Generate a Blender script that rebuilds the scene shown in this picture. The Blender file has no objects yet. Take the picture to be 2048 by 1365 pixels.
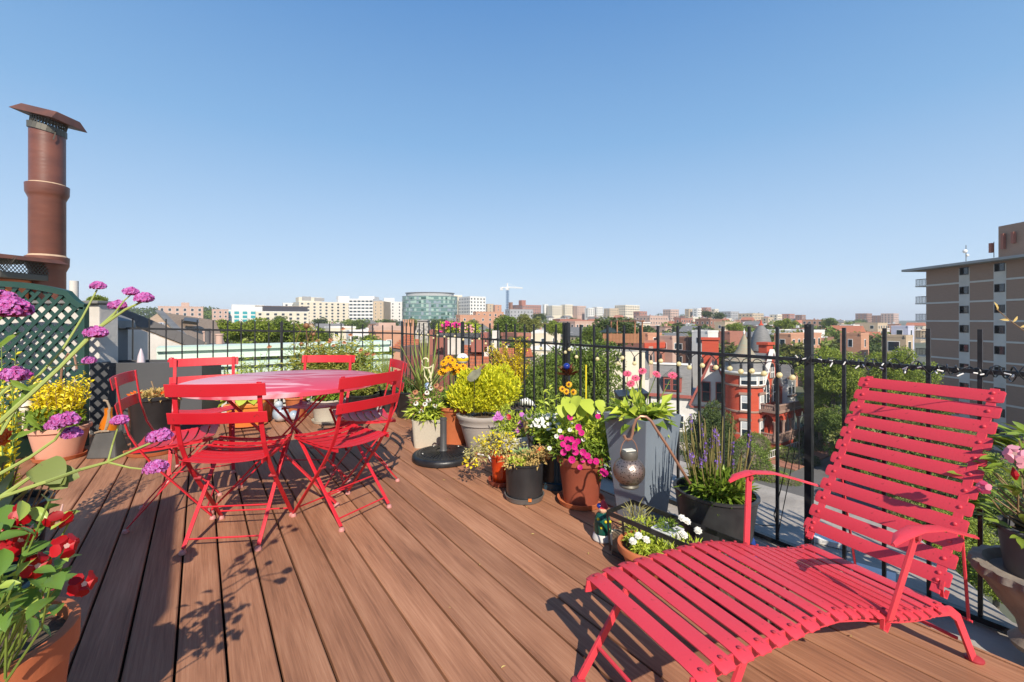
import bpy, math, random
import numpy as np
from mathutils import Vector, Matrix
C = bpy.context.scene.collection
S = bpy.context.scene
R = math.radians
PI = math.pi
# ------------------------------------------------------------------ camera
H = 1.12; F = 890.0; HY = 641.0          # eye height above the deck, focal length and horizon in photo pixels
cam = bpy.data.cameras.new('camera'); co = bpy.data.objects.new('camera', cam); C.objects.link(co)
cam.sensor_width = 36; cam.lens = 36*F/2048; cam.shift_y = -(682.5-HY)/2048
cam.clip_start = .05; cam.clip_end = 6000
co.location = (0, 0, H); co.rotation_euler = (R(90), 0, 0); S.camera = co
# ------------------------------------------------------------------ sky, sun, exposure
SAZ, SEL = R(-14.5), R(38.5)             # heading the light travels (from +Y), height of the sun
w = bpy.data.worlds.new('World'); S.world = w; w.use_nodes = True
nt = w.node_tree; bg = nt.nodes['Background']
sky = nt.nodes.new('ShaderNodeTexSky'); sky.sky_type = 'NISHITA'; sky.sun_disc = False
sky.sun_elevation = SEL; sky.sun_rotation = R(180)+SAZ
sky.altitude = 50; sky.air_density = 1.0; sky.dust_density = 0.6; sky.ozone_density = 1.6
# the Nishita sky is drawn towards the clear, slightly milky summer gradient of the photograph, the same all round
tcw = nt.nodes.new('ShaderNodeTexCoord'); sxw = nt.nodes.new('ShaderNodeSeparateXYZ'); nt.links.new(tcw.outputs['Generated'], sxw.inputs[0])
rw = nt.nodes.new('ShaderNodeValToRGB'); nt.links.new(sxw.outputs[2], rw.inputs[0]); cr0 = rw.color_ramp
cr0.elements[0].position = 0; cr0.elements[0].color = (.55,.65,.76,1); cr0.elements[1].position = 1; cr0.elements[1].color = (.05,.14,.38,1)
for ps_, cl_ in ((.10,(.40,.54,.71,1)),(.36,(.185,.36,.60,1)),(.585,(.090,.235,.50,1))):
    e_ = cr0.elements.new(ps_); e_.color = cl_
gn = nt.nodes.new('ShaderNodeVectorMath'); gn.operation = 'SCALE'; gn.inputs[3].default_value = 1/.115; nt.links.new(rw.outputs[0], gn.inputs[0])
mxw = nt.nodes.new('ShaderNodeMix'); mxw.data_type = 'RGBA'; mxw.inputs[0].default_value = .88
nt.links.new(sky.outputs[0], mxw.inputs[6]); nt.links.new(gn.outputs[0], mxw.inputs[7])
nt.links.new(mxw.outputs[2], bg.inputs[0]); bg.inputs[1].default_value = 0.115
sl = bpy.data.lights.new('sun', 'SUN'); so = bpy.data.objects.new('sun', sl); C.objects.link(so)
sl.energy = 5.0; sl.angle = R(.5); sl.color = (1.0, .91, .78)
trav = Vector((math.sin(SAZ)*math.cos(SEL), math.cos(SAZ)*math.cos(SEL), -math.sin(SEL)))
so.rotation_euler = trav.to_track_quat('-Z', 'Y').to_euler()
S.view_settings.view_transform = 'Standard'; S.view_settings.look = 'None'
S.view_settings.exposure = 0.42; S.view_settings.gamma = 1.0; S.view_settings.use_curve_mapping = False
S.render.engine = 'CYCLES'

# ------------------------------------------------------------------ helpers
def at(px, py, Y): return Vector(((px-1024)/F*Y, Y, H-(py-HY)/F*Y))
def gr(px, py, h=0.0):
    Y = F*(H-h)/(py-HY); return Vector(((px-1024)/F*Y, Y, h))
DV = Vector((-.574, .819, 0)); NV = Vector((.819, .574, 0))      # along the boards; across them
def sn(s, n, z=0): return DV*s + NV*n + Vector((0, 0, z))

class MB:
    def __init__(s, o=(0,0,0)): s.v=[]; s.f=[]; s.n=0; s.o=np.array(o, float)
    def add(s, vs, fs):
        s.v.append(np.asarray(vs, float).reshape(-1,3)); s.f.extend([tuple(i+s.n for i in f) for f in fs]); s.n += len(s.v[-1])
        return s
    def box(s, c, d, rz=0, M=None):
        x,y,z = [q/2 for q in d]
        p = np.array([(-x,-y,-z),(x,-y,-z),(x,y,-z),(-x,y,-z),(-x,-y,z),(x,-y,z),(x,y,z),(-x,y,z)])
        if M is not None: p = p @ np.array(M).T
        if rz: cz,sz = math.cos(rz),math.sin(rz); p = p @ np.array([(cz,sz,0),(-sz,cz,0),(0,0,1)])
        return s.add(p+np.array(c), [(0,3,2,1),(4,5,6,7),(0,1,5,4),(1,2,6,5),(2,3,7,6),(3,0,4,7)])
    def hexa(s, bot, top):
        return s.add(list(bot)+list(top), [(0,3,2,1),(4,5,6,7),(0,1,5,4),(1,2,6,5),(2,3,7,6),(3,0,4,7)])
    def bar(s, a, b, w, t, up=(0,0,1)):
        return s.sweep([a,b], w, t, up)
    def sweep(s, pts, w, t, side):            # rectangular section: w along 'side', t across
        pts = [Vector(p) for p in pts]; sd = Vector(side); vs=[]; n=len(pts)
        for i,p in enumerate(pts):
            d = (pts[min(i+1,n-1)]-pts[max(i-1,0)]).normalized()
            a = (sd - d*sd.dot(d)).normalized(); b = d.cross(a)
            for u,v in ((-1,-1),(1,-1),(1,1),(-1,1)): vs.append(p+a*(u*w/2)+b*(v*t/2))
        fs=[(3,2,1,0),tuple(4*(n-1)+k for k in range(4))]
        for i in range(n-1):
            for k in range(4): fs.append((4*i+k,4*i+(k+1)%4,4*i+4+(k+1)%4,4*i+4+k))
        return s.add([tuple(v) for v in vs], fs)
    def tube(s, pts, r, n=8):
        pts=[Vector(p) for p in pts]; m=len(pts); vs=[]; ref=None
        for i,p in enumerate(pts):
            d=(pts[min(i+1,m-1)]-pts[max(i-1,0)]); d = d.normalized() if d.length>1e-9 else Vector((0,0,1))
            if ref is None: ref = d.orthogonal().normalized()
            ref = (ref-d*ref.dot(d)); ref = ref.normalized() if ref.length>1e-6 else d.orthogonal().normalized()
            b=d.cross(ref); rr = r[i] if isinstance(r,(list,tuple)) else r
            for k in range(n):
                a=2*PI*k/n; vs.append(p+(ref*math.cos(a)+b*math.sin(a))*rr)
        fs=[tuple(range(n-1,-1,-1)), tuple(n*(m-1)+k for k in range(n))]
        for i in range(m-1):
            for k in range(n): fs.append((n*i+k,n*i+(k+1)%n,n*i+n+(k+1)%n,n*i+n+k))
        return s.add([tuple(v) for v in vs], fs)
    def lathe(s, prof, n=24, c=(0,0,0), sx=1, sy=1):
        vs=[]; m=len(prof)
        for r,z in prof:
            for k in range(n):
                a=2*PI*k/n; vs.append((c[0]+r*sx*math.cos(a), c[1]+r*sy*math.sin(a), c[2]+z))
        fs=[]
        for i in range(m-1):
            for k in range(n): fs.append((n*i+k,n*i+(k+1)%n,n*i+n+(k+1)%n,n*i+n+k))
        if prof[0][0]>1e-4: fs.append(tuple(range(n-1,-1,-1)))
        if prof[-1][0]>1e-4: fs.append(tuple(n*(m-1)+k for k in range(n)))
        return s.add(vs, fs)
    def prism(s, poly, z0, z1):
        n=len(poly); vs=[(x,y,z0) for x,y in poly]+[(x,y,z1) for x,y in poly]
        return s.add(vs, [tuple(range(n-1,-1,-1)),tuple(range(n,2*n))]+[(k,(k+1)%n,n+(k+1)%n,n+k) for k in range(n)])
    def extr(s, pts, dv):                      # any planar outline pushed along dv
        n=len(pts); dv=Vector(dv); vs=[tuple(p) for p in pts]+[tuple(Vector(p)+dv) for p in pts]
        return s.add(vs, [tuple(range(n-1,-1,-1)),tuple(range(n,2*n))]+[(k,(k+1)%n,n+(k+1)%n,n+k) for k in range(n)])
    def ball(s, c, r, n=10, m=7, sz=1):
        return s.lathe([(max(1e-5,r*math.sin(PI*i/m)), -r*sz*math.cos(PI*i/m)) for i in range(m+1)], n, c)
    def leaf(s, p, d, up, L, W, bend=.25, fold=.15):
        p=Vector(p); d=Vector(d).normalized(); up=Vector(up); sd=d.cross(up)
        sd = sd.normalized() if sd.length>1e-5 else d.orthogonal().normalized()
        nn=sd.cross(d)
        def q(a,b,c): return tuple(p+d*(a*L)+sd*(b*W)+nn*(c*L))
        vs=[q(0,0,0),q(.25,.42,fold*.3+bend*.05),q(.3,0,bend*.08),q(.25,-.42,fold*.3+bend*.05),q(.62,.46,fold*.3-bend*.1),q(.65,0,-bend*.12),q(.62,-.46,fold*.3-bend*.1),q(1,0,-bend*.6)]
        return s.add(vs,[(0,2,1),(0,3,2),(1,2,5,4),(2,3,6,5),(4,5,7),(5,6,7)])
    def blade(s, p, d, L, W, droop=.3, n=5):
        p=Vector(p); d=Vector(d).normalized(); sd=d.cross(Vector((0,0,1)))
        sd = sd.normalized() if sd.length>1e-4 else Vector((1,0,0)); vs=[]
        h=Vector((d.x,d.y,0)); h = h.normalized() if h.length>1e-4 else Vector((1,0,0))
        for i in range(n+1):
            t=i/n; q=p+d*(L*t)+h*(droop*L*t*t*.5)-Vector((0,0,droop*L*t*t)); ww=W*(1-t)**.6*.5+1e-4
            vs += [tuple(q+sd*ww),tuple(q-sd*ww)]
        return s.add(vs,[(2*i,2*i+1,2*i+3,2*i+2) for i in range(n)])
    def bleaf(s, L, W, bend=.3, fold=.18, heart=False, n=8):
        vs=[]; 
        for i in range(n+1):
            u=i/n; w=W*.5*(math.sin(PI*min(1,u*1.02+.0))**.75 if not heart else (math.sin(PI*(.18+.82*u))**.7)); w=max(w,.0004) if 0<i<n else .0004
            x=L*u-(.0); z0=-bend*L*u*u*.5
            for k in (-1,-.5,0,.5,1): vs.append((x-(heart and abs(k)*L*.16*(1-u) or 0),k*w,z0+fold*abs(k)*w+.012*L*math.sin(u*19+k*2)*abs(k)))
        fs=[]
        for i in range(n):
            for k in range(4): a=5*i+k; fs.append((a,a+5,a+6,a+1))
        return s.add(vs,fs)
    def build(s, name, m, parent=None, smooth=False, bevel=0, kind=None):
        me=bpy.data.meshes.new(name)
        v=np.concatenate(s.v)-s.o if s.v else np.zeros((0,3))
        me.from_pydata(v.tolist(),[],s.f); me.materials.append(m)
        o=bpy.data.objects.new(name,me); C.objects.link(o)
        if smooth: me.shade_smooth(); me.set_sharp_from_angle(angle=R(38))
        if parent is not None: o.parent=parent
        else: o.location=tuple(s.o)
        if bevel:
            b=o.modifiers.new('bevel','BEVEL'); b.width=bevel; b.segments=2; b.limit_method='ANGLE'
        if kind: o['kind']=kind
        return o

def thing(name, label, cat, loc=(0,0,0), rz=0, group=None):
    o=bpy.data.objects.new(name,None); C.objects.link(o); o.empty_display_size=.1
    o.location=loc; o.rotation_euler=(0,0,rz); o['label']=label; o['category']=cat
    if group: o['group']=group
    return o
def tag(o, label, cat, group=None):
    o['label']=label; o['category']=cat
    if group: o['group']=group
    return o
def struct(o): o['kind']='structure'; return o
def dup(root, loc, rz=None, label=None, scale=None):
    r=root.copy(); C.objects.link(r); r.location=loc
    if rz is not None: r.rotation_euler=(0,0,rz)
    if label: r['label']=label
    if scale: r.scale=scale
    for ch in list(root.children):
        c=ch.copy(); C.objects.link(c); c.parent=r
        for g in list(ch.children):
            d=g.copy(); C.objects.link(d); d.parent=c
    return r
def share(proto, parent, loc=None, rot=None, scale=None, name=None):
    c=proto.copy(); C.objects.link(c); c.parent=parent
    if loc is not None: c.location=loc
    if rot is not None: c.rotation_euler=rot
    if scale is not None: c.scale=scale
    return c

# ------------------------------------------------------------------ materials
def mat(name, col, rough=.6, metal=0, col2=None, sc=8, amt=.5, bump=0, bsc=40, isl=False, obj=False, trans=0, stretch=(1,1,1), spec=.5, det=4, rim=None):
    m=bpy.data.materials.new(name); m.use_nodes=True; n=m.node_tree; L=n.links; N=n.nodes
    b=N['Principled BSDF']; b.inputs['Roughness'].default_value=rough; b.inputs['Metallic'].default_value=metal
    b.inputs['Specular IOR Level'].default_value=spec
    b.inputs['Base Color'].default_value=(*col,1)
    tc=N.new('ShaderNodeTexCoord'); mp=N.new('ShaderNodeMapping'); mp.inputs['Scale'].default_value=stretch
    L.new(tc.outputs['Object'],mp.inputs[0])
    csock=None
    if col2 is not None:
        mx=N.new('ShaderNodeMix'); mx.data_type='RGBA'; mx.inputs[6].default_value=(*col,1); mx.inputs[7].default_value=(*col2,1)
        if isl or obj:
            if isl: g=N.new('ShaderNodeNewGeometry'); L.new(g.outputs['Random Per Island'],mx.inputs[0])
            else: g=N.new('ShaderNodeObjectInfo'); L.new(g.outputs['Random'],mx.inputs[0])
        else:
            nz=N.new('ShaderNodeTexNoise'); nz.inputs['Scale'].default_value=sc; nz.inputs['Detail'].default_value=det
            L.new(mp.outputs[0],nz.inputs[0]); r=N.new('ShaderNodeMapRange')
            r.inputs[1].default_value=.5-.5*(1-amt)*.6-.05; r.inputs[2].default_value=.5+.5*(1-amt)*.6+.05
            L.new(nz.outputs[0],r.inputs[0]); L.new(r.outputs[0],mx.inputs[0])
        L.new(mx.outputs[2],b.inputs['Base Color']); csock=mx.outputs[2]
    if bump:
        nz=N.new('ShaderNodeTexNoise'); nz.inputs['Scale'].default_value=bsc; nz.inputs['Detail'].default_value=5
        L.new(mp.outputs[0],nz.inputs[0]); bp=N.new('ShaderNodeBump'); bp.inputs['Strength'].default_value=bump; bp.inputs['Distance'].default_value=.01
        L.new(nz.outputs[0],bp.inputs['Height']); L.new(bp.outputs[0],b.inputs['Normal'])
    if trans:
        t=N.new('ShaderNodeBsdfTranslucent'); ms=N.new('ShaderNodeMixShader'); ms.inputs[0].default_value=trans
        if csock is not None: L.new(csock,t.inputs[0])
        else: t.inputs[0].default_value=(*col,1)
        L.new(b.outputs[0],ms.inputs[1]); L.new(t.outputs[0],ms.inputs[2]); L.new(ms.outputs[0],N['Material Output'].inputs[0])
    return m
def foliage(name, c1, c2, rough=.5, trans=.3): return mat(name, c1, rough, col2=c2, isl=True, trans=trans, spec=.35)
def glass_mat(name, col=(.02,.03,.04), rough=.08): 
    return mat(name, col, rough, spec=.8)

M={}
M['red']=None
def worn_paint(name, base, fade, dirt):
    m=mat(name,base,.42,col2=fade,sc=2.2,amt=.2,bump=.08,bsc=140,det=6); n=m.node_tree; L=n.links; N=n.nodes; b=N['Principled BSDF']
    src=b.inputs['Base Color'].links[0].from_socket; tc=N.new('ShaderNodeTexCoord'); v=N.new('ShaderNodeTexNoise'); v.inputs['Scale'].default_value=55; v.inputs['Detail'].default_value=6; L.new(tc.outputs['Object'],v.inputs[0])
    r=N.new('ShaderNodeMapRange'); r.inputs[1].default_value=.66; r.inputs[2].default_value=.74; L.new(v.outputs[0],r.inputs[0])
    mx=N.new('ShaderNodeMix'); mx.data_type='RGBA'; mx.inputs[7].default_value=(*dirt,1); L.new(src,mx.inputs[6]); L.new(r.outputs[0],mx.inputs[0]); L.new(mx.outputs[2],b.inputs['Base Color'])
    z=N.new('ShaderNodeTexNoise'); z.inputs['Scale'].default_value=7; z.inputs['Detail'].default_value=8; L.new(tc.outputs['Object'],z.inputs[0]); q=N.new('ShaderNodeMapRange'); q.inputs[3].default_value=.28; q.inputs[4].default_value=.62; L.new(z.outputs[0],q.inputs[0]); L.new(q.outputs[0],b.inputs['Roughness'])
    return m
M['chaise_red']=worn_paint('pink_red_paint',(.56,.030,.048),(.63,.055,.075),(.30,.03,.03))
M['rivet']=mat('worn_rivet',(.34,.03,.04),.5)
M['red']=worn_paint('red_paint',(.50,.007,.016),(.56,.022,.035),(.20,.02,.015))
M['foot']=mat('worn_foot',(.50,.22,.20),.45)
M['black_iron']=mat('black_iron',(.008,.008,.009),.38,col2=(.024,.024,.027),sc=14,bump=.15,bsc=50)
M['black_plastic']=mat('black_plastic',(.014,.015,.017),.32,col2=(.03,.03,.032),sc=5)
M['terracotta']=mat('terracotta',(.52,.155,.055),.75,col2=(.40,.105,.038),sc=6,bump=.1,bsc=60)
M['dark_terracotta']=mat('dark_terracotta',(.30,.075,.038),.6,col2=(.235,.055,.03),sc=5)
M['orange_pot']=mat('orange_plastic',(.66,.21,.035),.5,col2=(.56,.16,.03),sc=5)
M['salmon']=mat('salmon_pot',(.66,.34,.235),.65,col2=(.58,.27,.18),sc=5)
M['beige']=mat('speckled_beige',(.52,.47,.38),.6,col2=(.44,.39,.31),sc=90,amt=.2)
M['grey_pot']=mat('warm_grey_plastic',(.40,.355,.32),.55,col2=(.35,.31,.28),sc=4)
M['zinc']=mat('blue_grey_zinc',(.20,.235,.275),.5,col2=(.135,.16,.19),sc=3.2,amt=.3,bump=.05,bsc=20,det=9)
M['box_grey']=mat('charcoal_composite',(.080,.080,.084),.6,col2=(.066,.066,.07),sc=3)
M['teal_pot']=mat('teal_plastic',(.02,.065,.105),.5)
M['blue_glaze']=mat('blue_glaze',(.012,.03,.22),.12)
M['orange_glaze']=mat('orange_glaze',(.55,.06,.008),.1,col2=(.35,.02,.005),sc=12)
M['white_plastic']=mat('white_plastic',(.72,.72,.73),.5,col2=(.64,.64,.65),sc=4)
M['soil']=mat('soil',(.055,.035,.022),.95,col2=(.11,.075,.045),sc=60,amt=.3,bump=.6,bsc=120)
M['dark_green_paint']=mat('dark_green_paint',(.012,.045,.032),.42,col2=(.02,.06,.042),sc=4)
M['rust']=mat('rusted_steel',(.20,.085,.04),.6,col2=(.33,.17,.08),sc=25,metal=.4)
M['copper_pole']=mat('brown_metal',(.36,.19,.12),.4,metal=.5)
M['stem']=mat('green_stem',(.20,.28,.05),.55,trans=.15)
M['purple_stem']=mat('brown_stem',(.22,.14,.07),.6)
M['bark']=mat('bark',(.10,.075,.055),.9,col2=(.16,.13,.10),sc=6,bump=.5,bsc=12)
M['cream']=mat('cream_stucco',(.68,.62,.50),.8,col2=(.62,.55,.43),sc=.2)
M['glass']=glass_mat('window_glass')
M['white_trim']=mat('white_trim',(.78,.76,.72),.6)
M['bulb']=mat('frosted_bulb',(.95,.84,.52),.3,trans=.5)
# ------------------------------------------------------------------ deck
def wood():
    m=bpy.data.materials.new('composite_board'); m.use_nodes=True; n=m.node_tree; L=n.links; N=n.nodes
    b=N['Principled BSDF']; b.inputs['Roughness'].default_value=.62; b.inputs['Specular IOR Level'].default_value=.35
    tc=N.new('ShaderNodeTexCoord'); oi=N.new('ShaderNodeObjectInfo'); ad=N.new('ShaderNodeVectorMath'); ad.operation='ADD'
    sc=N.new('ShaderNodeVectorMath'); sc.operation='SCALE'; sc.inputs[3].default_value=1
    cx=N.new('ShaderNodeCombineXYZ'); mu=N.new('ShaderNodeMath'); mu.operation='MULTIPLY'; mu.inputs[1].default_value=37
    L.new(oi.outputs['Random'],mu.inputs[0]); L.new(mu.outputs[0],cx.inputs[0]); L.new(mu.outputs[0],cx.inputs[1])
    L.new(tc.outputs['Object'],ad.inputs[0]); L.new(cx.outputs[0],ad.inputs[1])
    def noise(scale, vec, det=4, dist=0):
        mp=N.new('ShaderNodeMapping'); mp.inputs['Scale'].default_value=vec; L.new(ad.outputs[0],mp.inputs[0])
        z=N.new('ShaderNodeTexNoise'); z.inputs['Scale'].default_value=scale; z.inputs['Detail'].default_value=det; z.inputs['Distortion'].default_value=dist
        L.new(mp.outputs[0],z.inputs[0]); return z.outputs[0]
    a=noise(1.0,(1.4,9,1),3,.4); g=noise(1.0,(3,90,1),5,.6); f=noise(1,(10,330,1),3)
    r=N.new('ShaderNodeValToRGB'); r.color_ramp.elements[0].position=.33; r.color_ramp.elements[0].color=(.165,.072,.038,1)
    r.color_ramp.elements[1].position=.68; r.color_ramp.elements[1].color=(.450,.228,.130,1)
    e=r.color_ramp.elements.new(.5); e.color=(.315,.145,.078,1)
    mm=N.new('ShaderNodeMix'); mm.inputs[0].default_value=.44; L.new(a,mm.inputs[2]); L.new(g,mm.inputs[3])
    m2=N.new('ShaderNodeMix'); m2.inputs[0].default_value=.22; L.new(mm.outputs[0],m2.inputs[2]); L.new(f,m2.inputs[3])
    L.new(m2.outputs[0],r.inputs[0])
    hv=N.new('ShaderNodeHueSaturation'); mr=N.new('ShaderNodeMapRange'); mr.inputs[3].default_value=.84; mr.inputs[4].default_value=1.12
    L.new(oi.outputs['Random'],mr.inputs[0]); L.new(mr.outputs[0],hv.inputs['Value']); L.new(r.outputs[0],hv.inputs['Color'])
    L.new(hv.outputs[0],b.inputs['Base Color'])
    bp=N.new('ShaderNodeBump'); bp.inputs['Strength'].default_value=.6; bp.inputs['Distance'].default_value=.003
    L.new(m2.outputs[0],bp.inputs['Height']); L.new(bp.outputs[0],b.inputs['Normal'])
    return m
M['board']=wood()
deck=bpy.data.objects.new('deck',None); C.objects.link(deck); deck['kind']='structure'
PITCH=.1395; L_=9.2; s0=-2.85
rzD=math.atan2(DV.y,DV.x)
mb=MB(); hw=PITCH/2-.0042
poly=[(-hw,-.024),(hw,-.024),(hw,-.004),(hw-.004,0),(-hw+.004,0),(-hw,-.004)]
mb.extr([(0,y,z) for y,z in poly],(L_,0,0))
bd=mb.build('board',M['board'],deck)
nb=0; n=2.165-PITCH/2; boards=[]
while n>-2.9:
    o=bd if nb==0 else share(bd,deck)
    p=sn(s0,n,0); o.location=p; o.rotation_euler=(0,0,rzD); nb+=1; n-=PITCH
MB().add([sn(s0,-3,-.06),sn(s0,2.16,-.06),sn(6.4,2.16,-.06),sn(6.4,-3,-.06)],[(0,1,2,3)]).build('deck_underside',mat('dark_void',(.012,.008,.006),.9),deck)
# deck's own edge board along the open side
MB().sweep([sn(s0,2.175,-.03),sn(6.38,2.175,-.03)],.012,.058,NV).build('edge_board',M['board'],deck)
# ------------------------------------------------------------------ flat roof ledge outside the fence
M['roof_coat']=mat('weathered_roof_coating',(.43,.39,.34),.9,col2=(.20,.175,.15),sc=3.0,amt=.35,bump=.5,bsc=30,det=10,stretch=(1,1,1))
bay=[(6.9,2.19),(-2.8,2.19),(-2.8,2.60),(.30,2.60),(.78,3.30),(4.3,3.30),(4.8,2.75),(6.9,2.75)]
mb=MB(); mb.prism([tuple(sn(s,n).xy) for s,n in bay][::-1],-.62,-.055)
rl=struct(mb.build('roof_ledge',M['roof_coat'],bevel=.012))
# loose white slabs lying on the ledge
wb=MB(); 
for s,n,a in ((.95,2.72,.3),(.72,2.52,.25)): wb.box(sn(s,n,-.04),(.16,.09,.025),rzD+a)
tag(wb.build('roof_slab',M['white_trim']),'white flat offcuts lying on the roof ledge behind the red lounger back','roof slab')
# our own building below
M['own_brick']=mat('house_brick',(.30,.09,.06),.85,col2=(.22,.07,.05),sc=20)
hb=MB(); hb.prism([tuple(sn(s,n).xy) for s,n in [(6.85,-6),(6.85,2.7),(4.75,2.7),(4.25,3.2),(.8,3.2),(.34,2.54),(-2.7,2.54),(-2.7,-6)]],-17,-.63)
o=hb.build('house_below',M['own_brick']); tag(o,'brick row house whose roof carries the terrace deck','building')

# ------------------------------------------------------------------ fence
K2=2690.0
def f2(q, h):                              # point on the right fence, q = 1e4/(px-400)
    Z=K2*q*1e-4; px=400+1e4/q; return Vector(((px-1024)/F*Z, Z, h))
def f2px(px,py):
    Z=K2/(px-400); return Vector(((px-1024)/F*Z, Z, H-(py-HY)*Z/F))
TR=.922; BR=-.035
fence=thing('iron_fence','black iron picket railing running down the right side of the deck','fence',f2(24.72,-.05))
FO=fence.location.copy()
posts=[24.72,19.05,13.6,8.21,2.8]
mb=MB(FO); mb.sweep([f2(24.72,TR),f2(19.05,TR),f2(13.6,TR),f2(8.21,TR),f2(1.6,TR)],.014,.018,NV).build('top_rail',M['black_iron'],fence)
mb=MB(FO); mb.sweep([f2(24.72,BR),f2(1.6,BR)],.03,.022,NV).build('bottom_rail',M['black_iron'],fence)
rot=rzD
pb=MB(); pb.box((0,0,.565),(.0135,.0135,1.13)); pk=pb.build('picket',M['black_iron'],fence)
ps=MB(); ps.box((0,0,.575),(.031,.031,1.15)); ps.lathe([(.021,1.14),(.0001,1.162)],4,(0,0,0)); pt=ps.build('post',M['black_iron'],fence)
qs=[]
for a,b in zip(posts,posts[1:]): qs += [a+(b-a)*i/12 for i in range(1,12)]
first=True
for q in qs:
    o=pk if first else share(pk,fence); first=False
    o.location=f2(q,-.045)-FO; o.rotation_euler=(random.uniform(-.004,.004),random.uniform(-.004,.004),rot)
first=True
for q in posts:
    o=pt if first else share(pt,fence); first=False
    o.location=f2(q,-.05)-FO; o.rotation_euler=(0,0,rot)
o=share(pt,fence,f2(13.74,-.05)-FO,(0,0,rot)); o.scale=(.6,.6,1)
cr=f2(24.72,-.05)
fb=thing('iron_fence','black iron picket railing crossing the back of the deck behind the table','fence',cr)
def f1(t,h): return Vector((cr.x-.819*t, cr.y-.574*t, h))
def rail1(t): return .925+.034*t
NB=22; T1=3.23
MB(cr).sweep([f1(0,rail1(0)),f1(T1,rail1(T1))],.016,.022,DV).build('top_rail',M['black_iron'],fb)
MB(cr).sweep([f1(0,.05),f1(T1,.05)],.016,.022,DV).build('bottom_rail',M['black_iron'],fb)
for i in range(1,NB):
    t=T1*i/NB
    if i==11: 
        o=share(pt,fb,f1(t,-.05)-cr,(0,0,rot)); o.scale=(.9,.9,(rail1(t)+.17)/1.15); continue
    o=share(pk,fb,f1(t,-.045)-cr,(random.uniform(-.006,.006),random.uniform(-.006,.006),rot)); o.scale=(1,1,(rail1(t)+.16)/1.13)
o=share(pt,fb,f1(T1,-.05)-cr,(0,0,rot)); o.scale=(1.1,1.1,1.04)

# ------------------------------------------------------------------ slats with rolled ends
def slat(L, W, t, camber, droop=0, nx=12, r=.012):
    """slat along X centred, width Y, arched section; rounded corners"""
    vs=[]; prof=[-1,-.6,0,.6,1]
    xs=sorted(set([-L/2,-L/2+r*.3,-L/2+r,-L/2+.03,L/2-.03,L/2-r,L/2-r*.3,L/2]+[-L/2+.03+(L-.06)*i/nx for i in range(1,nx)]))
    for x in xs:
        e=L/2-abs(x); w=W/2
        if e<r: w=W/2-r*(1-math.sqrt(max(0,1-((r-e)/r)**2)))*.9
        z=-droop*max(0,(abs(x)-(L/2-.05))/.05)**2
        for k in prof: vs.append((x,k*w,z+camber*(1-k*k)))
        for k in prof[::-1]: vs.append((x,k*w,z+camber*(1-k*k)-t))
    n=10; fs=[tuple(range(n)),tuple(len(vs)-n+k for k in range(n-1,-1,-1))]
    for i in range(len(xs)-1):
        for k in range(n): fs.append((n*i+k,n*i+n+k,n*i+n+(k+1)%n,n*i+(k+1)%n))
    return MB().add(vs,fs)

# ------------------------------------------------------------------ dining chairs
CG='red folding chairs round the table'
def make_chair(label, loc, rz):
    t=thing('folding_chair',label,'chair',loc,rz,CG); rd=M['red']
    W=.19
    for sx in (-1,1):
        x=sx*W
        pts=[(x,-.225,.825),(x,-.215,.74),(x,-.198,.62),(x,-.172,.52),(x,-.13,.435),(x,-.07,.345),(x,.19,.022)]
        mb=MB(); mb.sweep(pts,.022,.007,(1,0,0)); mb.build('back_post',rd,t,bevel=.0015)
        mb=MB(); mb.sweep([(x*.90,.175,.445),(x*.90,.12,.385),(x*.90,-.185,.022)],.019,.007,(1,0,0)); mb.build('rear_leg',rd,t,bevel=.0015)
        for yy,xx in ((.195,x),(-.19,x*.90)):
            mb=MB(); mb.lathe([(.016,.0),(.017,.005),(.012,.016),(.0001,.018)],12,(xx,yy,0)); mb.build('foot',M['foot'],t,smooth=True)
        mb=MB(); mb.sweep([(x*.96,-.175,.425),(x*.96,-.06,.428),(x*.96,.10,.44),(x*.96,.195,.452)],.006,.018,(1,0,0)); mb.build('seat_rail',rd,t)
        mb=MB(); mb.tube([(x*1.04,-.045,.315),(x*.86,-.045,.315)],.009,8); mb.build('pivot',M['rivet'],t)
    for y,z,w in ((.165,.055,W),(-.158,.055,W*.9),(-.06,.17,W*.9)):
        MB().tube([(-w,y,z),(w,y,z)],.0045,6).build('crossbar',rd,t,smooth=True)
    # back slats: bowed bands outside the posts
    for z,lean,h in ((.79,-.238,.062),(.655,-.218,.056)):
        vs=[]; n=12
        for i in range(n+1):
            u=-1+2*i/n; y=lean+.022*(u*u-.75)*1.0
            for zz,dy in ((-h/2,.004),(h/2,-.008)):
                vs += [(u*.225,y+dy-.0025,z+zz),(u*.225,y+dy+.0025,z+zz)]
        fs=[(0,1,3,2),(4*n,4*n+2,4*n+3,4*n+1)]
        for i in range(n):
            a=4*i;b=4*i+4; fs += [(a,a+2,b+2,b),(a+1,b+1,b+3,a+3),(a,b,b+1,a+1),(a+2,a+3,b+3,b+2)]
        MB().add(vs,fs).build('back_slat',rd,t,bevel=.002)
        for sx in (-1,1):
            MB().lathe([(.006,-.002),(.006,.002),(.0001,.005)],8,(sx*W,lean+.012,z)).build('rivet',M['rivet'],t)
    # seat slats run side to side and sag a little in the middle
    sp=slat(.385,.043,.003,-.002,0,8,.008)
    vs=sp.v[0]; vs[:,2] += .018*((vs[:,0]/.19)**2-1)+.018
    so_=sp.build('seat_slat',rd,t,smooth=True)
    for i in range(7):
        o=so_ if i==0 else share(so_,t)
        y=-.15+i*.054; o.location=(0,y,.425+.004*i-.012*math.sin(PI*i/6)); o.rotation_euler=(.06-.02*(3-i),0,0)
    return t
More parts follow.
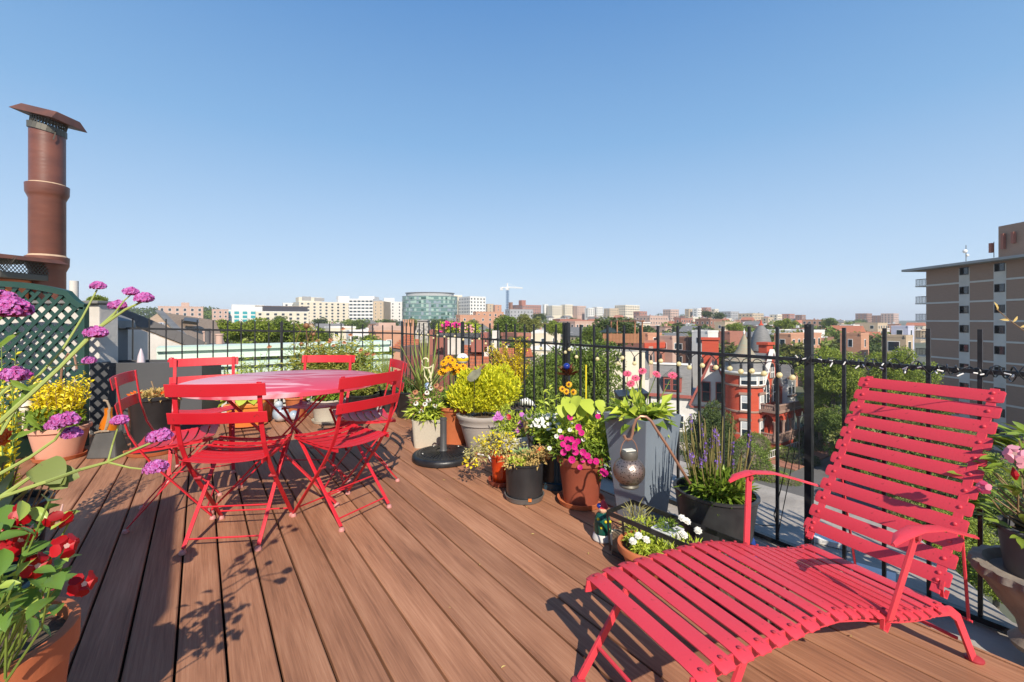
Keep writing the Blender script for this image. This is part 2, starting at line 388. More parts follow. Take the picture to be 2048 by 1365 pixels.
ch=make_chair('red folding chair nearest the camera, seen squarely from behind at the table',(-1.43,2.34,0),R(6.5))
dup(ch,(-.985,2.61,0),R(60),'red folding chair front right of the table, its slatted seat turned to the left')
dup(ch,(-1.95,2.585,0),R(-61.6),'red folding chair at the left end of the table beside the big black pot')
dup(ch,(-2.31,3.33,0),R(-148),'red folding chair behind the table in front of the long grey planter box')
dup(ch,(-1.56,3.56,0),R(181),'red folding chair behind the table facing the camera below the coneflowers')
dup(ch,(-1.045,3.16,0),R(118),'red folding chair tucked behind the front right chair, only its back corner clear')

# ------------------------------------------------------------------ table
def table_top_mat():
    m=mat('faded_red_paint',(.62,.055,.09),.42); n=m.node_tree; L=n.links; N=n.nodes; b=N['Principled BSDF']
    tc=N.new('ShaderNodeTexCoord'); mp=N.new('ShaderNodeMapping'); mp.inputs['Scale'].default_value=(.9,3.2,1); mp.inputs['Rotation'].default_value=(0,0,.15)
    z=N.new('ShaderNodeTexNoise'); z.inputs['Scale'].default_value=2.4; z.inputs['Detail'].default_value=3; z.inputs['Distortion'].default_value=1.2; z.inputs['Roughness'].default_value=.45
    L.new(tc.outputs['Object'],mp.inputs[0]); L.new(mp.outputs[0],z.inputs[0])
    # wear: strongest towards the rim and on the left of the top
    sx=N.new('ShaderNodeSeparateXYZ'); L.new(tc.outputs['Object'],sx.inputs[0])
    le=N.new('ShaderNodeVectorMath'); le.operation='LENGTH'; L.new(tc.outputs['Object'],le.inputs[0])
    m1=N.new('ShaderNodeMath'); m1.operation='MULTIPLY_ADD'; m1.inputs[1].default_value=-.30; m1.inputs[2].default_value=0; L.new(sx.outputs[0],m1.inputs[0])
    m4=N.new('ShaderNodeMath'); m4.operation='MULTIPLY_ADD'; m4.inputs[1].default_value=.22; L.new(le.outputs['Value'],m4.inputs[0]); L.new(m1.outputs[0],m4.inputs[2])
    m3=N.new('ShaderNodeMath'); m3.operation='ADD'; L.new(z.outputs[0],m3.inputs[0]); L.new(m4.outputs[0],m3.inputs[1])
    r=N.new('ShaderNodeValToRGB'); r.color_ramp.elements[0].position=.635; r.color_ramp.elements[0].color=(.56,.050,.085,1)
    r.color_ramp.elements[1].position=.68; r.color_ramp.elements[1].color=(.60,.13,.17,1)
    e=r.color_ramp.elements.new(.79); e.color=(.70,.34,.37,1)
    L.new(m3.outputs[0],r.inputs[0]); L.new(r.outputs[0],b.inputs['Base Color'])
    return m
tb=thing('round_table','round red metal folding table with faded pink top in the middle of the chairs','table',(-1.437,2.83,0),R(10))
n=72; r=.58
mb=MB(); mb.lathe([(.022,.736),(.022,.742),(r-.006,.742),(r,.738),(r,.716),(r-.004,.714),(r-.004,.734),(.3,.734)],n); 
vs=mb
mb.build('table_top',table_top_mat(),tb,smooth=True)
MB().tube([(0,0,.70),(0,0,.7395)],.023,16).build('parasol_hole_plug',M['rivet'],tb)
for y,sg in ((-.20,1),(.20,1)):
    for s in (-1,1):
        MB().sweep([(s*.30,y+s*.012,.715),(-s*.345,y+s*.012,.02)],.026,.009,(0,1,0)).build('leg',M['red'],tb,bevel=.0015)
        MB().lathe([(.018,0),(.019,.006),(.013,.02),(.0001,.022)],12,(-s*.35,y+s*.012,0)).build('foot',M['foot'],tb,smooth=True)
for s in (-1,1):
    MB().tube([(s*.27,-.2,.10),(s*.27,.2,.10)],.006,6).build('crossbar',M['red'],tb)
    MB().sweep([(s*.30,-.42,.712),(s*.30,.42,.712)],.02,.006,(1,0,0)).build('top_support',M['red'],tb)

# ------------------------------------------------------------------ lounger
AX=math.atan2(.415,.91)
lg=thing('lounger','long pink-red slatted metal lounger with armrests at the right of the deck','lounger',(.345,1.20,0),AX)
cr_=M['chaise_red']
seat=[(-.02,.318),(.04,.33),(.12,.334),(.25,.335),(.42,.335),(.52,.325),(.62,.300),(.72,.268),(.82,.238),(.92,.214),(1.0,.20),(1.07,.20)]
def zat(s):
    for (a,za),(b,zb) in zip(seat,seat[1:]):
        if s<=b: return za+(zb-za)*(s-a)/(b-a)
    return seat[-1][1]
LL=.465
for sy in (-1,1):
    y=sy*.205
    MB().sweep([(-.035,y,.300)]+[(s,y,z-.021) for s,z in seat],.006,.034,(0,1,0)).build('side_rail',cr_,lg,bevel=.001)
    # rear leg continues the rail
    MB().sweep([(1.02,y*1.05,.185),(1.085,y*1.08,.175),(1.115,y*1.12,.15),(1.145,y*1.16,.08),(1.175,y*1.2,.01)],.008,.030,(0,1,0)).build('rear_leg',cr_,lg,bevel=.001)
    MB().lathe([(.024,0),(.025,.006),(.012,.014),(.0001,.015)],14,(1.185,y*1.2,0)).build('foot',M['rivet'],lg,smooth=True)
    MB().sweep([(.16,y*.96,.312),(-.05,y*1.05,.012)],.010,.024,(0,1,0)).build('front_leg',cr_,lg,bevel=.001)
    MB().lathe([(.022,0),(.022,.008),(.010,.014),(.0001,.015)],14,(-.055,y*1.05,0)).build('foot',M['rivet'],lg,smooth=True)
    # armrest: a long paddle on a flat post
    ya=sy*.265
    pts=[(.66,ya,.498),(.70,ya,.515),(.78,ya,.520),(.90,ya,.500),(1.02,ya,.462),(1.12,ya*.98,.428),(1.19,ya*.93,.405)]
    wd=[.010,.036,.044,.040,.036,.026,.020]
    vs=[]
    for (x,yy,z),w_ in zip(pts,wd):
        vs += [(x,yy-w_/2,z),(x,yy,z+.006),(x,yy+w_/2,z),(x,yy+w_/2,z-.004),(x,yy,z+.002),(x,yy-w_/2,z-.004)]
    fs=[(0,1,2,3,4,5)[::-1],tuple(6*6+k for k in range(6))]
    for i in range(6):
        for k in range(6): fs.append((6*i+k,6*i+(k+1)%6,6*i+6+(k+1)%6,6*i+6+k))
    MB().add(vs,fs).build('armrest',cr_,lg,smooth=True)
    MB().sweep([(.775,ya,.512),(.772,ya,.49),(.715,sy*.232,.255),(.715,sy*.215,.235)],.008,.028,(0,1,0)).build('arm_post',cr_,lg,bevel=.001)
    MB().tube([(.775,ya-.012,.497),(.775,ya+.012,.497)],.010,10).build('rivet',M['rivet'],lg)
    # hinge hook under the back
    MB().sweep([(1.06,sy*.215,.275),(1.05,sy*.215,.25),(1.055,sy*.215,.225),(1.075,sy*.215,.215),(1.09,sy*.215,.235)],.010,.005,(0,1,0)).build('hinge',cr_,lg)
    MB().sweep([(.70,sy*.222,.262),(.695,sy*.222,.228),(.715,sy*.222,.215),(.732,sy*.222,.235)],.010,.005,(0,1,0)).build('latch_hook',cr_,lg)
for z0_,z1_,x in ((.10,.10,.01),(.06,.06,1.155)):
    MB().tube([(x,-.215,z0_),(x,.215,z1_)],.006,8).build('crossbar',cr_,lg,smooth=True)
sl_=slat(LL,.047,.0035,.0025,.012,10,.010); first=None
i=0; s=.0
while s<1.045:
    sp=.0625 if s<.5 else .060
    z=zat(s); ang=-math.atan2(zat(s+.02)-zat(s-.02),.04)
    if first is None: first=sl_.build('seat_slat',cr_,lg,smooth=True); o=first
    else: o=share(first,lg)
    o.location=(s,0,z); o.rotation_euler=(0,ang,R(90))
    o.rotation_mode='QUATERNION'
    from mathutils import Quaternion
    o.rotation_quaternion=Quaternion((0,1,0),ang) @ Quaternion((0,0,1),R(90))
    for sy in (-1,1):
        MB((0,0,0)).lathe([(.0055,0),(.0055,.0015),(.003,.003),(.0001,.0035)],8,(s,sy*.205,z+.0025)).build('rivet',M['rivet'],lg)
    s+=sp
# backrest
b0=Vector((1.055,0,.262)); b1=Vector((1.47,0,.872)); bd_=(b1-b0); BL=bd_.length; bu=bd_.normalized(); bn=Vector((-bu.z,0,bu.x))
for sy in (-1,1):
    y=sy*.20
    MB().sweep([b0-bu*.03+Vector((0,y,0))-bn*.006,b0+bu*(BL*.35)+Vector((0,y,0))+bn*(-.012),b0+bu*(BL*.7)+Vector((0,y,0))-bn*.010,b1+Vector((0,y,0))-bn*.006],.026,.006,(0,1,0)).build('back_rail',cr_,lg,bevel=.001)
    MB().tube([b0+bu*.30+Vector((0,y*.95,0))-bn*.012,(1.33,y*.9,.05)],.005,6).build('back_strut',cr_,lg,smooth=True)
MB().tube([(1.33,-.19,.05),(1.33,.19,.05)],.005,6).build('crossbar',cr_,lg)
sl2=slat(.465,.048,.0035,.0022,.0,10,.008); first=None
for i in range(12):
    t=(.022+i*(BL-.03)/11.4); bow=-.010*math.sin(PI*t/BL)
    p=b0+bu*t+bn*bow
    q=Quaternion((0,1,0),-math.atan2(bu.z,bu.x)) @ Quaternion((0,0,1),R(90))
    if first is None: first=sl2.build('back_slat',cr_,lg,smooth=True); o=first
    else: o=share(first,lg)
    o.rotation_mode='QUATERNION'; o.location=p; o.rotation_quaternion=q
    for sy in (-1,1):
        for k in ((-.012,.012) if i in (0,11) else (0,)):
            pp=p+Vector((0,sy*.20,0))+bn*.0022+bu*k
            e=MB().lathe([(.0065,0),(.006,.003),(.003,.005),(.0001,.0055)],10).build('rivet',cr_,lg,smooth=True)
            e.location=pp; e.rotation_mode='QUATERNION'; e.rotation_quaternion=Quaternion((0,1,0),-math.atan2(bu.z,bu.x))
# ------------------------------------------------------------------ stair house behind the camera whose shade falls on the boards
disp=Vector((trav.x,trav.y,0))/math.sin(SEL)
def sh(px,py): return gr(px,py,0)
HB=2.35
c1=sh(343,1215)-disp*HB; c2=sh(358,988)-disp*HB
c3=c2+Vector((-.58,-.81,0))*1.6; c4=c1+Vector((-.9,-.9,0))
sb=MB(c1); sb.prism([c1.xy[:],c2.xy[:],c3.xy[:],(c4.x,c4.y)],0,HB)
tag(sb.build('stair_hut',M['box_grey'],bevel=.01),'grey stair hut behind the camera whose shade darkens the boards at lower left','stair hut')
# ------------------------------------------------------------------ plant kit
rng=np.random.default_rng(7)
def nrm(a): return a/np.maximum(np.linalg.norm(a,axis=1,keepdims=True),1e-9)
def leaves(mb, P, D, L, W, fold=.25, r=rng):
    """many kite leaves at once: P positions, D directions"""
    n=len(P); D=nrm(D); L=np.broadcast_to(np.asarray(L,float),(n,)); W=np.broadcast_to(np.asarray(W,float),(n,))
    up=nrm(r.normal(size=(n,3))*.55+np.array([0,-.15,1])); S_=np.cross(D,up); S_=nrm(S_); N_=np.cross(S_,D)
    a=P; t=P+D*L[:,None]-np.array([0,0,1])*(L*.12)[:,None]
    m=P+D*(L*.45)[:,None]; l=m+S_*(W*.5)[:,None]+N_*(W*fold)[:,None]; q=m-S_*(W*.5)[:,None]+N_*(W*fold)[:,None]
    v=np.stack([a,l,t,q],1).reshape(-1,3); b=np.arange(n)*4
    fs=[]
    for i in b: fs.append((i,i+2,i+1)); fs.append((i,i+3,i+2))
    mb.add(v,fs) if False else _addnp(mb,v,fs)
def _addnp(mb,v,fs):
    k=mb.n; mb.v.append(v); mb.f.extend([tuple(int(x)+k for x in f) for f in fs]); mb.n+=len(v)
def ecloud(ells, n, r=rng, shell=.45):
    """n points in a union of ellipsoids [(cx,cy,cz,rx,ry,rz)], biased to the shell; returns P and outward dirs"""
    e=np.array(ells,float); wt=e[:,3]*e[:,4]+e[:,3]*e[:,5]; wt/=wt.sum(); k=r.choice(len(e),n,p=wt)
    d=nrm(r.normal(size=(n,3))); rad=(shell+(1-shell)*r.random(n))**.7
    rad*= .88+.24*r.random(n)
    return e[k,:3]+d*rad[:,None]*e[k,3:6], d
def cloud(name, m, parent, ells, n, L, W, out=.6, up=.4, rnd=.6, r=rng, shell=.35, kind=None, jit=.35):
    mb=MB(); P,d=ecloud(ells,n,r,shell)
    D=d*out+np.array([0,0,up])+r.normal(size=(n,3))*rnd
    k=1+jit*(r.random(n)-.5)*2
    leaves(mb,P,D,L*k,W*k,r=r); return mb.build(name,m,parent,kind=kind or 'stuff')
def sprigs(mb, base, tips, nl, L, W, r=rng, stem=None, droop=0):
    """leaves in rising pairs along stems from base points to tips"""
    P=[];D=[];Ls=[]
    for b,t in zip(base,tips):
        b=np.array(b,float); t=np.array(t,float); ax=t-b
        if stem is not None: stem.tube([b,(b+t)/2+r.normal(size=3)*.01*0.5,t],[.0035,.003,.0015],5)
        for i in range(nl):
            u=(.15+.85*i/nl); a=r.random()*6.28 if i%2==0 else a+PI
            o=np.array([math.cos(a),math.sin(a),.35-droop]); P.append(b+ax*u); D.append(o+ax/np.linalg.norm(ax)*.5); Ls.append(L*(1.15-.6*u)*r.uniform(.8,1.2))
    Ls=np.array(Ls); leaves(mb,np.array(P),np.array(D),Ls,Ls*W/L,r=r)
def petals(mb, c, nvec, r_, n=5, w=.8, cup=.15, seed=0):
    c=Vector(c); z=Vector(nvec).normalized(); x=z.orthogonal().normalized(); y=z.cross(x); vs=[];fs=[]
    for k in range(n):
        a=2*PI*k/n+seed; d=x*math.cos(a)+y*math.sin(a); s=z.cross(d); b=len(vs)
        vs += [c, c+d*r_*.6+s*(w*r_*.5)+z*cup*r_*.6, c+d*r_+z*cup*r_*.9-s*0, c+d*r_*.6-s*(w*r_*.5)+z*cup*r_*.6]
        fs += [(b,b+3,b+2,b+1)]
    mb.add([tuple(v) for v in vs],fs)
def disc(mb, c, nvec, r_, n=10, cup=.2, lob=.12):
    c=Vector(c); z=Vector(nvec).normalized(); x=z.orthogonal().normalized(); y=z.cross(x)
    vs=[c-z*cup*r_]+[c+(x*math.cos(2*PI*k/n)+y*math.sin(2*PI*k/n))*r_*(1-lob*(k%2)) for k in range(n)]
    mb.add([tuple(v) for v in vs],[(0,1+k,1+(k+1)%n) for k in range(n)])
def pot(t, r0, r1, h, m, rim=.02, saucer=None, c=(0,0,0), soil=True, n=32, sr=None, smooth=True, wall=.012):
    z=.012 if saucer else 0; x,y,zz=c
    prof=[(r0*.9,z),(r0,z+.004),(r0+(r1-r0)*.82,z+h-rim-.006),(r1-.002,z+h-rim),(r1+.006,z+h-rim+.003),(r1+.007,z+h-.003),(r1+.002,z+h),(r1-wall,z+h),(r1-wall-.002,z+h-.035)]
    MB().lathe(prof,n,c).build('pot',m,t,smooth=smooth)
    if soil: MB().lathe([(.0001,z+h-.028),(r1-wall,z+h-.034)][::-1],n,c).build('soil',M['soil'],t)
    if saucer:
        s=sr or r0*1.25
        MB().lathe([(s*.85,0),(s*.93,.004),(s,.03),(s+.002,.034),(s-.006,.034),(s*.86,.012),(.0001,.011)],n,c).build('saucer',saucer,t,smooth=smooth)
F_={}
F_['gold']=foliage('golden_leaf',(.84,.78,.04),(.44,.50,.03),.45,.3)
F_['yellow']=foliage('yellow_leaf',(.95,.76,.03),(.72,.62,.03),.45,.3)
F_['lime']=foliage('lime_leaf',(.58,.64,.08),(.36,.46,.05),.5,.3)
F_['mid']=foliage('mid_green_leaf',(.26,.36,.04),(.11,.19,.025),.45,.28)
F_['deep']=foliage('deep_green_leaf',(.06,.12,.02),(.025,.06,.012),.4,.2)
F_['olive']=foliage('olive_leaf',(.46,.42,.09),(.22,.25,.04),.5,.25)
F_['blade']=foliage('blade_leaf',(.36,.40,.10),(.20,.27,.06),.45,.25)
F_['dry']=foliage('dry_leaf',(.42,.26,.10),(.62,.48,.16),.7,.2)
F_['straw']=foliage('pale_tuft',(.50,.46,.20),(.36,.34,.12),.6,.25)
F_['magenta']=foliage('magenta_petal',(.72,.02,.28),(.55,.01,.18),.5,.3)
F_['white']=foliage('white_petal',(.85,.84,.78),(.75,.74,.68),.5,.3)
F_['orchid']=foliage('orchid_petal',(.62,.22,.62),(.48,.10,.42),.5,.3)
F_['verb']=foliage('lilac_petal',(.56,.22,.58),(.50,.05,.26),.5,.3)
F_['calyx']=foliage('wine_calyx',(.30,.035,.10),(.42,.07,.17),.6,.1)
F_['crimson']=foliage('crimson_petal',(.50,.004,.010),(.30,.001,.005),.45,.25)
F_['pink']=foliage('pink_petal',(.72,.05,.16),(.80,.25,.34),.5,.3)
F_['pale_pink']=foliage('pale_pink_petal',(.85,.42,.48),(.80,.30,.40),.5,.3)
F_['gold_petal']=foliage('gold_petal',(.85,.50,.01),(.80,.36,.005),.5,.3)
F_['orange_petal']=foliage('orange_petal',(.80,.17,.01),(.75,.08,.01),.5,.3)
F_['violet']=foliage('violet_petal',(.22,.10,.50),(.30,.18,.60),.5,.3)
F_['rust_petal']=foliage('faded_petal',(.50,.16,.07),(.40,.20,.10),.6,.2)
M['cone']=mat('seed_cone',(.10,.03,.015),.8,col2=(.25,.08,.02),sc=200)
SM=M['stem']
def U(a,b): return random.uniform(a,b)
random.seed(11)

# ------------------------------------------------------------------ left wall, chimneys, lattice
M['whitewash']=mat('whitewashed_masonry',(.62,.58,.53),.85,col2=(.50,.46,.41),sc=4,bump=.4,bsc=18)
M['flash']=mat('aged_metal_flashing',(.30,.29,.27),.55,col2=(.16,.155,.15),sc=3,metal=.2)
M['flue']=mat('glazed_flue_clay',(.195,.066,.040),.42,col2=(.12,.042,.028),sc=3,amt=.3,bump=.25,bsc=9,stretch=(1,1,3),spec=.6)
M['mortar_lip']=mat('mortar_lip',(.50,.36,.24),.9,col2=(.38,.26,.17),sc=20)
M['cap_metal']=mat('weathered_brown_cap',(.085,.045,.036),.5,col2=(.19,.075,.045),sc=5,metal=.3)
M['pewter']=mat('dull_grey_bracket',(.12,.11,.09),.5,metal=.4)
wl=thing('parapet_wall','white painted parapet wall behind the green lattice at far left','wall',(-5.5,4.5,0))
MB((-5.5,4.5,0)).box((-5.55,4.55,.28),(2.86,.22,2.0)).build('wall',M['whitewash'],wl,bevel=.01)
MB((-5.5,4.5,0)).box((-5.55,4.55,1.30),(2.9,.30,.03)).build('coping',M['flash'],wl,bevel=.006)
w2=thing('wall_pier','grey rendered pier with metal cap between the lattice and the iron railing','wall',(-4.33,4.82,0))
MB((-4.33,4.82,0)).box((-4.42,4.86,.1),(.34,.14,1.90)).build('pier',mat('grey_render',(.20,.205,.215),.85,col2=(.14,.145,.155),sc=3,bump=.2),w2,bevel=.01)
MB((-4.33,4.82,0)).hexa([(-4.75,4.76,1.055),(-4.2,4.76,1.03),(-4.2,4.98,1.03),(-4.75,4.98,1.055)],[(-4.75,4.76,1.33),(-4.22,4.76,1.12),(-4.22,4.98,1.12),(-4.75,4.98,1.33)]).build('metal_cap',M['flash'],w2,bevel=.008)

def fl(px,Y): return ((px-1024)/F*Y, Y)
cx,cy=fl(95,5.3)
fluet=thing('flue_stack','tall brown clay flue pipe with a tilted metal rain cap at upper left','chimney',(cx,cy,0))
def zz(py,Y=5.3): return H+(HY-py)*Y/F
# three stacked sockets
def section(z0,z1,r,coll): 
    mb=MB(); pr=[(r,z0),(r,z1)]
    if coll: pr=[(r*.98,z0),(r,z0+.01),(r,z1-.17),(r*1.10,z1-.13),(r*1.18,z1-.10),(r*1.20,z1),(r*1.05,z1+.004)]
    return mb.lathe(pr,40)
section(.8,zz(515),.16,True).build('pipe_section',M['flue'],fluet,smooth=True)
section(zz(520),zz(372),.16,True).build('pipe_section',M['flue'],fluet,smooth=True)
section(zz(376),zz(262),.158,False).build('pipe_section',M['flue'],fluet,smooth=True)
for y in (516,374):
    MB().lathe([(.188,zz(y)-.004),(.162,zz(y)+.03),(.14,zz(y)+.03)],40).build('mortar_lip',M['mortar_lip'],fluet,smooth=True)
T=Matrix.Rotation(R(13.5),3,'Y')
def tp(x,y,z): v=T@Vector((x,y,z)); return (v.x,v.y,v.z+zz(262)+.02)
mb=MB(); 
for i in range(24):
    a0=2*PI*i/24; a1=2*PI*(i+1)/24
    mb.sweep([tp(.168*math.cos(a0),.168*math.sin(a0),-.01),tp(.168*math.cos(a1),.168*math.sin(a1),-.01)],.07,.008,(0,0,1))
mb.build('clamp_band',M['pewter'],fluet)
mb=MB()
NN=34
for i in range(NN):
    for s in (-1,1):
        a=2*PI*i/NN; b=a+s*2*PI*2.2/NN
        mb.tube([tp(.152*math.cos(a),.152*math.sin(a),.0),tp(.158*math.cos((a+b)/2),.158*math.sin((a+b)/2),.09),tp(.155*math.cos(b),.155*math.sin(b),.18)],.0045,4)
mb.build('wire_mesh',M['pewter'],fluet)
mb=MB(); q=.255
mb.hexa([tp(-q,-.22,.105),tp(q,-.22,.105),tp(q,.22,.105),tp(-q,.22,.105)],[tp(-q*.84,-.14,.20),tp(q*.84,-.14,.20),tp(q*.84,.14,.20),tp(-q*.84,.14,.20)])
mb.build('rain_cap',M['cap_metal'],fluet,bevel=.006)
mb=MB(); mb.tube([tp(.16,-.05,0),tp(.19,-.08,-.06),tp(.195,-.09,-.12)],.006,5); mb.build('strap',M['pewter'],fluet)
cx,cy=fl(-8,4.95)
ch2=thing('chimney_pot','orange chimney pot under a flat brown cap with wire mesh, cut by the left edge','chimney',(cx,cy,0))
def z2(py): return H+(HY-py)*4.95/F
MB().lathe([(.24,1.0),(.25,z2(575)),(.27,z2(566)),(.27,z2(560)),(.22,z2(560))],32).build('pot',M['terracotta'],ch2,smooth=True)
MB().box((0,0,z2(553)),(.66,.5,.07)).build('collar',M['pewter'],ch2,bevel=.01)
mb=MB()
for i in range(26):
    for s in (-1,1):
        x=-.36+.72*i/25; mb.tube([(x,-.24,z2(547)),(x+s*.14,-.24,z2(521))],.004,4)
for i in range(14):
    for s in (-1,1):
        y=-.24+.5*i/13; mb.tube([(.33,y,z2(547)),(.33,y+s*.12,z2(521))],.004,4)
mb.build('wire_mesh',M['pewter'],ch2)
mb=MB(); mb.hexa([(-.55,-.40,z2(521)),(.46,-.40,z2(525)),(.46,.36,z2(522)),(-.55,.36,z2(521))],[(-.5,-.34,z2(512)),(.40,-.34,z2(516)),(.40,.3,z2(513)),(-.5,.3,z2(511))])
mb.build('flat_cap',M['cap_metal'],ch2,bevel=.006)
st=MB((-5.4,5.2,0)); st.box((-5.75,5.25,.2),(1.5,.75,2.1)); tag(st.build('chimney_stack',M['whitewash'],bevel=.01),'low whitewashed masonry stack carrying the flue pipe at far left','chimney stack')
vp=MB(at(148,600,6.6)); vp.lathe([(.052,-1.2),(.052,.28),(.045,.28),(.045,.2)],16,at(148,600,6.6)); tag(vp.build('vent_pipe',M['whitewash'],smooth=True),'small white vent pipe just right of the brown flue','vent pipe')

# lattice planter
lt=thing('lattice_planter','dark green trough planter backed by an arched lattice screen at the left edge','planter',(-4.6,3.8,0))
LY=3.97; X0=-5.42; X1=-3.80
def arch(x):
    u=(x-(X0+X1)/2)/((X1-X0)/2); a=abs(u)
    if a<.80: return 1.445-.085*(a/.80)**2
    return 1.36-.12*math.sin((a-.80)/.2*PI/2)
GP=M['dark_green_paint']; O_=lt.location
def lbar(p,q,w,t,name='lattice_bar'):
    MB(O_).sweep([p,q],t,w,(0,1,0)).build(name,GP,lt)
for k in range(-1,28):
    for s,yy in ((1,LY-.006),(-1,LY+.008)):
        xx=X0-1.3+k*.118; pts=[]
        for j in range(121):
            z=.28+1.25*j/120; x= xx+(z-.28) if s==1 else X0+X1-(xx+(z-.28))
            if X0+.03<x<X1-.03 and z<arch(x)-.02: pts.append((x,yy,z))
        if len(pts)>4: lbar(pts[0],pts[-1],.030,.008)
for x in (X0+.02,X1-.02):
    MB(O_).box((x,LY,.62),(.055,.05,1.24)).build('frame_post',GP,lt,bevel=.004)
MB(O_).sweep([(X0+(X1-X0)*i/40,LY,arch(X0+(X1-X0)*i/40)) for i in range(41)],.05,.05,(0,1,0)).build('arch_frame',GP,lt)
mb=MB(O_); 
a_=[(-5.45,3.55),(-3.98,3.55),(-3.98,3.92),(-5.45,3.92)]
mb.prism(a_,.0,.235); mb.build('trough',GP,lt,bevel=.004)
for z in (.075,.15): MB(O_).box((-4.715,3.549,z),(1.47,.008,.006)).build('trough_groove',M['black_iron'],lt)
MB(O_).box((-4.715,3.735,.247),(1.53,.43,.024)).build('trough_lip',GP,lt,bevel=.004)
MB(O_).box((-4.715,3.735,.262),(1.40,.30,.008)).build('soil',M['soil'],lt)
cloud('foliage',F_['mid'],lt,[(-4.7+.25*i+4.6,-.07,.30,.10,.09,.07) for i in range(-2,4)],260,.045,.03)
mb=MB(); 
for i in range(14): petals(mb,(U(-.2,.75),U(-.15,.02),.33+U(-.03,.04)),(U(-.3,.3),-1,.6),.018,6)
mb.build('flower',F_['yellow'],lt,kind='stuff')

# long charcoal box planter
bx=thing('box_planter','long charcoal grey rectangular box planter below the back railing','planter',(-3.62,4.42,0),R(6.5))
W_,D_,Hh=1.02,.34,.70
for c,d in (((0,0,Hh/2),(W_,.03,Hh)),((0,D_,Hh/2),(W_,.03,Hh)),((-W_/2+.015,D_/2,Hh/2),(.03,D_-.03,Hh)),((W_/2-.015,D_/2,Hh/2),(.03,D_-.03,Hh))):
    MB().box(c,d).build('side_panel',M['box_grey'],bx,bevel=.003)
MB().box((0,D_/2,Hh-.10),(W_-.06,D_-.03,.01)).build('soil',M['soil'],bx)
mb=MB(at(282,700,4.6)); p=at(282,713,4.6); mb.lathe([(.040,-.12),(.028,.0),(.010,.065),(.0001,.085)],14,p); tag(mb.build('garden_ornament',mat('pale_pink_ceramic',(.66,.55,.58),.4,col2=(.5,.42,.45),sc=6),smooth=True),'small pale pink cone ornament standing in the charcoal box planter','ornament')
mb=MB(); p=at(343,722,4.5)
mb=MB(p); mb.lathe([(.03,-.05),(.034,.0),(.02,.03),(.0001,.035)],14,p); tag(mb.build('glass_ball',M['red'],smooth=True),'small red ball peeping over the charcoal planter rim','ornament')

# ------------------------------------------------------------------ pots on the left
t=thing('potted_plant','salmon round pot with bright yellow upright shrub on a terracotta saucer','potted plant',(-3.68,3.62,0))
pot(t,.135,.19,.255,M['salmon'],.035,M['terracotta'],sr=.165)
sm=MB(); lf=MB(); bs=[];tp_=[]
for i in range(70):
    a=U(0,6.28); r_=U(0,.12); b=(r_*math.cos(a),r_*math.sin(a)*.8,.25); hh=U(.46,.60)+.20*max(0,math.sin(a*2+1))*U(.3,1)
    bs.append(b); tp_.append((b[0]*2.0+U(-.06,.06),b[1]*1.6,hh))
sprigs(lf,bs,tp_,32,.056,.028,stem=sm); lf.build('foliage',F_['yellow'],t); sm.build('stems',M['purple_stem'],t)
cloud('lower_leaves',F_['mid'],t,[(0,-.05,.33,.2,.17,.10)],420,.055,.028)
mb=MB(); mb.tube([(.06,0,.25),(.05,0,.52),(.045,0,.78)],.0035,5); mb.build('plant_stake',M['black_iron'],t)
mb=MB(); mb.tube([(-.02,.02,.5),(0,.02,.75),(.05,.02,.85),(.10,.02,.83),(.12,.02,.72)],.008,6); mb.build('cane_hook',M['copper_pole'],t)
# small ceramic mushroom figure in the pot
p=Vector((-.02-3.68-.13,3.50,.27)); mb=MB(p); mb.tube([p,p+Vector((0,0,.13))],[.018,.015],12); mb.ball(p+Vector((0,0,.15)),.032,14,8,1.1); mb.lathe([(.05,0),(.036,.03),(.0001,.045)],14,p+Vector((0,0,.18)))
tag(mb.build('garden_figure',mat('cream_ceramic',(.68,.60,.46),.35),smooth=True),'little cream ceramic figure standing in the salmon pot','ornament')
p=Vector((-3.50,3.86,.0)); mb=MB(p); mb.lathe([(.06,0),(.065,.20),(.05,.25),(.028,.30),(.03,.36)],18,p); tag(mb.build('glass_bottle',mat('amber_glass',(.50,.14,.01),.1),smooth=True),'amber orange glass bottle behind the salmon pot','bottle')
t=thing('door_stop','dark grey wedge weight with a looped rope handle on the deck','weight',(-3.33,3.68,0),R(5))
mb=MB(); mb.hexa([(-.115,-.09,0),(.115,-.09,0),(.105,.09,0),(-.105,.09,0)],[(-.075,-.05,.195),(.07,-.05,.205),(.07,.04,.205),(-.075,.04,.195)]); mb.build('wedge_body',mat('rubber_grey',(.055,.053,.05),.85,col2=(.09,.085,.078),sc=6,bump=.2),t,bevel=.012)
mb=MB(); 
rp=[(-.05,-.01,.20),(-.02,-.012,.215),(0,-.012,.30),(.012,-.01,.40),(-.01,-.01,.455),(-.035,-.01,.46)]; mb.tube(rp,.009,7); mb.tube([(-.012,-.02,.22),(.018,-.018,.30),(.002,-.01,.38)],.008,6); mb.tube([(-.08,-.04,.20),(-.03,-.05,.215),(.04,-.05,.215)],.008,6)
mb.build('rope_handle',mat('hemp_rope',(.36,.28,.20),.9,col2=(.24,.18,.12),sc=90,bump=.5,bsc=200),t,smooth=True)
t=thing('potted_plant','big black nursery pot of dry brown stems on a terracotta saucer','potted plant',(-3.05,3.80,0))
pot(t,.15,.185,.47,M['black_plastic'],.03,M['terracotta'],sr=.205)
cloud('dry_stems',F_['dry'],t,[(0,0,.475,.17,.17,.03)],500,.05,.02,up=.1)
mb=MB(); mb.tube([(.02,.0,.45),(-.03,0,.60)],.006,5); mb.tube([(.1,.0,.45),(.17,0,.55)],.004,5); mb.build('bare_twig',M['purple_stem'],t)
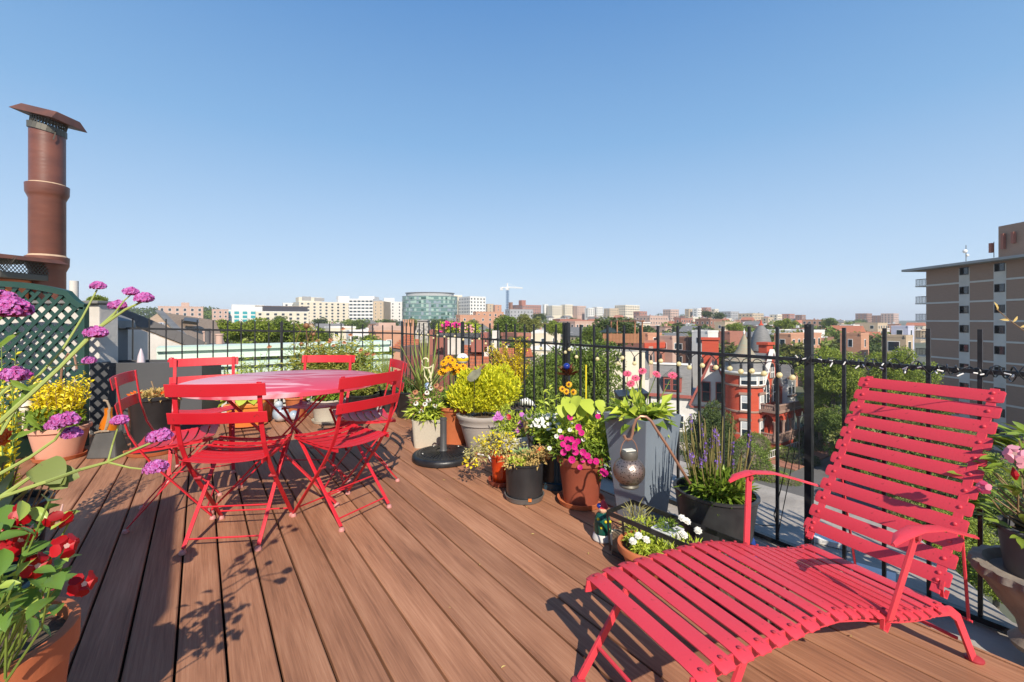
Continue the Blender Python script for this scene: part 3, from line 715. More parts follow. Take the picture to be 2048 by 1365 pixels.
cloud('orange_petals',F_['orange_petal'],t,[(-.10,-.06,.49,.05,.05,.02),(.1,-.03,.49,.06,.05,.02)],60,.03,.018)

# ------------------------------------------------------------------ row behind the table
def pp(px,py,h=0): return gr(px,py,h)
p=pp(478,858); p.y+=.15
t=thing('potted_plant','orange square pot of large lime leaves behind the table','potted plant',p,R(18))
mb=MB(); mb.hexa([(-.12,-.12,0),(.12,-.12,0),(.12,.12,0),(-.12,.12,0)],[(-.17,-.17,.25),(.17,-.17,.25),(.17,.17,.25),(-.17,.17,.25)]); mb.build('pot',M['orange_pot'],t,bevel=.008)
MB().box((0,0,.235),(.36,.36,.04)).build('pot_rim',M['orange_pot'],t,bevel=.006)
MB().lathe([(.14,0),(.19,.02),(.18,.022),(.1,.008)],28).build('saucer',M['terracotta'],t,smooth=True)
lp=MB(); lp.bleaf(.16,.15,.5,.12,True); LP=lp.build('large_leaf',F_['lime'],t,smooth=True)
st_=MB()
for i in range(12):
    a=U(0,6.28); e=Vector((math.cos(a)*U(.05,.2),math.sin(a)*U(.04,.16),.30+U(0,.14))); o=LP if i==0 else share(LP,t)
    o.location=e; o.rotation_euler=(U(-.4,.4),U(-.1,.6),a); k=U(.7,1.2); o.scale=(k,k,k); st_.tube([(0,0,.24),(e.x*.5,e.y*.5,.3),tuple(e)],.004,5)
st_.build('stems',SM,t)
def small_pot(px,py,r0,r1,h,m,label,sc=None,rot=0,name='potted_plant',cat='potted plant',**k):
    p=gr(px,py); p.y+=r0; p.x=(px-1024)/F*p.y
    t=thing(name,label,cat,p,rot); pot(t,r0,r1,h,m,saucer=sc,**k); return t
t=small_pot(655,849,.13,.17,.24,M['beige'],'olive beige glazed round pot of green leaves behind the table',M['beige'])
cloud('foliage',F_['mid'],t,[(0,0,.34,.2,.18,.12)],700,.05,.035)
t=small_pot(592,837,.09,.12,.22,M['terracotta'],'small terracotta pot of purple flowers seen under the table',M['terracotta'])
cloud('foliage',F_['mid'],t,[(0,0,.30,.15,.13,.08)],420,.04,.025)
mb=MB(); [disc(mb,(U(-.1,.12),-.12+U(-.03,.03),.33+U(-.03,.05)),(U(-.3,.3),-1,.5),.02) for i in range(9)]; mb.build('flower',F_['orchid'],t,kind='stuff')
t=small_pot(690,826,.13,.165,.42,M['white_plastic'],'tall white plastic pot of purple-veined flowers behind the table',M['terracotta'],sr=.17)
MB().box((0,-.152,.30),(.12,.01,.20)).build('embossed_panel',M['white_plastic'],t,bevel=.004)
cloud('foliage',F_['mid'],t,[(0,0,.47,.18,.16,.07)],420,.045,.03)
mb=MB(); [disc(mb,(U(-.15,.15),-.1+U(-.04,.03),.50+U(-.03,.04)),(U(-.3,.3),-1,.5),.024) for i in range(12)]; mb.build('flower',F_['orchid'],t,kind='stuff')
t=small_pot(748,838,.075,.095,.15,M['white_plastic'],'small white pot of pale straw-coloured tuft right of the table')
b_=MB()
for i in range(150):
    a=U(0,6.28); b_.blade((U(-.04,.04),U(-.04,.04),.13),(math.cos(a)*U(.1,.9),math.sin(a)*U(.1,.9),1),U(.12,.22),.006,.4,3)
b_.build('tuft',F_['straw'],t)
# low dark mass of ornaments under table
p=gr(552,848); p.y+=.1
mb=MB(p); mb.ball(p+Vector((0,0,.09)),.085,18,12,1.05); mb.ball(p+Vector((.12,.05,.06)),.055,14,9); mb.ball(p+Vector((-.02,-.01,.19)),.045,14,9)
tag(mb.build('glazed_figure',mat('blue_white_glaze',(.04,.16,.32),.15,col2=(.75,.74,.70),sc=9,amt=.05),smooth=True),'blue and white glazed figurine on the deck behind the table','ornament')

def stem_to(sm,a,b,w=.003,bow=.03): 
    a=Vector(a);b=Vector(b); sm.tube([a,(a+b)/2+Vector((U(-bow,bow),U(-bow,bow),0)),b],[w*1.3,w,w*.8],5)
class Heads:
    """flower heads: each one an object of its own sharing the mesh of its kind"""
    def __init__(s): s.it=[]
    def add(s,c,n,r_,style): s.it.append((Vector(c),Vector(n),r_,style))
    def build(s,name,m,parent,core=None):
        cache={}
        for c,n,r_,st in s.it:
            if st not in cache:
                mb=MB(); z=(0,0,1)
                if st=='cone': petals(mb,(0,0,0),z,1,11,.42,-.35)
                elif st=='rud': petals(mb,(0,0,0),z,1,12,.46,-.15); petals(mb,(0,0,.04),z,.8,9,.42,.05,.3)
                elif st=='disc': disc(mb,(0,0,0),z,1,20,.45,.10)
                elif st=='gerb': petals(mb,(0,0,0),z,1,15,.34,.05); petals(mb,(0,0,.08),z,.75,13,.36,.25,.2); petals(mb,(0,0,.14),z,.45,11,.4,.5,.1)
                elif st=='rose': petals(mb,(0,0,0),z,1,8,.9,.1); petals(mb,(0,0,.1),z,.8,7,.9,.45,.3); petals(mb,(0,0,.15),z,.55,6,.9,.9,.6)
                o=mb.build(name,m,parent); k=None
                if st in('cone','rud'): k=MB().ball((0,0,.16),.34 if st=='cone' else .25,10,6,.8).build('flower_cone',core or M['cone'],o,smooth=True)
                elif st=='disc': k=MB().ball((0,0,-.22),.22,8,5).build('throat',core or F_['calyx'],o)
                elif st=='gerb': k=MB().ball((0,0,.22),.2,8,5).build('flower_centre',core or M['cone'],o)
                cache[st]=(o,k)
            else:
                po,pk=cache[st]; o=share(po,parent)
                if pk is not None: share(pk,o)
            o.location=c; o.scale=(r_,r_,r_*U(.8,1.2)); o.rotation_euler=(n.to_track_quat('Z','Y').to_matrix()@Matrix.Rotation(U(0,6.28),3,'Z')).to_euler()
def coneflower(pt,cn,c,n,r_=.035): pt.add(c,n,r_,'cone')
# coneflower clump at the railing, seen above the far chair
def clump(label,px,py,Y,w,h,nst,leafm,petm,heads,nl=14,L=.10,Wd=.025,potm=None,group=None,loc=None,base=0.0,headr=.032,**k):
    p=at(px,py,Y); p.z=base
    t=thing('potted_plant',label,'potted plant',p)
    if potm: pot(t,.14,.18,.30,potm)
    z0=.25 if potm else 0
    lf=MB(); sm=MB(); bs=[];tt=[]
    for i in range(nst):
        a=U(0,6.28); q=U(0,1)**.5; b=(.10*q*math.cos(a),.10*q*math.sin(a),z0); bs.append(b)
        tt.append((w*q*math.cos(a),w*.7*q*math.sin(a),z0+(h-z0)*U(.6,1.0)*(1-.25*q)))
    sprigs(lf,bs,tt,nl,L,Wd,stem=sm,droop=.25)
    pt=Heads(); cn=None
    for (hx,hy) in heads:
        q=at(hx,hy,Y)-p; q.y+=U(-.1,.1); stem_to(sm,(q.x*.3,q.y*.3,z0),q); coneflower(pt,cn,q,(U(-.4,.4),-.6,1),headr)
    lf.build('foliage',leafm,t); sm.build('stems',SM,t)
    if heads: pt.build('flower',petm,t)
    return t
clump('bushy coneflower plant with faded orange blooms above the far chair',660,780,5.35,.56,1.02,130,F_['olive'],F_['rust_petal'],
   [(645,690),(656,683),(668,678),(684,657),(694,684),(703,669),(716,704),(733,707),(748,708),(696,707),(641,680),(670,690)],nl=17,L=.12,Wd=.038,potm=M['grey_pot'])
clump('tall lily with yellow-green leaves by the back railing right of the coneflowers',742,760,5.9,.12,1.05,12,F_['lime'],F_['gold_petal'],[],nl=22,L=.09,Wd=.02,potm=M['black_plastic'])
clump('leafy plant with reddish stems by the back railing left of the centre post',515,770,4.95,.42,.80,50,F_['lime'],F_['rust_petal'],[(535,693)],nl=12,L=.08,Wd=.02,potm=M['terracotta'])
clump('dense olive green shrub in a dark pot right of the far chair',725,790,5.0,.34,.72,70,F_['olive'],F_['rust_petal'],[(733,708),(716,700)],nl=14,L=.07,Wd=.022,potm=M['black_plastic'])
# grasses beside the right-hand chairs
def grass(label,px,py,Y,w,h,n,m,potm,z0=.26,bw=.009,droop=.35,pr=(.12,.15,.28)):
    p=at(px,py,Y); p.z=0; t=thing('potted_plant',label,'potted plant',p); pot(t,*pr,potm)
    b=MB()
    for i in range(n):
        a=U(0,6.28); q=U(0,1); b.blade((U(-.05,.05),U(-.05,.05),z0),(math.cos(a)*w*q,math.sin(a)*w*q,1),h*U(.7,1.05),bw*U(.7,1.2),droop*q,6)
    b.build('grass_blades',m,t); return t
grass('pot of fine upright pale grass between the far chairs and the corner post',772,800,5.5,.35,.55,170,F_['blade'],M['black_plastic'],bw=.006)
grass('spiky green cordyline with long stiff arching leaves near the corner of the railing',850,815,4.9,1.1,.80,52,F_['blade'],M['salmon'],bw=.024,droop=.25,pr=(.13,.18,.30))
clump('dark green bush in a black pot between the chair backs and the spiky plant',820,810,5.2,.26,.55,34,F_['deep'],F_['white'],[],nl=16,L=.05,Wd=.02,potm=M['black_plastic'])

# ------------------------------------------------------------------ right row
# beige speckled pot of coneflowers
p=gr(856,897); p.y+=.125; p.x=(856-1024)/F*p.y
t=thing('potted_plant','speckled beige pot of white and faded pink coneflowers beside the parasol base','potted plant',p,R(10))
mb=MB()
def sq(a,z,n=10,rr=.03):
    o=[]; 
    for cx_,cy_,a0 in ((a-rr,a-rr,0),(-a+rr,a-rr,90),(-a+rr,-a+rr,180),(a-rr,-a+rr,270)):
        for k in range(4): o.append((cx_+rr*math.cos(R(a0+30*k)),cy_+rr*math.sin(R(a0+30*k)),z))
    return o
def loft(rings):
    mb=MB(); vs=[v for r_ in rings for v in r_]; n=len(rings[0]); fs=[tuple(range(n-1,-1,-1)),tuple(n*(len(rings)-1)+k for k in range(n))]
    for i in range(len(rings)-1):
        for k in range(n): fs.append((n*i+k,n*i+(k+1)%n,n*i+n+(k+1)%n,n*i+n+k))
    return mb.add(vs,fs)
loft([sq(.118,0),sq(.125,.06),sq(.138,.235),sq(.140,.245),sq(.130,.245),sq(.128,.222)]).build('pot',M['beige'],t,smooth=True)
MB().box((0,0,.216),(.24,.24,.012)).build('soil',M['soil'],t)
lf=MB();sm=MB();bs=[];tt=[]
for i in range(30):
    a=U(0,6.28);q=U(0,1)**.5; bs.append((.07*q*math.cos(a),.07*q*math.sin(a),.22)); tt.append((.21*q*math.cos(a),.16*q*math.sin(a),U(.34,.56)))
sprigs(lf,bs,tt,13,.085,.022,stem=sm,droop=.3); pt=Heads(); cn=None;pw=Heads()
for (hx,hy) in [(829,783),(849,790),(870,771),(879,777),(843,812)]:
    q=at(hx,hy,p.y-.05)-p; stem_to(sm,(q.x*.3,0,.22),q); coneflower(pt,cn,q,(U(-.4,.4),-.8,.8),.03)
for (hx,hy) in [(850,785),(858,776),(839,822),(828,806),(846,808),(866,812),(853,800)]:
    q=at(hx,hy,p.y-.1)-p; stem_to(sm,(q.x*.3,0,.22),q); coneflower(pw,cn,q,(U(-.4,.4),-.9,.7),.026)
lf.build('foliage',F_['mid'],t); sm.build('stems',SM,t); pt.build('faded_flower',F_['rust_petal'],t); pw.build('white_flower',F_['white'],t)
cloud('lower_leaves',F_['lime'],t,[(0,-.02,.30,.17,.15,.07)],300,.075,.018,out=1,up=.1)
# terracotta with rudbeckia
p=Vector((-.53,4.10,0))
t=thing('potted_plant','tall terracotta pot of golden rudbeckia and broad leaves beside the big grey pot','potted plant',p)
pot(t,.125,.165,.34,M['terracotta'],.03)
pt=Heads(); cn=None;sm=MB()
for i,(hx,hy) in enumerate([(888,725),(897,717),(905,722),(913,732),(902,735),(890,738),(920,741),(908,744),(926,733),(884,744)]):
    q=at(hx,hy,4.05+U(-.05,.05))-p; stem_to(sm,(q.x*.4,0,.3),q); pt.add(q,(U(-.5,.5),-.7,.8),.046,'rud')
sm.build('stems',SM,t); pt.build('flower',F_['gold_petal'],t)
bl=MB()
for i in range(16):
    a=U(0,6.28); bl.leaf((math.cos(a)*.05,math.sin(a)*.05,.33),(math.cos(a),math.sin(a),U(.6,2)),(0,0,1),U(.14,.24),.075,.3,.15)
bl.build('broad_leaves',F_['mid'],t)
# big grey pot with golden bush
p=Vector((-.245,3.92,0))
t=thing('potted_plant','large warm grey round pot holding a golden yellow bush by the railing','potted plant',p)
MB().lathe([(.13,0),(.15,.005),(.165,.06),(.205,.20),(.212,.222),(.222,.225),(.222,.245),(.238,.27),(.245,.285),(.245,.30),(.225,.305),(.205,.28)],40).build('pot',M['grey_pot'],t,smooth=True)
MB().lathe([(.21,.275),(.0001,.285)],24).build('soil',M['soil'],t)
EL=[(0,0,.49,.23,.20,.17),(-.13,-.05,.46,.15,.14,.14),(.15,-.02,.48,.15,.15,.14),(.02,.02,.63,.12,.12,.09),(-.15,.02,.58,.09,.10,.10),(.17,.05,.62,.09,.1,.10),(-.26,0,.45,.07,.08,.10),(.27,0,.52,.06,.08,.10),(.08,-.08,.58,.10,.1,.1)]
mb=MB(); P_,d_=ecloud(EL,620,rng,.1); sm=MB()
base=[(q[0]*.35,q[1]*.35,.30) for q in P_]; sprigs(mb,base,[tuple(q) for q in P_],13,.036,.018)
P_,d_=ecloud(EL,5200,rng,.5); leaves(mb,P_,d_*.5+np.array([0,-.1,.8])+rng.normal(size=(5200,3))*.35,.036,.017)
mb.build('foliage',F_['gold'],t)
for i in range(18):
    q=P_[i*7]; sm.tube([(q[0]*.2,q[1]*.2,.28),(q[0]*.6,q[1]*.6,.4),tuple(q)],.003,5)
sm.build('stems',M['purple_stem'],t)
p=at(1035,790,4.25); p.z=0
t=thing('potted_plant','taller yellow-leaved shrub rising behind the golden bush at the railing','potted plant',p)
pot(t,.13,.17,.3,M['black_plastic'])
mb=MB(); sm=MB(); EL=[(-.22,0,.84,.11,.10,.09),(-.06,0,.84,.13,.1,.10),(.03,-.02,.93,.11,.1,.07),(-.0,.0,.72,.14,.12,.12),(-.25,0,.72,.12,.1,.10)]
P_,d_=ecloud(EL,110,rng,.2); sprigs(mb,[(q[0]*.3,q[1]*.3,.3+(q[2]-.3)*.5) for q in P_],[tuple(q) for q in P_],16,.045,.018,stem=sm)
mb.build('foliage',F_['yellow'],t); sm.build('stems',M['purple_stem'],t)
# parasol base
p=Vector((-.555,3.60,0))
t=thing('parasol_base','round black cast parasol base with ribbed disc and empty tube on the deck','parasol base',p)
MB().lathe([(.225,0),(.246,.006),(.25,.02),(.248,.038),(.24,.048),(.225,.053),(.21,.052),(.19,.057),(.10,.066),(.045,.07),(.0001,.07)],64).build('disc',M['black_iron'],t,smooth=True)
mb=MB()
for i in range(40):
    a=2*PI*i/40; c,s=math.cos(a),math.sin(a); mb.sweep([(.06*c,.06*s,.0705),(.13*c,.13*s,.0655),(.185*c,.185*s,.0595)],.006,.008,(-s,c,0))
for i in range(64):
    a=2*PI*i/64; mb.ball((.203*math.cos(a),.203*math.sin(a),.054),.0055,6,4)
mb.build('rib_pattern',M['black_iron'],t)
MB().lathe([(.036,.066),(.03,.075),(.0265,.08),(.0265,.315),(.029,.317),(.029,.33),(.020,.332),(.020,.25)],24).build('tube',mat('dark_tube',(.05,.05,.052),.5,col2=(.07,.07,.07),sc=6),t,smooth=True)
MB().tube([(-.026,0,.29),(-.05,-.004,.295),(-.062,-.004,.28)],.007,8).build('clamp_knob',M['black_plastic'],t)
for a in (2.2,.9,-.2,3.6): MB().ball((.17*math.cos(a),.17*math.sin(a),.062),.006,8,5).build('bolt',M['white_trim'],t)
mb=MB((-.3,3.6,0)); mb.tube([(-.28,3.68,.012),(-.19,3.60,.02),(-.15,3.45,.012),(-.08,3.36,.01)],.008,8); tag(mb.build('cable',M['white_trim'],smooth=True),'white cable lying on the deck beside the parasol base','cable')

# orange glazed jar
p=Vector((-.065,3.06,0)); t=thing('potted_plant','glossy orange-red jar overflowing with yellow flowers left of the black pot','potted plant',p)
pot(t,.068,.085,.20,M['orange_glaze'],.02,M['dark_terracotta'],sr=.10)
cloud('foliage',F_['straw'],t,[(-.03,-.02,.27,.17,.13,.07),(-.17,-.08,.22,.09,.07,.05)],520,.03,.013,out=.9,up=.1)
cloud('yellow_flowers',F_['yellow'],t,[(-.04,-.04,.29,.16,.12,.07),(-.21,-.12,.185,.06,.05,.03)],170,.024,.017)
# black pot
p=Vector((.078,2.805,0)); t=thing('potted_plant','shiny black pot of a rosette succulent and dry sprigs at the front of the row','potted plant',p)
pot(t,.112,.122,.225,M['black_plastic'],.012,mat('clear_saucer',(.12,.115,.11),.25),sr=.125)
rb=MB()
for i in range(26):
    a=i*2.4; q=1-i/30; rb.leaf((0.01*math.cos(a),.01*math.sin(a)-.0,.235),(math.cos(a)*q,math.sin(a)*q,.55+.9*(1-q)),(0,0,1),.11*(.6+.4*q),.040,.1,.2)
rb.build('rosette_leaves',foliage('succulent_leaf',(.30,.40,.14),(.20,.30,.10),.5,.2),t)
cloud('dry_sprigs',F_['dry'],t,[(.05,-.03,.26,.10,.09,.04),(-.06,-.06,.25,.08,.07,.03),(.1,0,.28,.06,.05,.05)],480,.03,.011,out=.9,up=.2)
cloud('foliage',F_['lime'],t,[(-.05,-.07,.25,.05,.04,.02)],70,.03,.024)
MB().box((.03,-.124,.035),(.02,.004,.018)).build('price_tag',M['orange_pot'],t)
# white pot with dianthus
p=Vector((.02,3.42,0)); t=thing('potted_plant','white pot of purple dianthus beside the solar stake light','potted plant',p)
pot(t,.085,.11,.24,M['white_plastic'],.03)
cloud('foliage',F_['lime'],t,[(0,0,.31,.17,.14,.09),(-.07,0,.36,.08,.08,.12),(.12,0,.33,.10,.1,.1)],900,.035,.012,out=.7,up=.5)
mb=MB(); sm=MB()
for (hx,hy) in [(994,832),(1001,835),(990,838),(998,829),(1043,830),(1041,845),(1048,852),(1038,855),(1033,862),(1045,848)]:
    q=at(hx,hy,3.35)-p; stem_to(sm,(q.x*.4,0,.25),q,.0018); [petals(mb,q+Vector((U(-.008,.008),0,U(-.008,.008))),(U(-.6,.6),-1,.6),.02,6,.9,.1) for k in range(3)]
mb.build('purple_flower',F_['orchid'],t,kind='stuff'); sm.build('stems',SM,t)
mb=MB(); [petals(mb,at(hx,hy,3.33)-p,(0,-1,.4),.019,8,.9,.2) for hx,hy in ((1018,836),(1017,833),(1078,853))]; mb.build('red_flower',F_['crimson'],t,kind='stuff')
# solar light
p=Vector((.12,3.25,0)); t=thing('solar_light','brown solar stake light with an amber lens among the flowers','garden light',p)
MB().tube([(.045,.02,0),(.0,0,.30)],[.010,.013],10).build('stake',mat('taupe_plastic',(.16,.13,.12),.5),t,smooth=True)
MB().lathe([(.018,.29),(.030,.31),(.036,.34),(.038,.39),(.036,.40),(.0001,.40)],20).build('lens',mat('amber_lens',(.55,.38,.14),.2),t,smooth=True)
MB().lathe([(.052,.395),(.052,.402),(.040,.425),(.030,.432),(.0001,.432)],6).build('cap',bpy.data.materials['taupe_plastic'],t,bevel=.003)
p=at(1055,808,3.55); t=thing('garden_stake','striped white glass shell ornament on a stake behind the solar light','ornament',(p.x,p.y,0))
def stripe_mat(name,c1,c2,sc,axis=0,thr=.5):
    m=mat(name,c1,.25); n=m.node_tree; N=n.nodes; L=n.links; tc=N.new('ShaderNodeTexCoord'); wv=N.new('ShaderNodeTexWave'); wv.inputs['Scale'].default_value=sc; wv.bands_direction='XYZ'[axis]; wv.inputs['Distortion'].default_value=.6
    L.new(tc.outputs['Object'],wv.inputs[0]); mx=N.new('ShaderNodeMix'); mx.data_type='RGBA'; g=N.new('ShaderNodeMath'); g.operation='GREATER_THAN'; g.inputs[1].default_value=thr
    L.new(wv.outputs[0],g.inputs[0]); L.new(g.outputs[0],mx.inputs[0]); mx.inputs[6].default_value=(*c1,1); mx.inputs[7].default_value=(*c2,1); L.new(mx.outputs[2],N['Principled BSDF'].inputs[0]); return m
mb=MB(); mb.tube([(-.045,0,p.z-.01),(-.04,0,p.z+.015),(-.01,-.01,p.z+.022),(.03,-.01,p.z+.005),(.055,-.01,p.z-.012)],[.012,.026,.030,.022,.006],12); mb.build('glass_shell',stripe_mat('striped_glass',(.75,.73,.68),(.02,.02,.02),16,0,.6),t,smooth=True)
MB().tube([(0,0,0),(-.01,0,p.z)],.004,6).build('stake',M['black_iron'],t)
# teal fluted pot with white flowers
p=Vector((.30,3.04,0)); t=thing('potted_plant','teal fluted pot of white flowers between the black and terracotta pots','potted plant',p)
mb=MB(); n=72
rings=[]
for rr,z in ((.125,.0),(.128,.03),(.135,.045),(.118,.05),(.135,.22),(.142,.225),(.142,.25),(.13,.25)):
    rings.append([((rr-(.004 if (k%2 and .05<=z<=.22) else 0))*math.cos(2*PI*k/n),(rr-(.004 if (k%2 and .05<=z<=.22) else 0))*math.sin(2*PI*k/n),z) for k in range(n)])
loft(rings).build('pot',M['teal_pot'],t)
cloud('foliage',F_['mid'],t,[(0,0,.36,.17,.15,.11),(-.08,0,.40,.12,.1,.1)],1200,.035,.014,up=.5)
mb=MB()
for i in range(58):
    a=U(0,6.28); b=U(.2,1.3); petals(mb,(-.02+.16*math.cos(a)*math.sin(b),-.02-.13*abs(math.sin(a))*math.sin(b),.37+.12*math.cos(b)),(U(-.3,.3),-1,.8),.014,5,.9,.1)
mb.build('white_flower',F_['white'],t,kind='stuff')
mb=MB()
for hx,hy in ((1077,904),(1096,915),(1100,910),(1082,899)): petals(mb,at(hx,hy,2.86)-p,(0,-1,.7),.020,8,.7,.2)
mb.build('marigold',F_['orange_petal'],t,kind='stuff')
p=Vector((.20,3.40,0)); mb=MB(p); mb.hexa([p+Vector(v) for v in ((-.09,-.05,.0),(.09,-.05,.0),(.09,.08,.0),(-.09,.08,.0))],[p+Vector(v) for v in ((-.10,-.05,.38),(.10,-.05,.38),(.10,.08,.38),(-.10,.08,.38))]); tag(mb.build('white_container',M['white_plastic'],bevel=.01),'plain white plastic container behind the white flowers','container')

# tall lime plant + big leaves
p=at(1105,900,3.05); p.z=0; t=thing('potted_plant','tall loose lime green plant rising behind the pots near the railing','potted plant',p)
pot(t,.12,.15,.28,M['black_plastic']); sm=MB(); lf=MB(); bs=[];tt=[]
for hx,hy in ((1085,780),(1098,770),(1075,800),(1110,790),(1090,830),(1120,820),(1070,860),(1130,850),(1105,850),(1100,810),(1115,870),(1080,880)):
    q=at(hx,hy,3.0+U(-.1,.1))-p; bs.append((q.x*.3,q.y*.3,.26)); tt.append(tuple(q))
sprigs(lf,bs,tt,17,.075,.026,stem=sm,droop=.1); lf.build('foliage',F_['lime'],t); sm.build('stems',SM,t)
# big terracotta of petunias
p=Vector((.425,2.74,0)); t=thing('potted_plant','large brown terracotta pot spilling pink petunias onto an orange saucer','potted plant',p)
pot(t,.105,.142,.285,M['dark_terracotta'],.045,M['terracotta'],sr=.145)
cloud('foliage',F_['mid'],t,[(0,0,.38,.17,.15,.10),(-.05,-.04,.34,.17,.12,.07),(.08,-.08,.32,.10,.08,.08),(.13,-.07,.24,.05,.05,.07)],1500,.034,.013,up=.3)
cloud('lime_leaves',F_['lime'],t,[(0,0,.46,.17,.13,.10),(.1,0,.44,.10,.1,.1)],500,.045,.018,up=.4)
def petunia(m1,m2,q,s=.021):
    m1.add(q,(U(-.4,.4),-1,U(.2,.9)),s,'disc')
m1=Heads(); m2=None
for hx,hy in ((1126,889),(1136,896),(1151,904),(1144,920),(1166,919),(1192,923),(1156,883),(1143,879),(1149,894),(1166,905),(1180,922),(1205,943),(1210,947),(1160,935),(1135,880),(1151,886),(1127,905),(1157,855),(1163,866),(1123,875),(1140,835),(1196,833),(1175,912)):
    petunia(m1,m2,at(hx,hy,2.58+U(-.04,.03))-p,U(.016,.022))
m1.build('petunia',F_['magenta'],t)
m1=Heads(); m2=None
for hx,hy in ((1113,873),(1167,879),(1099,897),(1140,860),(1198,824),(1200,818),(1120,862)): petunia(m1,m2,at(hx,hy,2.62)-p,.014)
m1.build('white_flower',F_['white'],t,F_['straw'])
bl=MB(); bl.bleaf(.088,.085,.6,.2,True); BL_=bl.build('large_leaf',F_['lime'],t,smooth=True); sm=MB(); k=0
for hx,hy,s in ((1132,800,1),(1148,797,.9),(1163,806,1.1),(1178,805,1.15),(1130,832,.9),(1182,832,1),(1191,840,.9),(1200,890,1.1),(1210,880,1),(1150,858,.6),(1205,805,.8),(1125,815,.8),(1160,822,.8),(1142,812,.9)):
    q=at(hx,hy,2.66+U(-.06,.06))-p; o=BL_ if k==0 else share(BL_,t); k+=1
    a=U(-2.4,-.7); o.location=q-Vector((math.cos(a),math.sin(a),0))*.045*s; o.rotation_euler=(U(-.2,.2)+.0,U(.3,.9),a); o.scale=(s,s,s); stem_to(sm,(q.x*.3,0,.3),o.location,.0025)
for hx,hy in ((1138,769),(1125,778),(1147,784)): stem_to(sm,(0,0,.3),at(hx,hy,2.72)-p,.002)
sm.build('stems',SM,t)
pt=Heads(); cn=None
for hx,hy in ((1138,769),(1125,778),(1147,784),(1133,783)): coneflower(pt,cn,at(hx,hy,2.72)-p,(U(-.3,.3),-1,.4),.022)
pt.build('daisy',F_['gold_petal'],t)
# dark metal flower ornament tied to the railing
p=at(1136,746,2.95); t=thing('metal_flower','dark red metal flower ornament with a blue glass ball on a tall stake','ornament',(p.x,p.y,0))
mb=MB()
for i in range(34):
    a=i*2.4; e=U(.15,1.1); mb.leaf((0,0,p.z-.02),(math.cos(a)*math.cos(e),math.sin(a)*math.cos(e),math.sin(e)),(0,0,1),U(.07,.10),.012,0,.3)
mb.build('metal_petals',mat('dark_red_metal',(.09,.02,.015),.35,metal=.6,col2=(.16,.05,.02),sc=20),t); MB().tube([(0,0,.0),(0,0,p.z)],.004,6).build('stake',M['black_iron'],t)
MB().ball((-.012,-.02,p.z+.045),.022,14,9).build('glass_ball',M['blue_glaze'],t,smooth=True)
t=thing('flower_stake','yellow wooden plant stake behind the big lime leaves','stake',at(1172,800,2.8)); t.location.z=0
MB().box((0,0,.42),(.008,.008,.84)).build('stick',F_['yellow'],t)

# yellow striped ball on a stake, cream curl, bird
p=at(925,718,4.25); t=thing('garden_ball','yellow and white striped ball on a stake above the rudbeckia','ornament',(p.x,p.y,0))
MB().ball((0,0,p.z),.058,24,16,.92).build('ball',stripe_mat('striped_ball',(.78,.50,.02),(.74,.72,.66),4.2,2,.45),t,smooth=True)
MB().ball((.012,-.046,p.z+.018),.022,14,9,.7).build('blue_mark',mat('blue_print',(.12,.2,.5),.4,col2=(.8,.8,.8),sc=60,amt=.1),t,smooth=True)
MB().tube([(0,0,0),(0,0,p.z)],.006,6).build('stake',M['black_iron'],t)
p=at(853,735,4.7); t=thing('curl_ornament','cream painted curled garden ornament standing in the spiky plant','ornament',(p.x,p.y,0))
mb=MB(); c_=[]
for i in range(20):
    a=-PI*.1+i*.33; rr=.012+.0033*i; c_.append((rr*math.cos(a)*1.0,0,p.z+.06+rr*math.sin(a)*1.1))
mb.tube(c_+[(c_[-1][0]-.01,0,p.z-.05),(.035,0,p.z-.11)],.009,8); mb.tube([(.02,0,p.z-.02),(.045,0,p.z-.08),(.05,0,p.z-.16),(.02,0,p.z-.30)],.010,8); mb.tube([(-.03,0,p.z-.01),(-.02,0,p.z-.09),(.02,0,p.z-.15)],.008,8)
mb.build('curl',mat('cream_paint',(.62,.56,.36),.6),t,smooth=True); MB().tube([(.02,0,0),(.02,0,p.z-.28)],.006,6).build('stake',M['black_iron'],t)
MB().ball((.015,-.02,p.z-.20),.035,12,8,1.2).build('glass_drop',mat('pastel_glass',(.45,.30,.40),.2,col2=(.05,.30,.45),sc=14,amt=.1),t,smooth=True)
p=at(948,752,3.75); t=thing('bird_stake','flat mottled metal bird silhouette on a wire stake over the golden bush','ornament',(p.x,p.y,0),R(5))
mb=MB(); ol=[(-.055,-.035),(-.06,-.01),(-.035,.02),(-.01,.045),(.03,.052),(.075,.085),(.055,.045),(.06,.02),(.03,-.02),(.0,-.045),(-.03,-.05)]
mb.extr([(x,0,p.z+z) for x,z in ol],(0,.004,0)); mb.build('bird',mat('mottled_metal',(.30,.30,.20),.4,col2=(.14,.14,.11),sc=18,metal=.3),t); MB().tube([(0,0,.3),(.005,0,p.z-.03)],.003,5).build('wire',M['black_iron'],t)
mb=MB(); mb.leaf((.03,0,p.z+.04),(1,0,.8),(0,1,0),.09,.03); mb.build('tail',M['rust'],t)
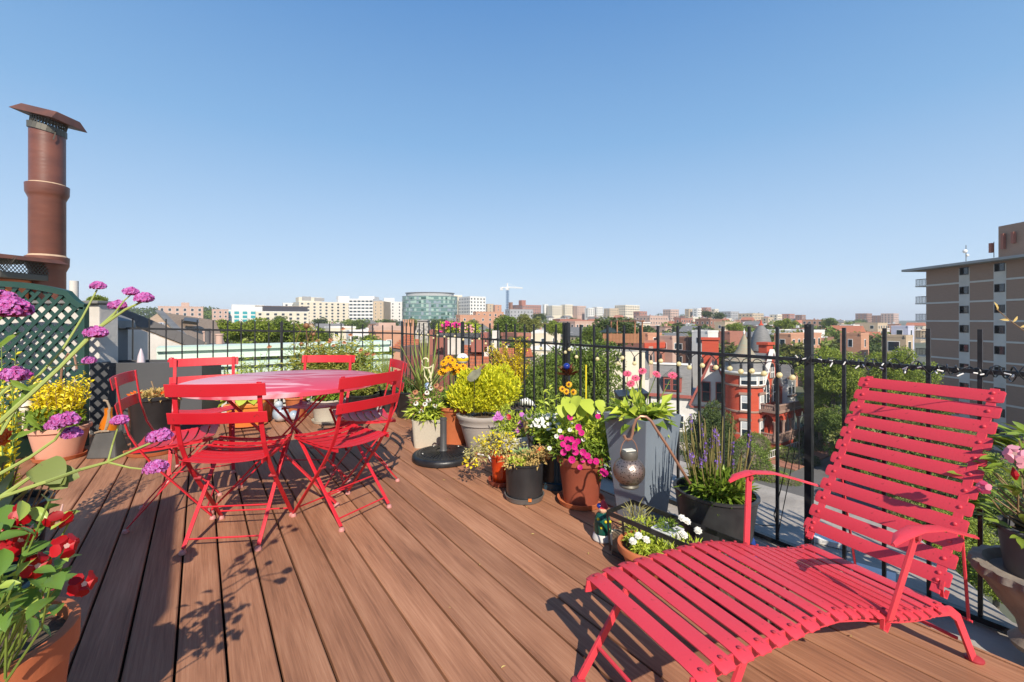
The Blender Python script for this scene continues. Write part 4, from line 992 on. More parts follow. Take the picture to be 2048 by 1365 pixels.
# rusted orb stakes by the back railing
for i,(hx,hy,rr,lab) in enumerate(((613,652,6,'rusted hollow orb on the tallest curled stake by the back railing'),(627,669,4,'rusted orb on the middle curled stake right of the tallest'),(603,689,4.5,'lowest rusted orb on a curled stake left of the coneflowers'))):
    p=at(hx,hy,5.3+.05*i); t=thing('orb_stake',lab,'ornament',(p.x,p.y,0),0,'rusted orb stakes'); r_=rr/F*5.3
    MB().ball((0,0,p.z),r_,16,10).build('orb',M['rust'],t,smooth=True); s=.04*(1-i)
    mb=MB(); mb.tube([(-.02+s,0,.3),(.01+s,0,.6),(-.01,0,p.z)],.004,6); mb.tube([(s+.09*math.cos(a*.5)*(1-a/20),0,.52+.09*math.sin(a*.5)*(1-a/20)) for a in range(14)],.0035,5)
    mb.tube([(s,0,.55),(s-.05,0,.75),(s-.01,0,.92),(s+.03,0,1.0),(s-.02,0,1.08)],.0035,5); mb.build('curled_rod',M['rust'],t,smooth=True)

# zinc planter
p=Vector((.745,2.555,0)); t=thing('potted_plant','tall square blue-grey zinc planter of pink gerberas and broad leaves','potted plant',p,rzD-R(90)+R(0))
loft([sq(.098,0,rr=.006),sq(.155,.585,rr=.006),sq(.143,.585,rr=.006),sq(.138,.54,rr=.006)]).build('planter_box',M['zinc'],t)
MB().box((0,0,.538),(.27,.27,.01)).build('soil',M['soil'],t)
inv=Matrix.Rotation(-(rzD-R(90)),3,'Z')
def loc(v): return inv@(v-p)
bl=MB(); bl.bleaf(.17,.062,.7,.2); LF=bl.build('broad_leaf',F_['mid'],t,smooth=True)
for i in range(44):
    o=LF if i==0 else share(LF,t); a=i*2.4; q=U(.2,1); o.location=(.05*math.cos(a),.05*math.sin(a),.555); o.rotation_euler=(U(-.3,.3),-1.15+q*1.15,a); s=U(.7,1.15)*(.75+.35*q); o.scale=(s,s,s)
cloud('lime_leaves',F_['lime'],t,[(0,0,.60,.15,.15,.05)],90,.10,.04,out=1,up=.3)
sm=MB(); pk_=Heads()
for hx,hy in ((1255,748),(1271,757),(1285,743),(1313,749),(1345,751),(1262,768)):
    q=loc(at(hx,hy,2.45+U(-.08,.1))); stem_to(sm,(q.x*.2,q.y*.2,.55),q,.0028)
    pk_.add(q,inv@Vector((U(-.5,.5),-.8,.9)),.028,'gerb')
pk_.build('gerbera',F_['pink'],t); sm.build('stems',SM,t)
p2=at(1262,790,2.95); t2=thing('bird_feeder','black slanted lamp box on a pole behind the zinc planter','garden light',(p2.x,p2.y,0))
MB().hexa([(-.09,-.06,p2.z-.03),(.08,-.06,p2.z-.03),(.08,.06,p2.z-.03),(-.09,.06,p2.z-.03)],[(-.10,-.07,p2.z),(.10,-.08,p2.z+.025),(.10,.08,p2.z+.035),(-.10,.07,p2.z+.02)]).build('lamp_head',M['black_plastic'],t2,bevel=.004)
MB().tube([(0,0,0),(0,0,p2.z-.03)],.008,8).build('pole',M['black_iron'],t2)
# hook and lantern
p=Vector((.86,2.12,0)); t=thing('shepherd_hook','brown metal shepherd hook leaning in front of the zinc planter','hook',p)
hp=[(1385,975),(1360,935),(1335,893),(1312,858),(1302,842),(1292,834),(1281,833),(1272,840),(1267,853),(1265,868),(1262,878),(1256,881),(1250,876),(1248,870)]
MB().tube([at(a,b,2.12 if i==0 else 2.08)-p for i,(a,b) in enumerate(hp)],.0065,8).build('hook_rod',M['copper_pole'],t,smooth=True)
p=at(1258,942,2.06); t=thing('lantern','round pierced bronze lantern hanging from the shepherd hook','lantern',p)
def lantern_mat():
    m=mat('hammered_bronze',(.20,.155,.135),.38,metal=.75,bump=.3,bsc=60); n=m.node_tree;N=n.nodes;L=n.links;b=N['Principled BSDF']
    tc=N.new('ShaderNodeTexCoord'); v=N.new('ShaderNodeTexVoronoi'); v.inputs['Scale'].default_value=95; L.new(tc.outputs['Object'],v.inputs[0]); r=N.new('ShaderNodeValToRGB'); r.color_ramp.elements[0].position=.22; r.color_ramp.elements[0].color=(.03,.022,.018,1); r.color_ramp.elements[1].position=.30; r.color_ramp.elements[1].color=(.25,.195,.17,1)
    L.new(v.outputs['Distance'],r.inputs[0]); L.new(r.outputs[0],b.inputs[0]); return m
MB().ball((0,0,0),.073,32,20,.93).build('globe',lantern_mat(),t,smooth=True)
MB().lathe([(.036,.055),(.040,.065),(.040,.085),(.037,.093),(.0001,.093)],24).build('collar',M['pewter'],t,smooth=True)
MB().box((0,0,.096),(.05,.035,.004),.3).build('solar_panel',mat('panel_cream',(.7,.68,.6),.25),t)
MB().lathe([(.042,-.072),(.045,-.066),(.038,-.055)],24).build('foot_ring',M['pewter'],t,smooth=True)
MB().tube([(.040*math.cos(a)*1.0,0,.075+.075*math.sin(a)) for a in [PI*i/14 for i in range(15)]],.0022,6).build('handle',M['copper_pole'],t,smooth=True)

# black oval tub of veronica on a blue pot
p=Vector((.975,2.14,0)); t=thing('potted_plant','wide black tub of tall veronica spikes beside the lounger','potted plant',p,rzD)
MB().lathe([(.15,.10),(.165,.11),(.19,.29),(.198,.295),(.198,.305),(.182,.306),(.175,.26)],36,sx=1,sy=.86).build('tub',mat('mottled_black',(.022,.022,.024),.4,col2=(.05,.05,.05),sc=9),t,smooth=True)
MB().lathe([(.18,.265),(.0001,.275)],24,sy=.86).build('soil',M['soil'],t)
cloud('foliage',F_['mid'],t,[(0,0,.32,.13,.12,.06),(-.05,.02,.33,.1,.1,.06)],700,.065,.017,up=.5,out=.9)
sp=MB(); vf=MB(); inv2=Matrix.Rotation(-rzD,3,'Z')
for i in range(54):
    a=U(0,6.28); q=U(0,1)**.5; b=Vector((.12*q*math.cos(a),.10*q*math.sin(a),.28)); tp2=Vector((b.x*1.45+U(-.03,.03),b.y*1.4+U(-.03,.03),U(.45,.66)))
    n_=14; pts=[b.lerp(tp2,k/n_) for k in range(n_+1)]
    sp.tube(pts,[.0014]*5+[.0028+.0009*(k%2) for k in range(n_-5)]+[.0014],6)
    sprigs(sp,[tuple(pts[4])],[tuple(pts[-1])],46,.007,.005)
    if i%3==0:
        m_=pts[-3]
        for k in range(26): petals(vf,m_.lerp(pts[-1],U(-.6,1))+Vector((U(-.005,.005),U(-.005,.005),0)),(U(-1,1),U(-1,1),.3),.0048,4,.8,.1)
sp.build('flower_spike',foliage('spent_spike',(.30,.25,.09),(.17,.16,.05)),t); vf.build('spike_bloom',F_['violet'],t,kind='stuff')
p=Vector((1.0,2.12,0)); t=thing('glazed_pot','cobalt blue glazed pot under the black tub','pot',p)
MB().lathe([(.12,0),(.15,.02),(.155,.06),(.14,.095),(.11,.098)],32).build('pot',M['blue_glaze'],t,smooth=True)

# trough basket
A_=Vector((.455,2.13,0)); ax=Vector((.263,-.327,0)).normalized(); bx_=Vector((.327,.263,0)).normalized(); Lt=.72; Wt=.20; Ht=.20
t=thing('basket_planter','black iron strap window-box frame holding moss roses, reaching under the lounger','planter',A_,math.atan2(ax.y,ax.x))
def tl(u,v,z): return (u,v,z)
for v in (0,Wt): MB().sweep([tl(0,v,Ht),tl(Lt,v,Ht)],.022,.004,(0,0,1)).build('top_strap',M['black_iron'],t); MB().sweep([tl(.03,v,.02),tl(Lt-.03,v,.02)],.02,.004,(0,0,1)).build('bottom_strap',M['black_iron'],t)
for u in (0,Lt): MB().sweep([tl(u,0,Ht),tl(u,Wt,Ht)],.022,.004,(0,0,1)).build('end_strap',M['black_iron'],t)
for i in range(9):
    u=Lt*i/8
    for v in (0,Wt): MB().sweep([tl(u,v,Ht),tl(u*.96+.012,v*.9+.01,.02)],.010,.003,(1,0,0)).build('upright',M['black_iron'],t)
MB().box((Lt/2,Wt/2,.06),(Lt-.04,Wt-.03,.10)).build('coir_liner',mat('coir',(.13,.09,.055),.95,col2=(.22,.16,.10),sc=40,bump=.6,bsc=90),t)
cloud('foliage',F_['lime'],t,[(.15,.1,.14,.12,.08,.05),(.40,.05,.15,.14,.08,.05),(.34,.0,.14,.1,.06,.05),(.55,.1,.14,.12,.08,.05)],1300,.026,.006,up=.6)
cloud('dry_grass',F_['straw'],t,[(.08,.12,.16,.06,.05,.05),(.5,.1,.12,.15,.06,.03)],260,.06,.004,up=.9)
mb=Heads(); inv3=Matrix.Rotation(-math.atan2(ax.y,ax.x),3,'Z')
for hx,hy in ((1374,1043),(1368,1071),(1396,1062),(1364,1037)):
    q=inv3@(at(hx,hy,1.88)-A_)
    mb.add(q,inv3@Vector((U(-.3,.3),-.7,1)),.018,'rose')
mb.build('moss_rose',F_['white'],t)
p=at(1335,1060,1.98); t=thing('potted_plant','little white square pot of sprigs standing in the iron basket','potted plant',(p.x,p.y,.11),math.atan2(ax.y,ax.x))
loft([sq(.035,0,rr=.004),sq(.048,.07,rr=.004),sq(.052,.072,rr=.004),sq(.052,.085,rr=.004),sq(.046,.085,rr=.004),sq(.044,.075,rr=.004)]).build('pot',M['white_plastic'],t)
cloud('foliage',F_['mid'],t,[(0,0,.09,.045,.04,.03)],160,.025,.006,up=.7)
# terracotta bowl
p=Vector((.60,1.985,0)); t=thing('potted_plant','low terracotta bowl of white moss roses at the foot of the lounger','potted plant',p)
MB().lathe([(.075,0),(.08,.004),(.108,.085),(.118,.09),(.126,.095),(.128,.12),(.126,.125),(.114,.125),(.108,.09)],40).build('bowl',M['terracotta'],t,smooth=True)
MB().lathe([(.11,.095),(.0001,.10)],24).build('soil',M['soil'],t)
cloud('foliage',F_['lime'],t,[(0,0,.125,.095,.09,.03),(.0,-.02,.13,.08,.07,.03)],1500,.026,.006,up=.5,out=.5,rnd=.9)
mb=Heads()
for hx,hy in ((1266,1083),(1277,1072),(1293,1080)):
    q=at(hx,hy,1.93)-p
    mb.add(q,(U(-.2,.2),-.6,1),.019,'rose')
mb.build('moss_rose',F_['white'],t)
# ceramic hen figure
p=Vector((.462,2.27,0)); t=thing('garden_figure','glazed garden gnome in a dark green coat and red cap beside the basket','ornament',p)
MB().lathe([(.045,0),(.052,.01),(.048,.03),(.035,.045)],18).build('base',mat('stone_white',(.62,.60,.56),.6,col2=(.45,.42,.38),sc=12),t,smooth=True)
MB().lathe([(.040,.035),(.046,.06),(.043,.10),(.030,.135),(.015,.145)],18).build('coat',mat('green_glaze',(.006,.06,.045),.15,col2=(.01,.09,.06),sc=9),t,smooth=True)
for a,z in ((-1.4,.11),(-1.9,.08),(-1.0,.07),(-2.3,.12),(-.7,.105)): MB().ball((.043*math.cos(a),.043*math.sin(a),z),.007,8,5).build('spot',F_['yellow'],t)
MB().ball((.0,-.004,.158),.022,14,9).build('head',mat('skin_glaze',(.62,.38,.26),.3),t,smooth=True)
MB().ball((-.012,-.024,.158),.004,6,4).build('nose',bpy.data.materials['skin_glaze'],t)
MB().lathe([(.026,.166),(.020,.182),(.008,.20),(.0001,.205)],14,(.004,0,0)).build('cap',M['red'],t,smooth=True)
MB().ball((-.018,-.004,.176),.013,10,7).build('blue_pompom',M['blue_glaze'],t,smooth=True)
mb=MB(); mb.lathe([(.03,.0),(.035,.05),(.033,.055),(.022,.03)],14,(.055,-.03,0)); mb.build('shell_basket',bpy.data.materials['cream_ceramic'],t,smooth=True)

# ------------------------------------------------------------------ front-left mandevilla
p=Vector((-1.14,.93,0)); t=thing('potted_plant','orange terracotta pot of red mandevilla at the lower left corner','potted plant',p)
pot(t,.12,.165,.44,M['terracotta'],.06)
lm=MB(); lm.bleaf(.085,.044,.6,.3); ML=lm.build('leaf',foliage('mandevilla_leaf',(.20,.34,.06),(.10,.20,.04),.3,.35),t,smooth=True)
ly=MB(); ly.bleaf(.07,.034,.5,.35); MY=ly.build('young_leaf',foliage('young_leaf',(.50,.58,.14),(.36,.48,.09),.35,.35),t,smooth=True)
sm=MB(); k1=k2=0
spots=[(10,1200),(40,1180),(60,1160),(90,1175),(110,1165),(70,1195),(20,1150),(95,1110),(130,1100),(120,1130),(60,1100),(85,1020),(105,1012),(120,1020),(130,1035),(70,1040),(50,1075),(30,1225),(0,1240),(80,1215),(45,1130),(10,1020),(0,1100),(25,1085),(100,1145),(125,1120),(60,1225),(15,1260),(-20,1180),(-30,1120),(-40,1220),(40,1060),(150,1125),(100,1190),(75,1150),(5,1170),(30,1205),(-10,1060),(48,1010),(20,1000)]+[(U(-20,115),U(1165,1250)) for _ in range(38)]+[(U(-30,120),U(1030,1180)) for _ in range(22)]
for i,(hx,hy) in enumerate(spots):
    Y=U(.74,.92); q=at(hx,hy,Y)-p; a=U(-2.6,.4)
    if i%3==2: o=MY if k2==0 else share(MY,t); k2+=1
    else: o=ML if k1==0 else share(ML,t); k1+=1
    s=U(.42,.70); o.location=q-Vector((math.cos(a),math.sin(a),0))*.03; o.rotation_euler=(U(-.7,.7),U(-.7,.5),a); o.scale=(s,s,s)
    if i%4==0: stem_to(sm,(q.x*.5,q.y*.5,.44),o.location,.002,.02)
for i in range(34):
    a=U(0,6.28); e=U(.05,.15); o=share(ML,t); o.location=(e*math.cos(a),e*math.sin(a),U(.46,.62)); o.rotation_euler=(U(-.6,.6),U(-.8,.4),U(0,6.28)); s=U(.42,.70); o.scale=(s,s,s)
sm.build('stems',SM,t)
def trumpet(t,c,d,petm,throat,s=1.0):
    c=Vector(c); d=Vector(d).normalized()
    MB().tube([c-d*.075*s,c-d*.05*s,c-d*.02*s,c+d*.002*s],[.0022*s,.0035*s,.007*s,.0085*s],10).build('flower_tube',throat,t,smooth=True)
    mb=MB(); x=d.orthogonal().normalized(); y=d.cross(x)
    for k in range(5):
        a=2*PI*k/5+U(-.2,.2); e=x*math.cos(a)+y*math.sin(a); sd=d.cross(e); tw=U(-.3,.3)
        rows=[]
        for u,wv,zf in ((-.24,.002,-.004),(.0,.008,0),(.3,.015,.004),(.62,.021,-.003),(.85,.017,-.012),(1.0,.003,-.016)):
            ctr=c+e*(.008+.030*u)*s+d*(zf+.001)*s
            rows.append([ctr-sd*wv*s-d*.007*s*tw,ctr+d*.002*s,ctr+sd*(wv*s*.9)+d*.009*s*tw+e*.004*s])
        vs=[v for r_ in rows for v in r_]; fs=[]
        for i in range(5):
            for j in range(2): b=3*i+j; fs.append((b,b+1,b+4,b+3))
        mb.add([tuple(v) for v in vs],fs)
    mb.build('flower',petm,t,smooth=True)
TH=mat('pale_pink_throat',(.70,.42,.34),.4,trans=.2)
for hx,hy,d in ((168,1168,(1,-.45,.25)),(133,1092,(1,-.35,.35)),(75,1132,(1,-.4,.2)),(116,1045,(.5,-.7,-.5)),(30,1048,(.3,-.8,-.4)),(42,1080,(.4,-.9,-.3)),(8,1108,(.2,-1,.1)),(22,1030,(-.2,-.8,.5)),(5,1065,(-.5,-1,.2))):
    trumpet(t,at(hx,hy,.80)-p,d,F_['crimson'],TH,.54)
mb=MB(); mb.tube([at(95,1170,.80)-p,at(106,1172,.80)-p,at(110,1168,.80)-p],[.003,.008,.002],8); mb.build('flower_bud',F_['pink'],t)
# verbena
p=Vector((-1.66,1.15,0)); t=thing('potted_plant','tall wispy verbena with lilac flower heads leaning in from the left edge','potted plant',p)
pot(t,.12,.16,.30,M['dark_terracotta'])
heads=[(196,573,14,.98),(262,585,15,.98),(288,598,19,.96),(235,612,17,1.0),(192,667,22,.92),(178,722,12,1.0),(22,620,38,.80),(2,600,30,.82),(30,752,28,.86),(128,842,27,.86),(142,868,20,.88),(108,852,16,.88),(240,842,17,.95),(320,874,25,.92),(313,935,23,.92),(300,940,14,.93)]
sm=MB()
for hx,hy,rr,Y in heads:
    fl_=MB(); cal=MB()
    c=at(hx,hy,Y)-p; r_=rr/F*Y*.86; n=int(60+rr*4); r_*=.92
    for i in range(n):
        th=math.acos(1-1.35*U(0,1)); a=U(0,6.28); d=Vector((math.sin(th)*math.cos(a),math.sin(th)*math.sin(a),math.cos(th)*.75)); q=c+Vector((d.x*r_*U(.8,1.1),d.y*r_,d.z*r_*U(.7,1.05)))
        petals(fl_,q,d+Vector((U(-.6,.6),U(-.8,.3),U(-.3,.5))),.0044,5,.9,.2,U(0,6))
    for i in range(n//2):
        th=math.acos(1-1.7*U(0,1)); a=U(0,6.28); d=Vector((math.sin(th)*math.cos(a),math.sin(th)*math.sin(a),math.cos(th)*.7)); cal.tube([c-Vector((0,0,r_*.45)),c+d*r_*.90],[.0014,.0019],4)
    fo=fl_.build('flower_head',F_['verb'],t); cal.build('calyx',F_['calyx'],fo)
def vs_(pts,w=.0028):
    q=[at(x,y,Y)-p for x,y,Y in pts]; k=len(q); sm.tube(q,[w*(1.25-.5*i/(k-1)) for i in range(k)],6)
vs_([(0,870,.86),(60,770,.90),(125,700,.93),(165,635,.96),(194,580,.98)],.0022)
vs_([(-40,880,.80),(60,790,.84),(120,735,.88),(180,672,.92),(232,625,.97)],.0035)
vs_([(120,735,.88),(200,655,.93),(250,620,.95),(284,604,.96)],.0026); vs_([(228,628,.96),(250,600,.97),(262,590,.98)],.0014)
vs_([(100,735,.9),(140,732,.96),(176,728,1.0)],.0014); vs_([(-30,840,.8),(0,790,.84),(28,765,.86)],.003)
vs_([(0,948,.82),(60,915,.84),(110,880,.86),(128,855,.86)],.0026); vs_([(0,995,.80),(90,965,.84),(160,940,.90),(215,925,.94),(270,900,.93),(318,880,.92)],.0030)
vs_([(216,925,.94),(225,890,.95),(238,848,.95)],.0017); vs_([(216,925,.94),(260,936,.93),(308,941,.92)],.0018)
vs_([(-20,1010,.80),(60,955,.82)],.004)
sm.build('stems',mat('verbena_stem',(.34,.40,.10),.5,trans=.1),t)
for x,y,Y,d,L_2 in ((20,760,.84,(1,0,-.6),.06),(50,820,.85,(.6,0,-1),.07),(-5,700,.82,(1,0,1),.07),(10,830,.86,(.7,.1,.9),.08),(40,800,.86,(.8,.2,1.2),.06),(0,640,.84,(.6,.2,1),.06),(15,880,.85,(1,0,.4),.07)): MB().leaf(at(x,y,Y)-p,d,(0,-1,.3),L_2*.7,.012,.3,.1).build('narrow_leaf',F_['mid'],t)
# heart-leaved plant and marigold between the pots
p=at(70,1000,1.35); p.z=0; p.x-=.17; t=thing('potted_plant','pot of broad heart-shaped leaves and an orange marigold near the left edge','potted plant',p)
pot(t,.09,.12,.30,M['dark_green_paint'])
bl=MB(); bl.bleaf(.12,.11,.4,.12,True); o1=bl.build('heart_leaf',foliage('heart_leaf',(.26,.30,.08),(.18,.22,.06),.5,.3),t,smooth=True); sm=MB(); k=0
for hx,hy,s,a in ((35,935,.95,-1.2),(85,930,.75,-.4),(95,950,.6,.3),(8,925,.8,-2),(48,990,.5,-1.6),(110,960,.4,-.3),(-20,970,.9,2),(20,985,.6,-1),(125,955,.3,-.8)):
    q=at(hx,hy,1.30)-p; o=o1 if k==0 else share(o1,t); k+=1; o.location=q; o.rotation_euler=(U(.5,1.0),U(.1,.6),a); o.scale=(s,s,s); stem_to(sm,(0,0,.28),q,.003)
sm.build('stems',M['purple_stem'],t); mb=MB(); q=at(6,876,1.32)-p; [petals(mb,q,(.2,-1,.4),.028-.006*k,10,.8,.1+.3*k,k) for k in range(3)]; mb.build('marigold',F_['orange_petal'],t,kind='stuff')
p=at(5,900,2.0); p.z=0; t=thing('potted_plant','yellow-flowered upright shrub cut by the left edge in front of the lattice','potted plant',p); pot(t,.12,.16,.3,M['black_plastic'])
lf=MB(); sm=MB(); bs=[];tt=[]
for i in range(22): q=at(U(-60,38),U(690,800),2.0+U(-.1,.1))-p; bs.append((q.x*.5,q.y*.5,.28)); tt.append(tuple(q))
sprigs(lf,bs,tt,22,.045,.02,stem=sm); lf.build('foliage',F_['yellow'],t); sm.build('stems',SM,t)

# ------------------------------------------------------------------ right-edge urn
p=Vector((1.80,1.50,0)); t=thing('stone_urn','scalloped stone-coloured urn at the right edge of the deck','urn',p)
n=160; rings=[]
for rr,z,sc in ((.09,0,0),(.10,.02,0),(.07,.05,0),(.08,.09,0),(.13,.15,.0),(.165,.20,0),(.185,.23,.012),(.198,.25,.016),(.196,.272,.012),(.17,.278,0),(.15,.25,0)):
    rings.append([((rr*.88+sc*.9*abs(math.cos(k*PI/8+z*30)))*math.cos(2*PI*k/n),(rr*.88+sc*.9*abs(math.cos(k*PI/8+z*30)))*math.sin(2*PI*k/n),z) for k in range(n)])
loft(rings).build('urn_body',mat('aged_stone',(.33,.27,.20),.7,col2=(.14,.12,.11),sc=9,bump=.3,amt=.2),t,smooth=True)
p=Vector((1.81,1.51,.24)); t=thing('potted_plant','dark grey pot of pale pink mandevilla standing in the stone urn','potted plant',p)
pot(t,.095,.115,.17,mat('dark_grey_pot',(.08,.08,.09),.6,col2=(.11,.11,.12),sc=6),.02)
lm=MB(); lm.bleaf(.09,.032,.5,.25); LFm=lm.build('leaf',foliage('glossy_leaf',(.34,.42,.07),(.16,.26,.03),.3,.3),t,smooth=True); sm=MB()
for i in range(230):
    a=U(0,6.28); u=U(0,1); rr=.17*math.sin(PI*min(1,u*.8+.15))*U(.5,1.0); q=Vector((rr*math.cos(a)-.02,rr*math.sin(a),.13+.36*u)); o=LFm if i==0 else share(LFm,t)
    o.location=q; o.rotation_euler=(U(-.4,.4),-U(-.1,.9),a+U(-.5,.5)); s=U(.65,1.05); o.scale=(s,s,s)
    if i%6==0: stem_to(sm,(0,0,.14),q,.003)
for pts in ([(2046,670),(2020,645),(1995,620)],[(2020,645),(2032,630)],[(2048,820),(2010,800),(1990,790)]):
    pass
q0=at(2100,700,1.45)-p; sm.tube([(0.05,0,.2),tuple(q0),tuple(at(2048,662,1.45)-p),tuple(at(2018,640,1.45)-p),tuple(at(1992,618,1.45)-p)],[.003,.002,.0018,.0015,.0012],5)
for x,y,d in ((2025,645,(1,0,1)),(2020,641,(-1,0,.1)),(1996,621,(-.3,0,1)),(2040,655,(1,0,.3))): MB().leaf(at(x,y,1.45)-p,d,(0,-1,.2),.03,.008).build('bronze_leaf',F_['dry'],t)
sm.build('stems',M['purple_stem'],t)
for hx,hy,d in ((2030,908,(-.9,-.5,.4)),(2046,918,(.3,-1,.3))): trumpet(t,at(hx,hy,1.34)-p,d,F_['pale_pink'],TH,.72)
trumpet(t,at(1965,975,1.36)-p,(-1,-.2,.2),F_['pink'],F_['pink'],.5)
mb=MB(); mb.tube([at(2032,960,1.36)-p,at(2030,950,1.36)-p,at(2026,935,1.36)-p],[.003,.010,.002],8); mb.build('flower_bud',F_['crimson'],t)

# ------------------------------------------------------------------ string lights and wrapped rope light
sb_=f2(13,.9); t=thing('string_lights','festoon string of round frosted bulbs looped along the railing','string lights',sb_)
bb=MB(); bb.ball((0,0,-.030),.0145,12,8); bb.lathe([(.006,-.017),(.006,-.005),(.005,0)],8); B0=bb.build('bulb',M['bulb'],t,smooth=True)
bc=MB(); bc.lathe([(.0075,-.014),(.0075,.008),(.004,.014),(.0001,.015)],8); BC0=bc.build('bulb_socket',M['black_plastic'],t,smooth=True)
cord=MB(); bl_=[(838,668),(846,672),(859,670),(870,677),(878,671),(892,674),(900,678),(913,673),(930,680),(948,683),(962,679),(975,688),(990,689),(1017,696),(1086,697),(1135,705),(1143,699),(1157,714),(1199,718),(1240,727),(1249,716),(1273,727),(1306,725),(1326,722),(1362,728),(1383,735),(1409,731),(1436,735),(1464,737),(1486,743),(1508,742),(1532,747),(1563,750),(1589,755)]
prev=None
for i,(hx,hy) in enumerate(bl_):
    q=f2px(hx,hy)-NV*.022+Vector((0,0,.03))-sb_
    k=1.0 if hx>1040 else .9
    for pr_ in (B0,BC0):
        o=pr_ if i==0 else share(pr_,t); o.location=q; o.scale=(k,k,k)
    top=q+Vector((0,0,.014)); 
    if prev is not None and hx-px_<75:
        md=(prev+top)/2; md.z=max(prev.z,top.z)+.022; cord.tube([prev,prev.lerp(md,.5)+Vector((0,0,.008)),md,top.lerp(md,.5)+Vector((0,0,.008)),top],.0025,5)
    elif prev is not None:
        md=(prev+top)/2; md.z-=.01; cord.tube([prev,md,top],.0025,5)
    prev=top; px_=hx
cord.build('cord',M['black_plastic'],t)
p=f2(6,.9); t=thing('rope_light','tangled black light cord with white clips coiled round the top rail at right','string lights',p)
cc=MB(); clips=MB(); cx1=f2(8.35,TR); cx2=f2(4.4,TR); N_=520; pts=[]
for i in range(N_):
    u=i/N_; q=cx1.lerp(cx2,u); ph=u*2*PI*34+2*math.sin(u*60); rr=.017+.006*math.sin(u*37)+.004*math.sin(u*91); pts.append(q+NV*(rr*math.cos(ph))+Vector((0,0,rr*math.sin(ph)))-p)
cc.tube(pts,.0028,5); pts=[]
for i in range(N_//2):
    u=i/(N_//2); q=cx1.lerp(cx2,u); ph=-u*2*PI*17+1; rr=.022+.010*math.sin(u*23+1); pts.append(q+NV*(rr*math.cos(ph))+Vector((0,0,rr*math.sin(ph)))-p)
cc.tube(pts,.0025,5); cc.build('cord',M['black_plastic'],t)
for i in range(34):
    u=(i+U(0,.8))/34; q=cx1.lerp(cx2,u)-p-NV*.02+Vector((0,0,U(-.012,.012))); d=(DV*U(-1,1)-NV*.3+Vector((0,0,U(-1,.6)))).normalized()*U(.012,.024); clips.tube([q,q+d],.0028,6)
clips.build('white_clip',M['white_trim'],t)
p=f2(8.9,.5); mb=MB(p); A=[f2px(1590,760)-NV*.01,f2px(1588,850),f2px(1583,900)-NV*.03,f2px(1560,985),f2px(1548,1030),f2px(1556,1062)]; mb.tube(A,.0025,5)
mb.tube([f2px(1590,900),f2px(1575,975),f2px(1562,1040),f2px(1555,1075)],.0022,5); mb.tube([f2px(1562,1050),f2px(1530,1052),f2px(1505,1048),f2px(1512,1070)],.0022,5)
tag(mb.build('hanging_cord',M['black_plastic'],smooth=True),'thin black cord hanging down the railing behind the lounger armrest','cable')

# fallen leaves and crumbs of potting soil on the boards near the pots
random.seed(3); mb=MB()
for i in range(70):
    n_=U(.6,1.95); s_=U(-.6,4.8)
    if i<45: n_=U(1.25,2.05)
    q=sn(s_,n_,.003); mb.leaf(q,(U(-1,1),U(-1,1),U(0,.25)),(0,0,1),U(.008,.022),U(.004,.010),.2,.3)
o=mb.build('leaf_litter',F_['dry'],None,kind='stuff'); tag(o,'dry fallen leaves and petals scattered on the deck boards beside the pots','leaf litter')
# ================================================================== THE CITY
random.seed(5); rng=np.random.default_rng(21)
def interp(x,xs,ys): return float(np.interp(x,xs,ys))
def ground(X,Y):
    Y=max(Y,1); px=1024+F*X/Y
    base=interp(Y,[0,60,200,400,700,1000,1600,4000],[-17,-17,-13.5,-10,-1,6,13,13])
    low=interp(Y,[0,60,200,400,700,1000,1600,4000],[-17,-17,-14.5,-14,-12,-9,-6,-6])
    k=interp(px,[-2000,350,420,1400,1700,2100,4000],[1.25,1.25,1,1,.35,0,0])
    return low+(base-low)*k
M['land']=mat('city_ground',(.13,.125,.10),.95,col2=(.06,.085,.035),sc=.05,amt=.4,bump=.2,bsc=2)
vs=[];fs=[]; ys=[-60,-20,4,20,40,60,80,110,150,200,260,330,410,500,600,720,860,1020,1250,1600,2200,4000]; nx=41
for y in ys:
    sp=max(160,y*2.4)
    for i in range(nx):
        x=-sp+2*sp*i/(nx-1); vs.append((x,y,ground(x,max(y,1)) if y>0 else -17))
for j in range(len(ys)-1):
    for i in range(nx-1): a=j*nx+i; fs.append((a,a+1,a+nx+1,a+nx))
struct(MB().add(vs,fs).build('ground',M['land']))
def sheet(name,pts,z,m): 
    return struct(MB().add([(p.x,p.y,z) for p in pts],[tuple(range(len(pts)))]).build(name,m))
M['asphalt']=mat('asphalt',(.13,.125,.12),.9,col2=(.10,.095,.09),sc=.6,bump=.2,bsc=30)
M['walk']=mat('pale_pavement',(.42,.36,.29),.9,col2=(.34,.29,.23),sc=.5)
M['brickwalk']=mat('brick_paving',(.36,.16,.10),.9,col2=(.28,.12,.08),sc=6)
M['lawn']=mat('lawn',(.07,.13,.025),.95,col2=(.11,.16,.04),sc=1.5,bump=.4,bsc=30)
sheet('road',[sn(-60,44.5),sn(-60,54.5),sn(160,54.5),sn(160,44.5)],-16.98,M['asphalt'])
struct(MB().extr([sn(26,54.5,-17.1),sn(26,58.6,-17.1),sn(26,58.6,-16.86),sn(26,54.5,-16.86)],DV*110).build('pavement',M['walk']))
struct(MB().extr([sn(24.3,58.7,-17.1),sn(27.6,58.7,-17.1),sn(27.6,58.7,-16.86),sn(24.3,58.7,-16.86)],NV*70).build('side_pavement',M['brickwalk']))
sheet('side_road',[sn(13,54.6),sn(13,150),sn(24.2,150),sn(24.2,54.6)],-16.97,M['asphalt'])
sheet('garden_lawn',[sn(27.7,58.7),sn(27.7,63.2),sn(75,63.2),sn(75,58.7)],-16.95,M['lawn'])
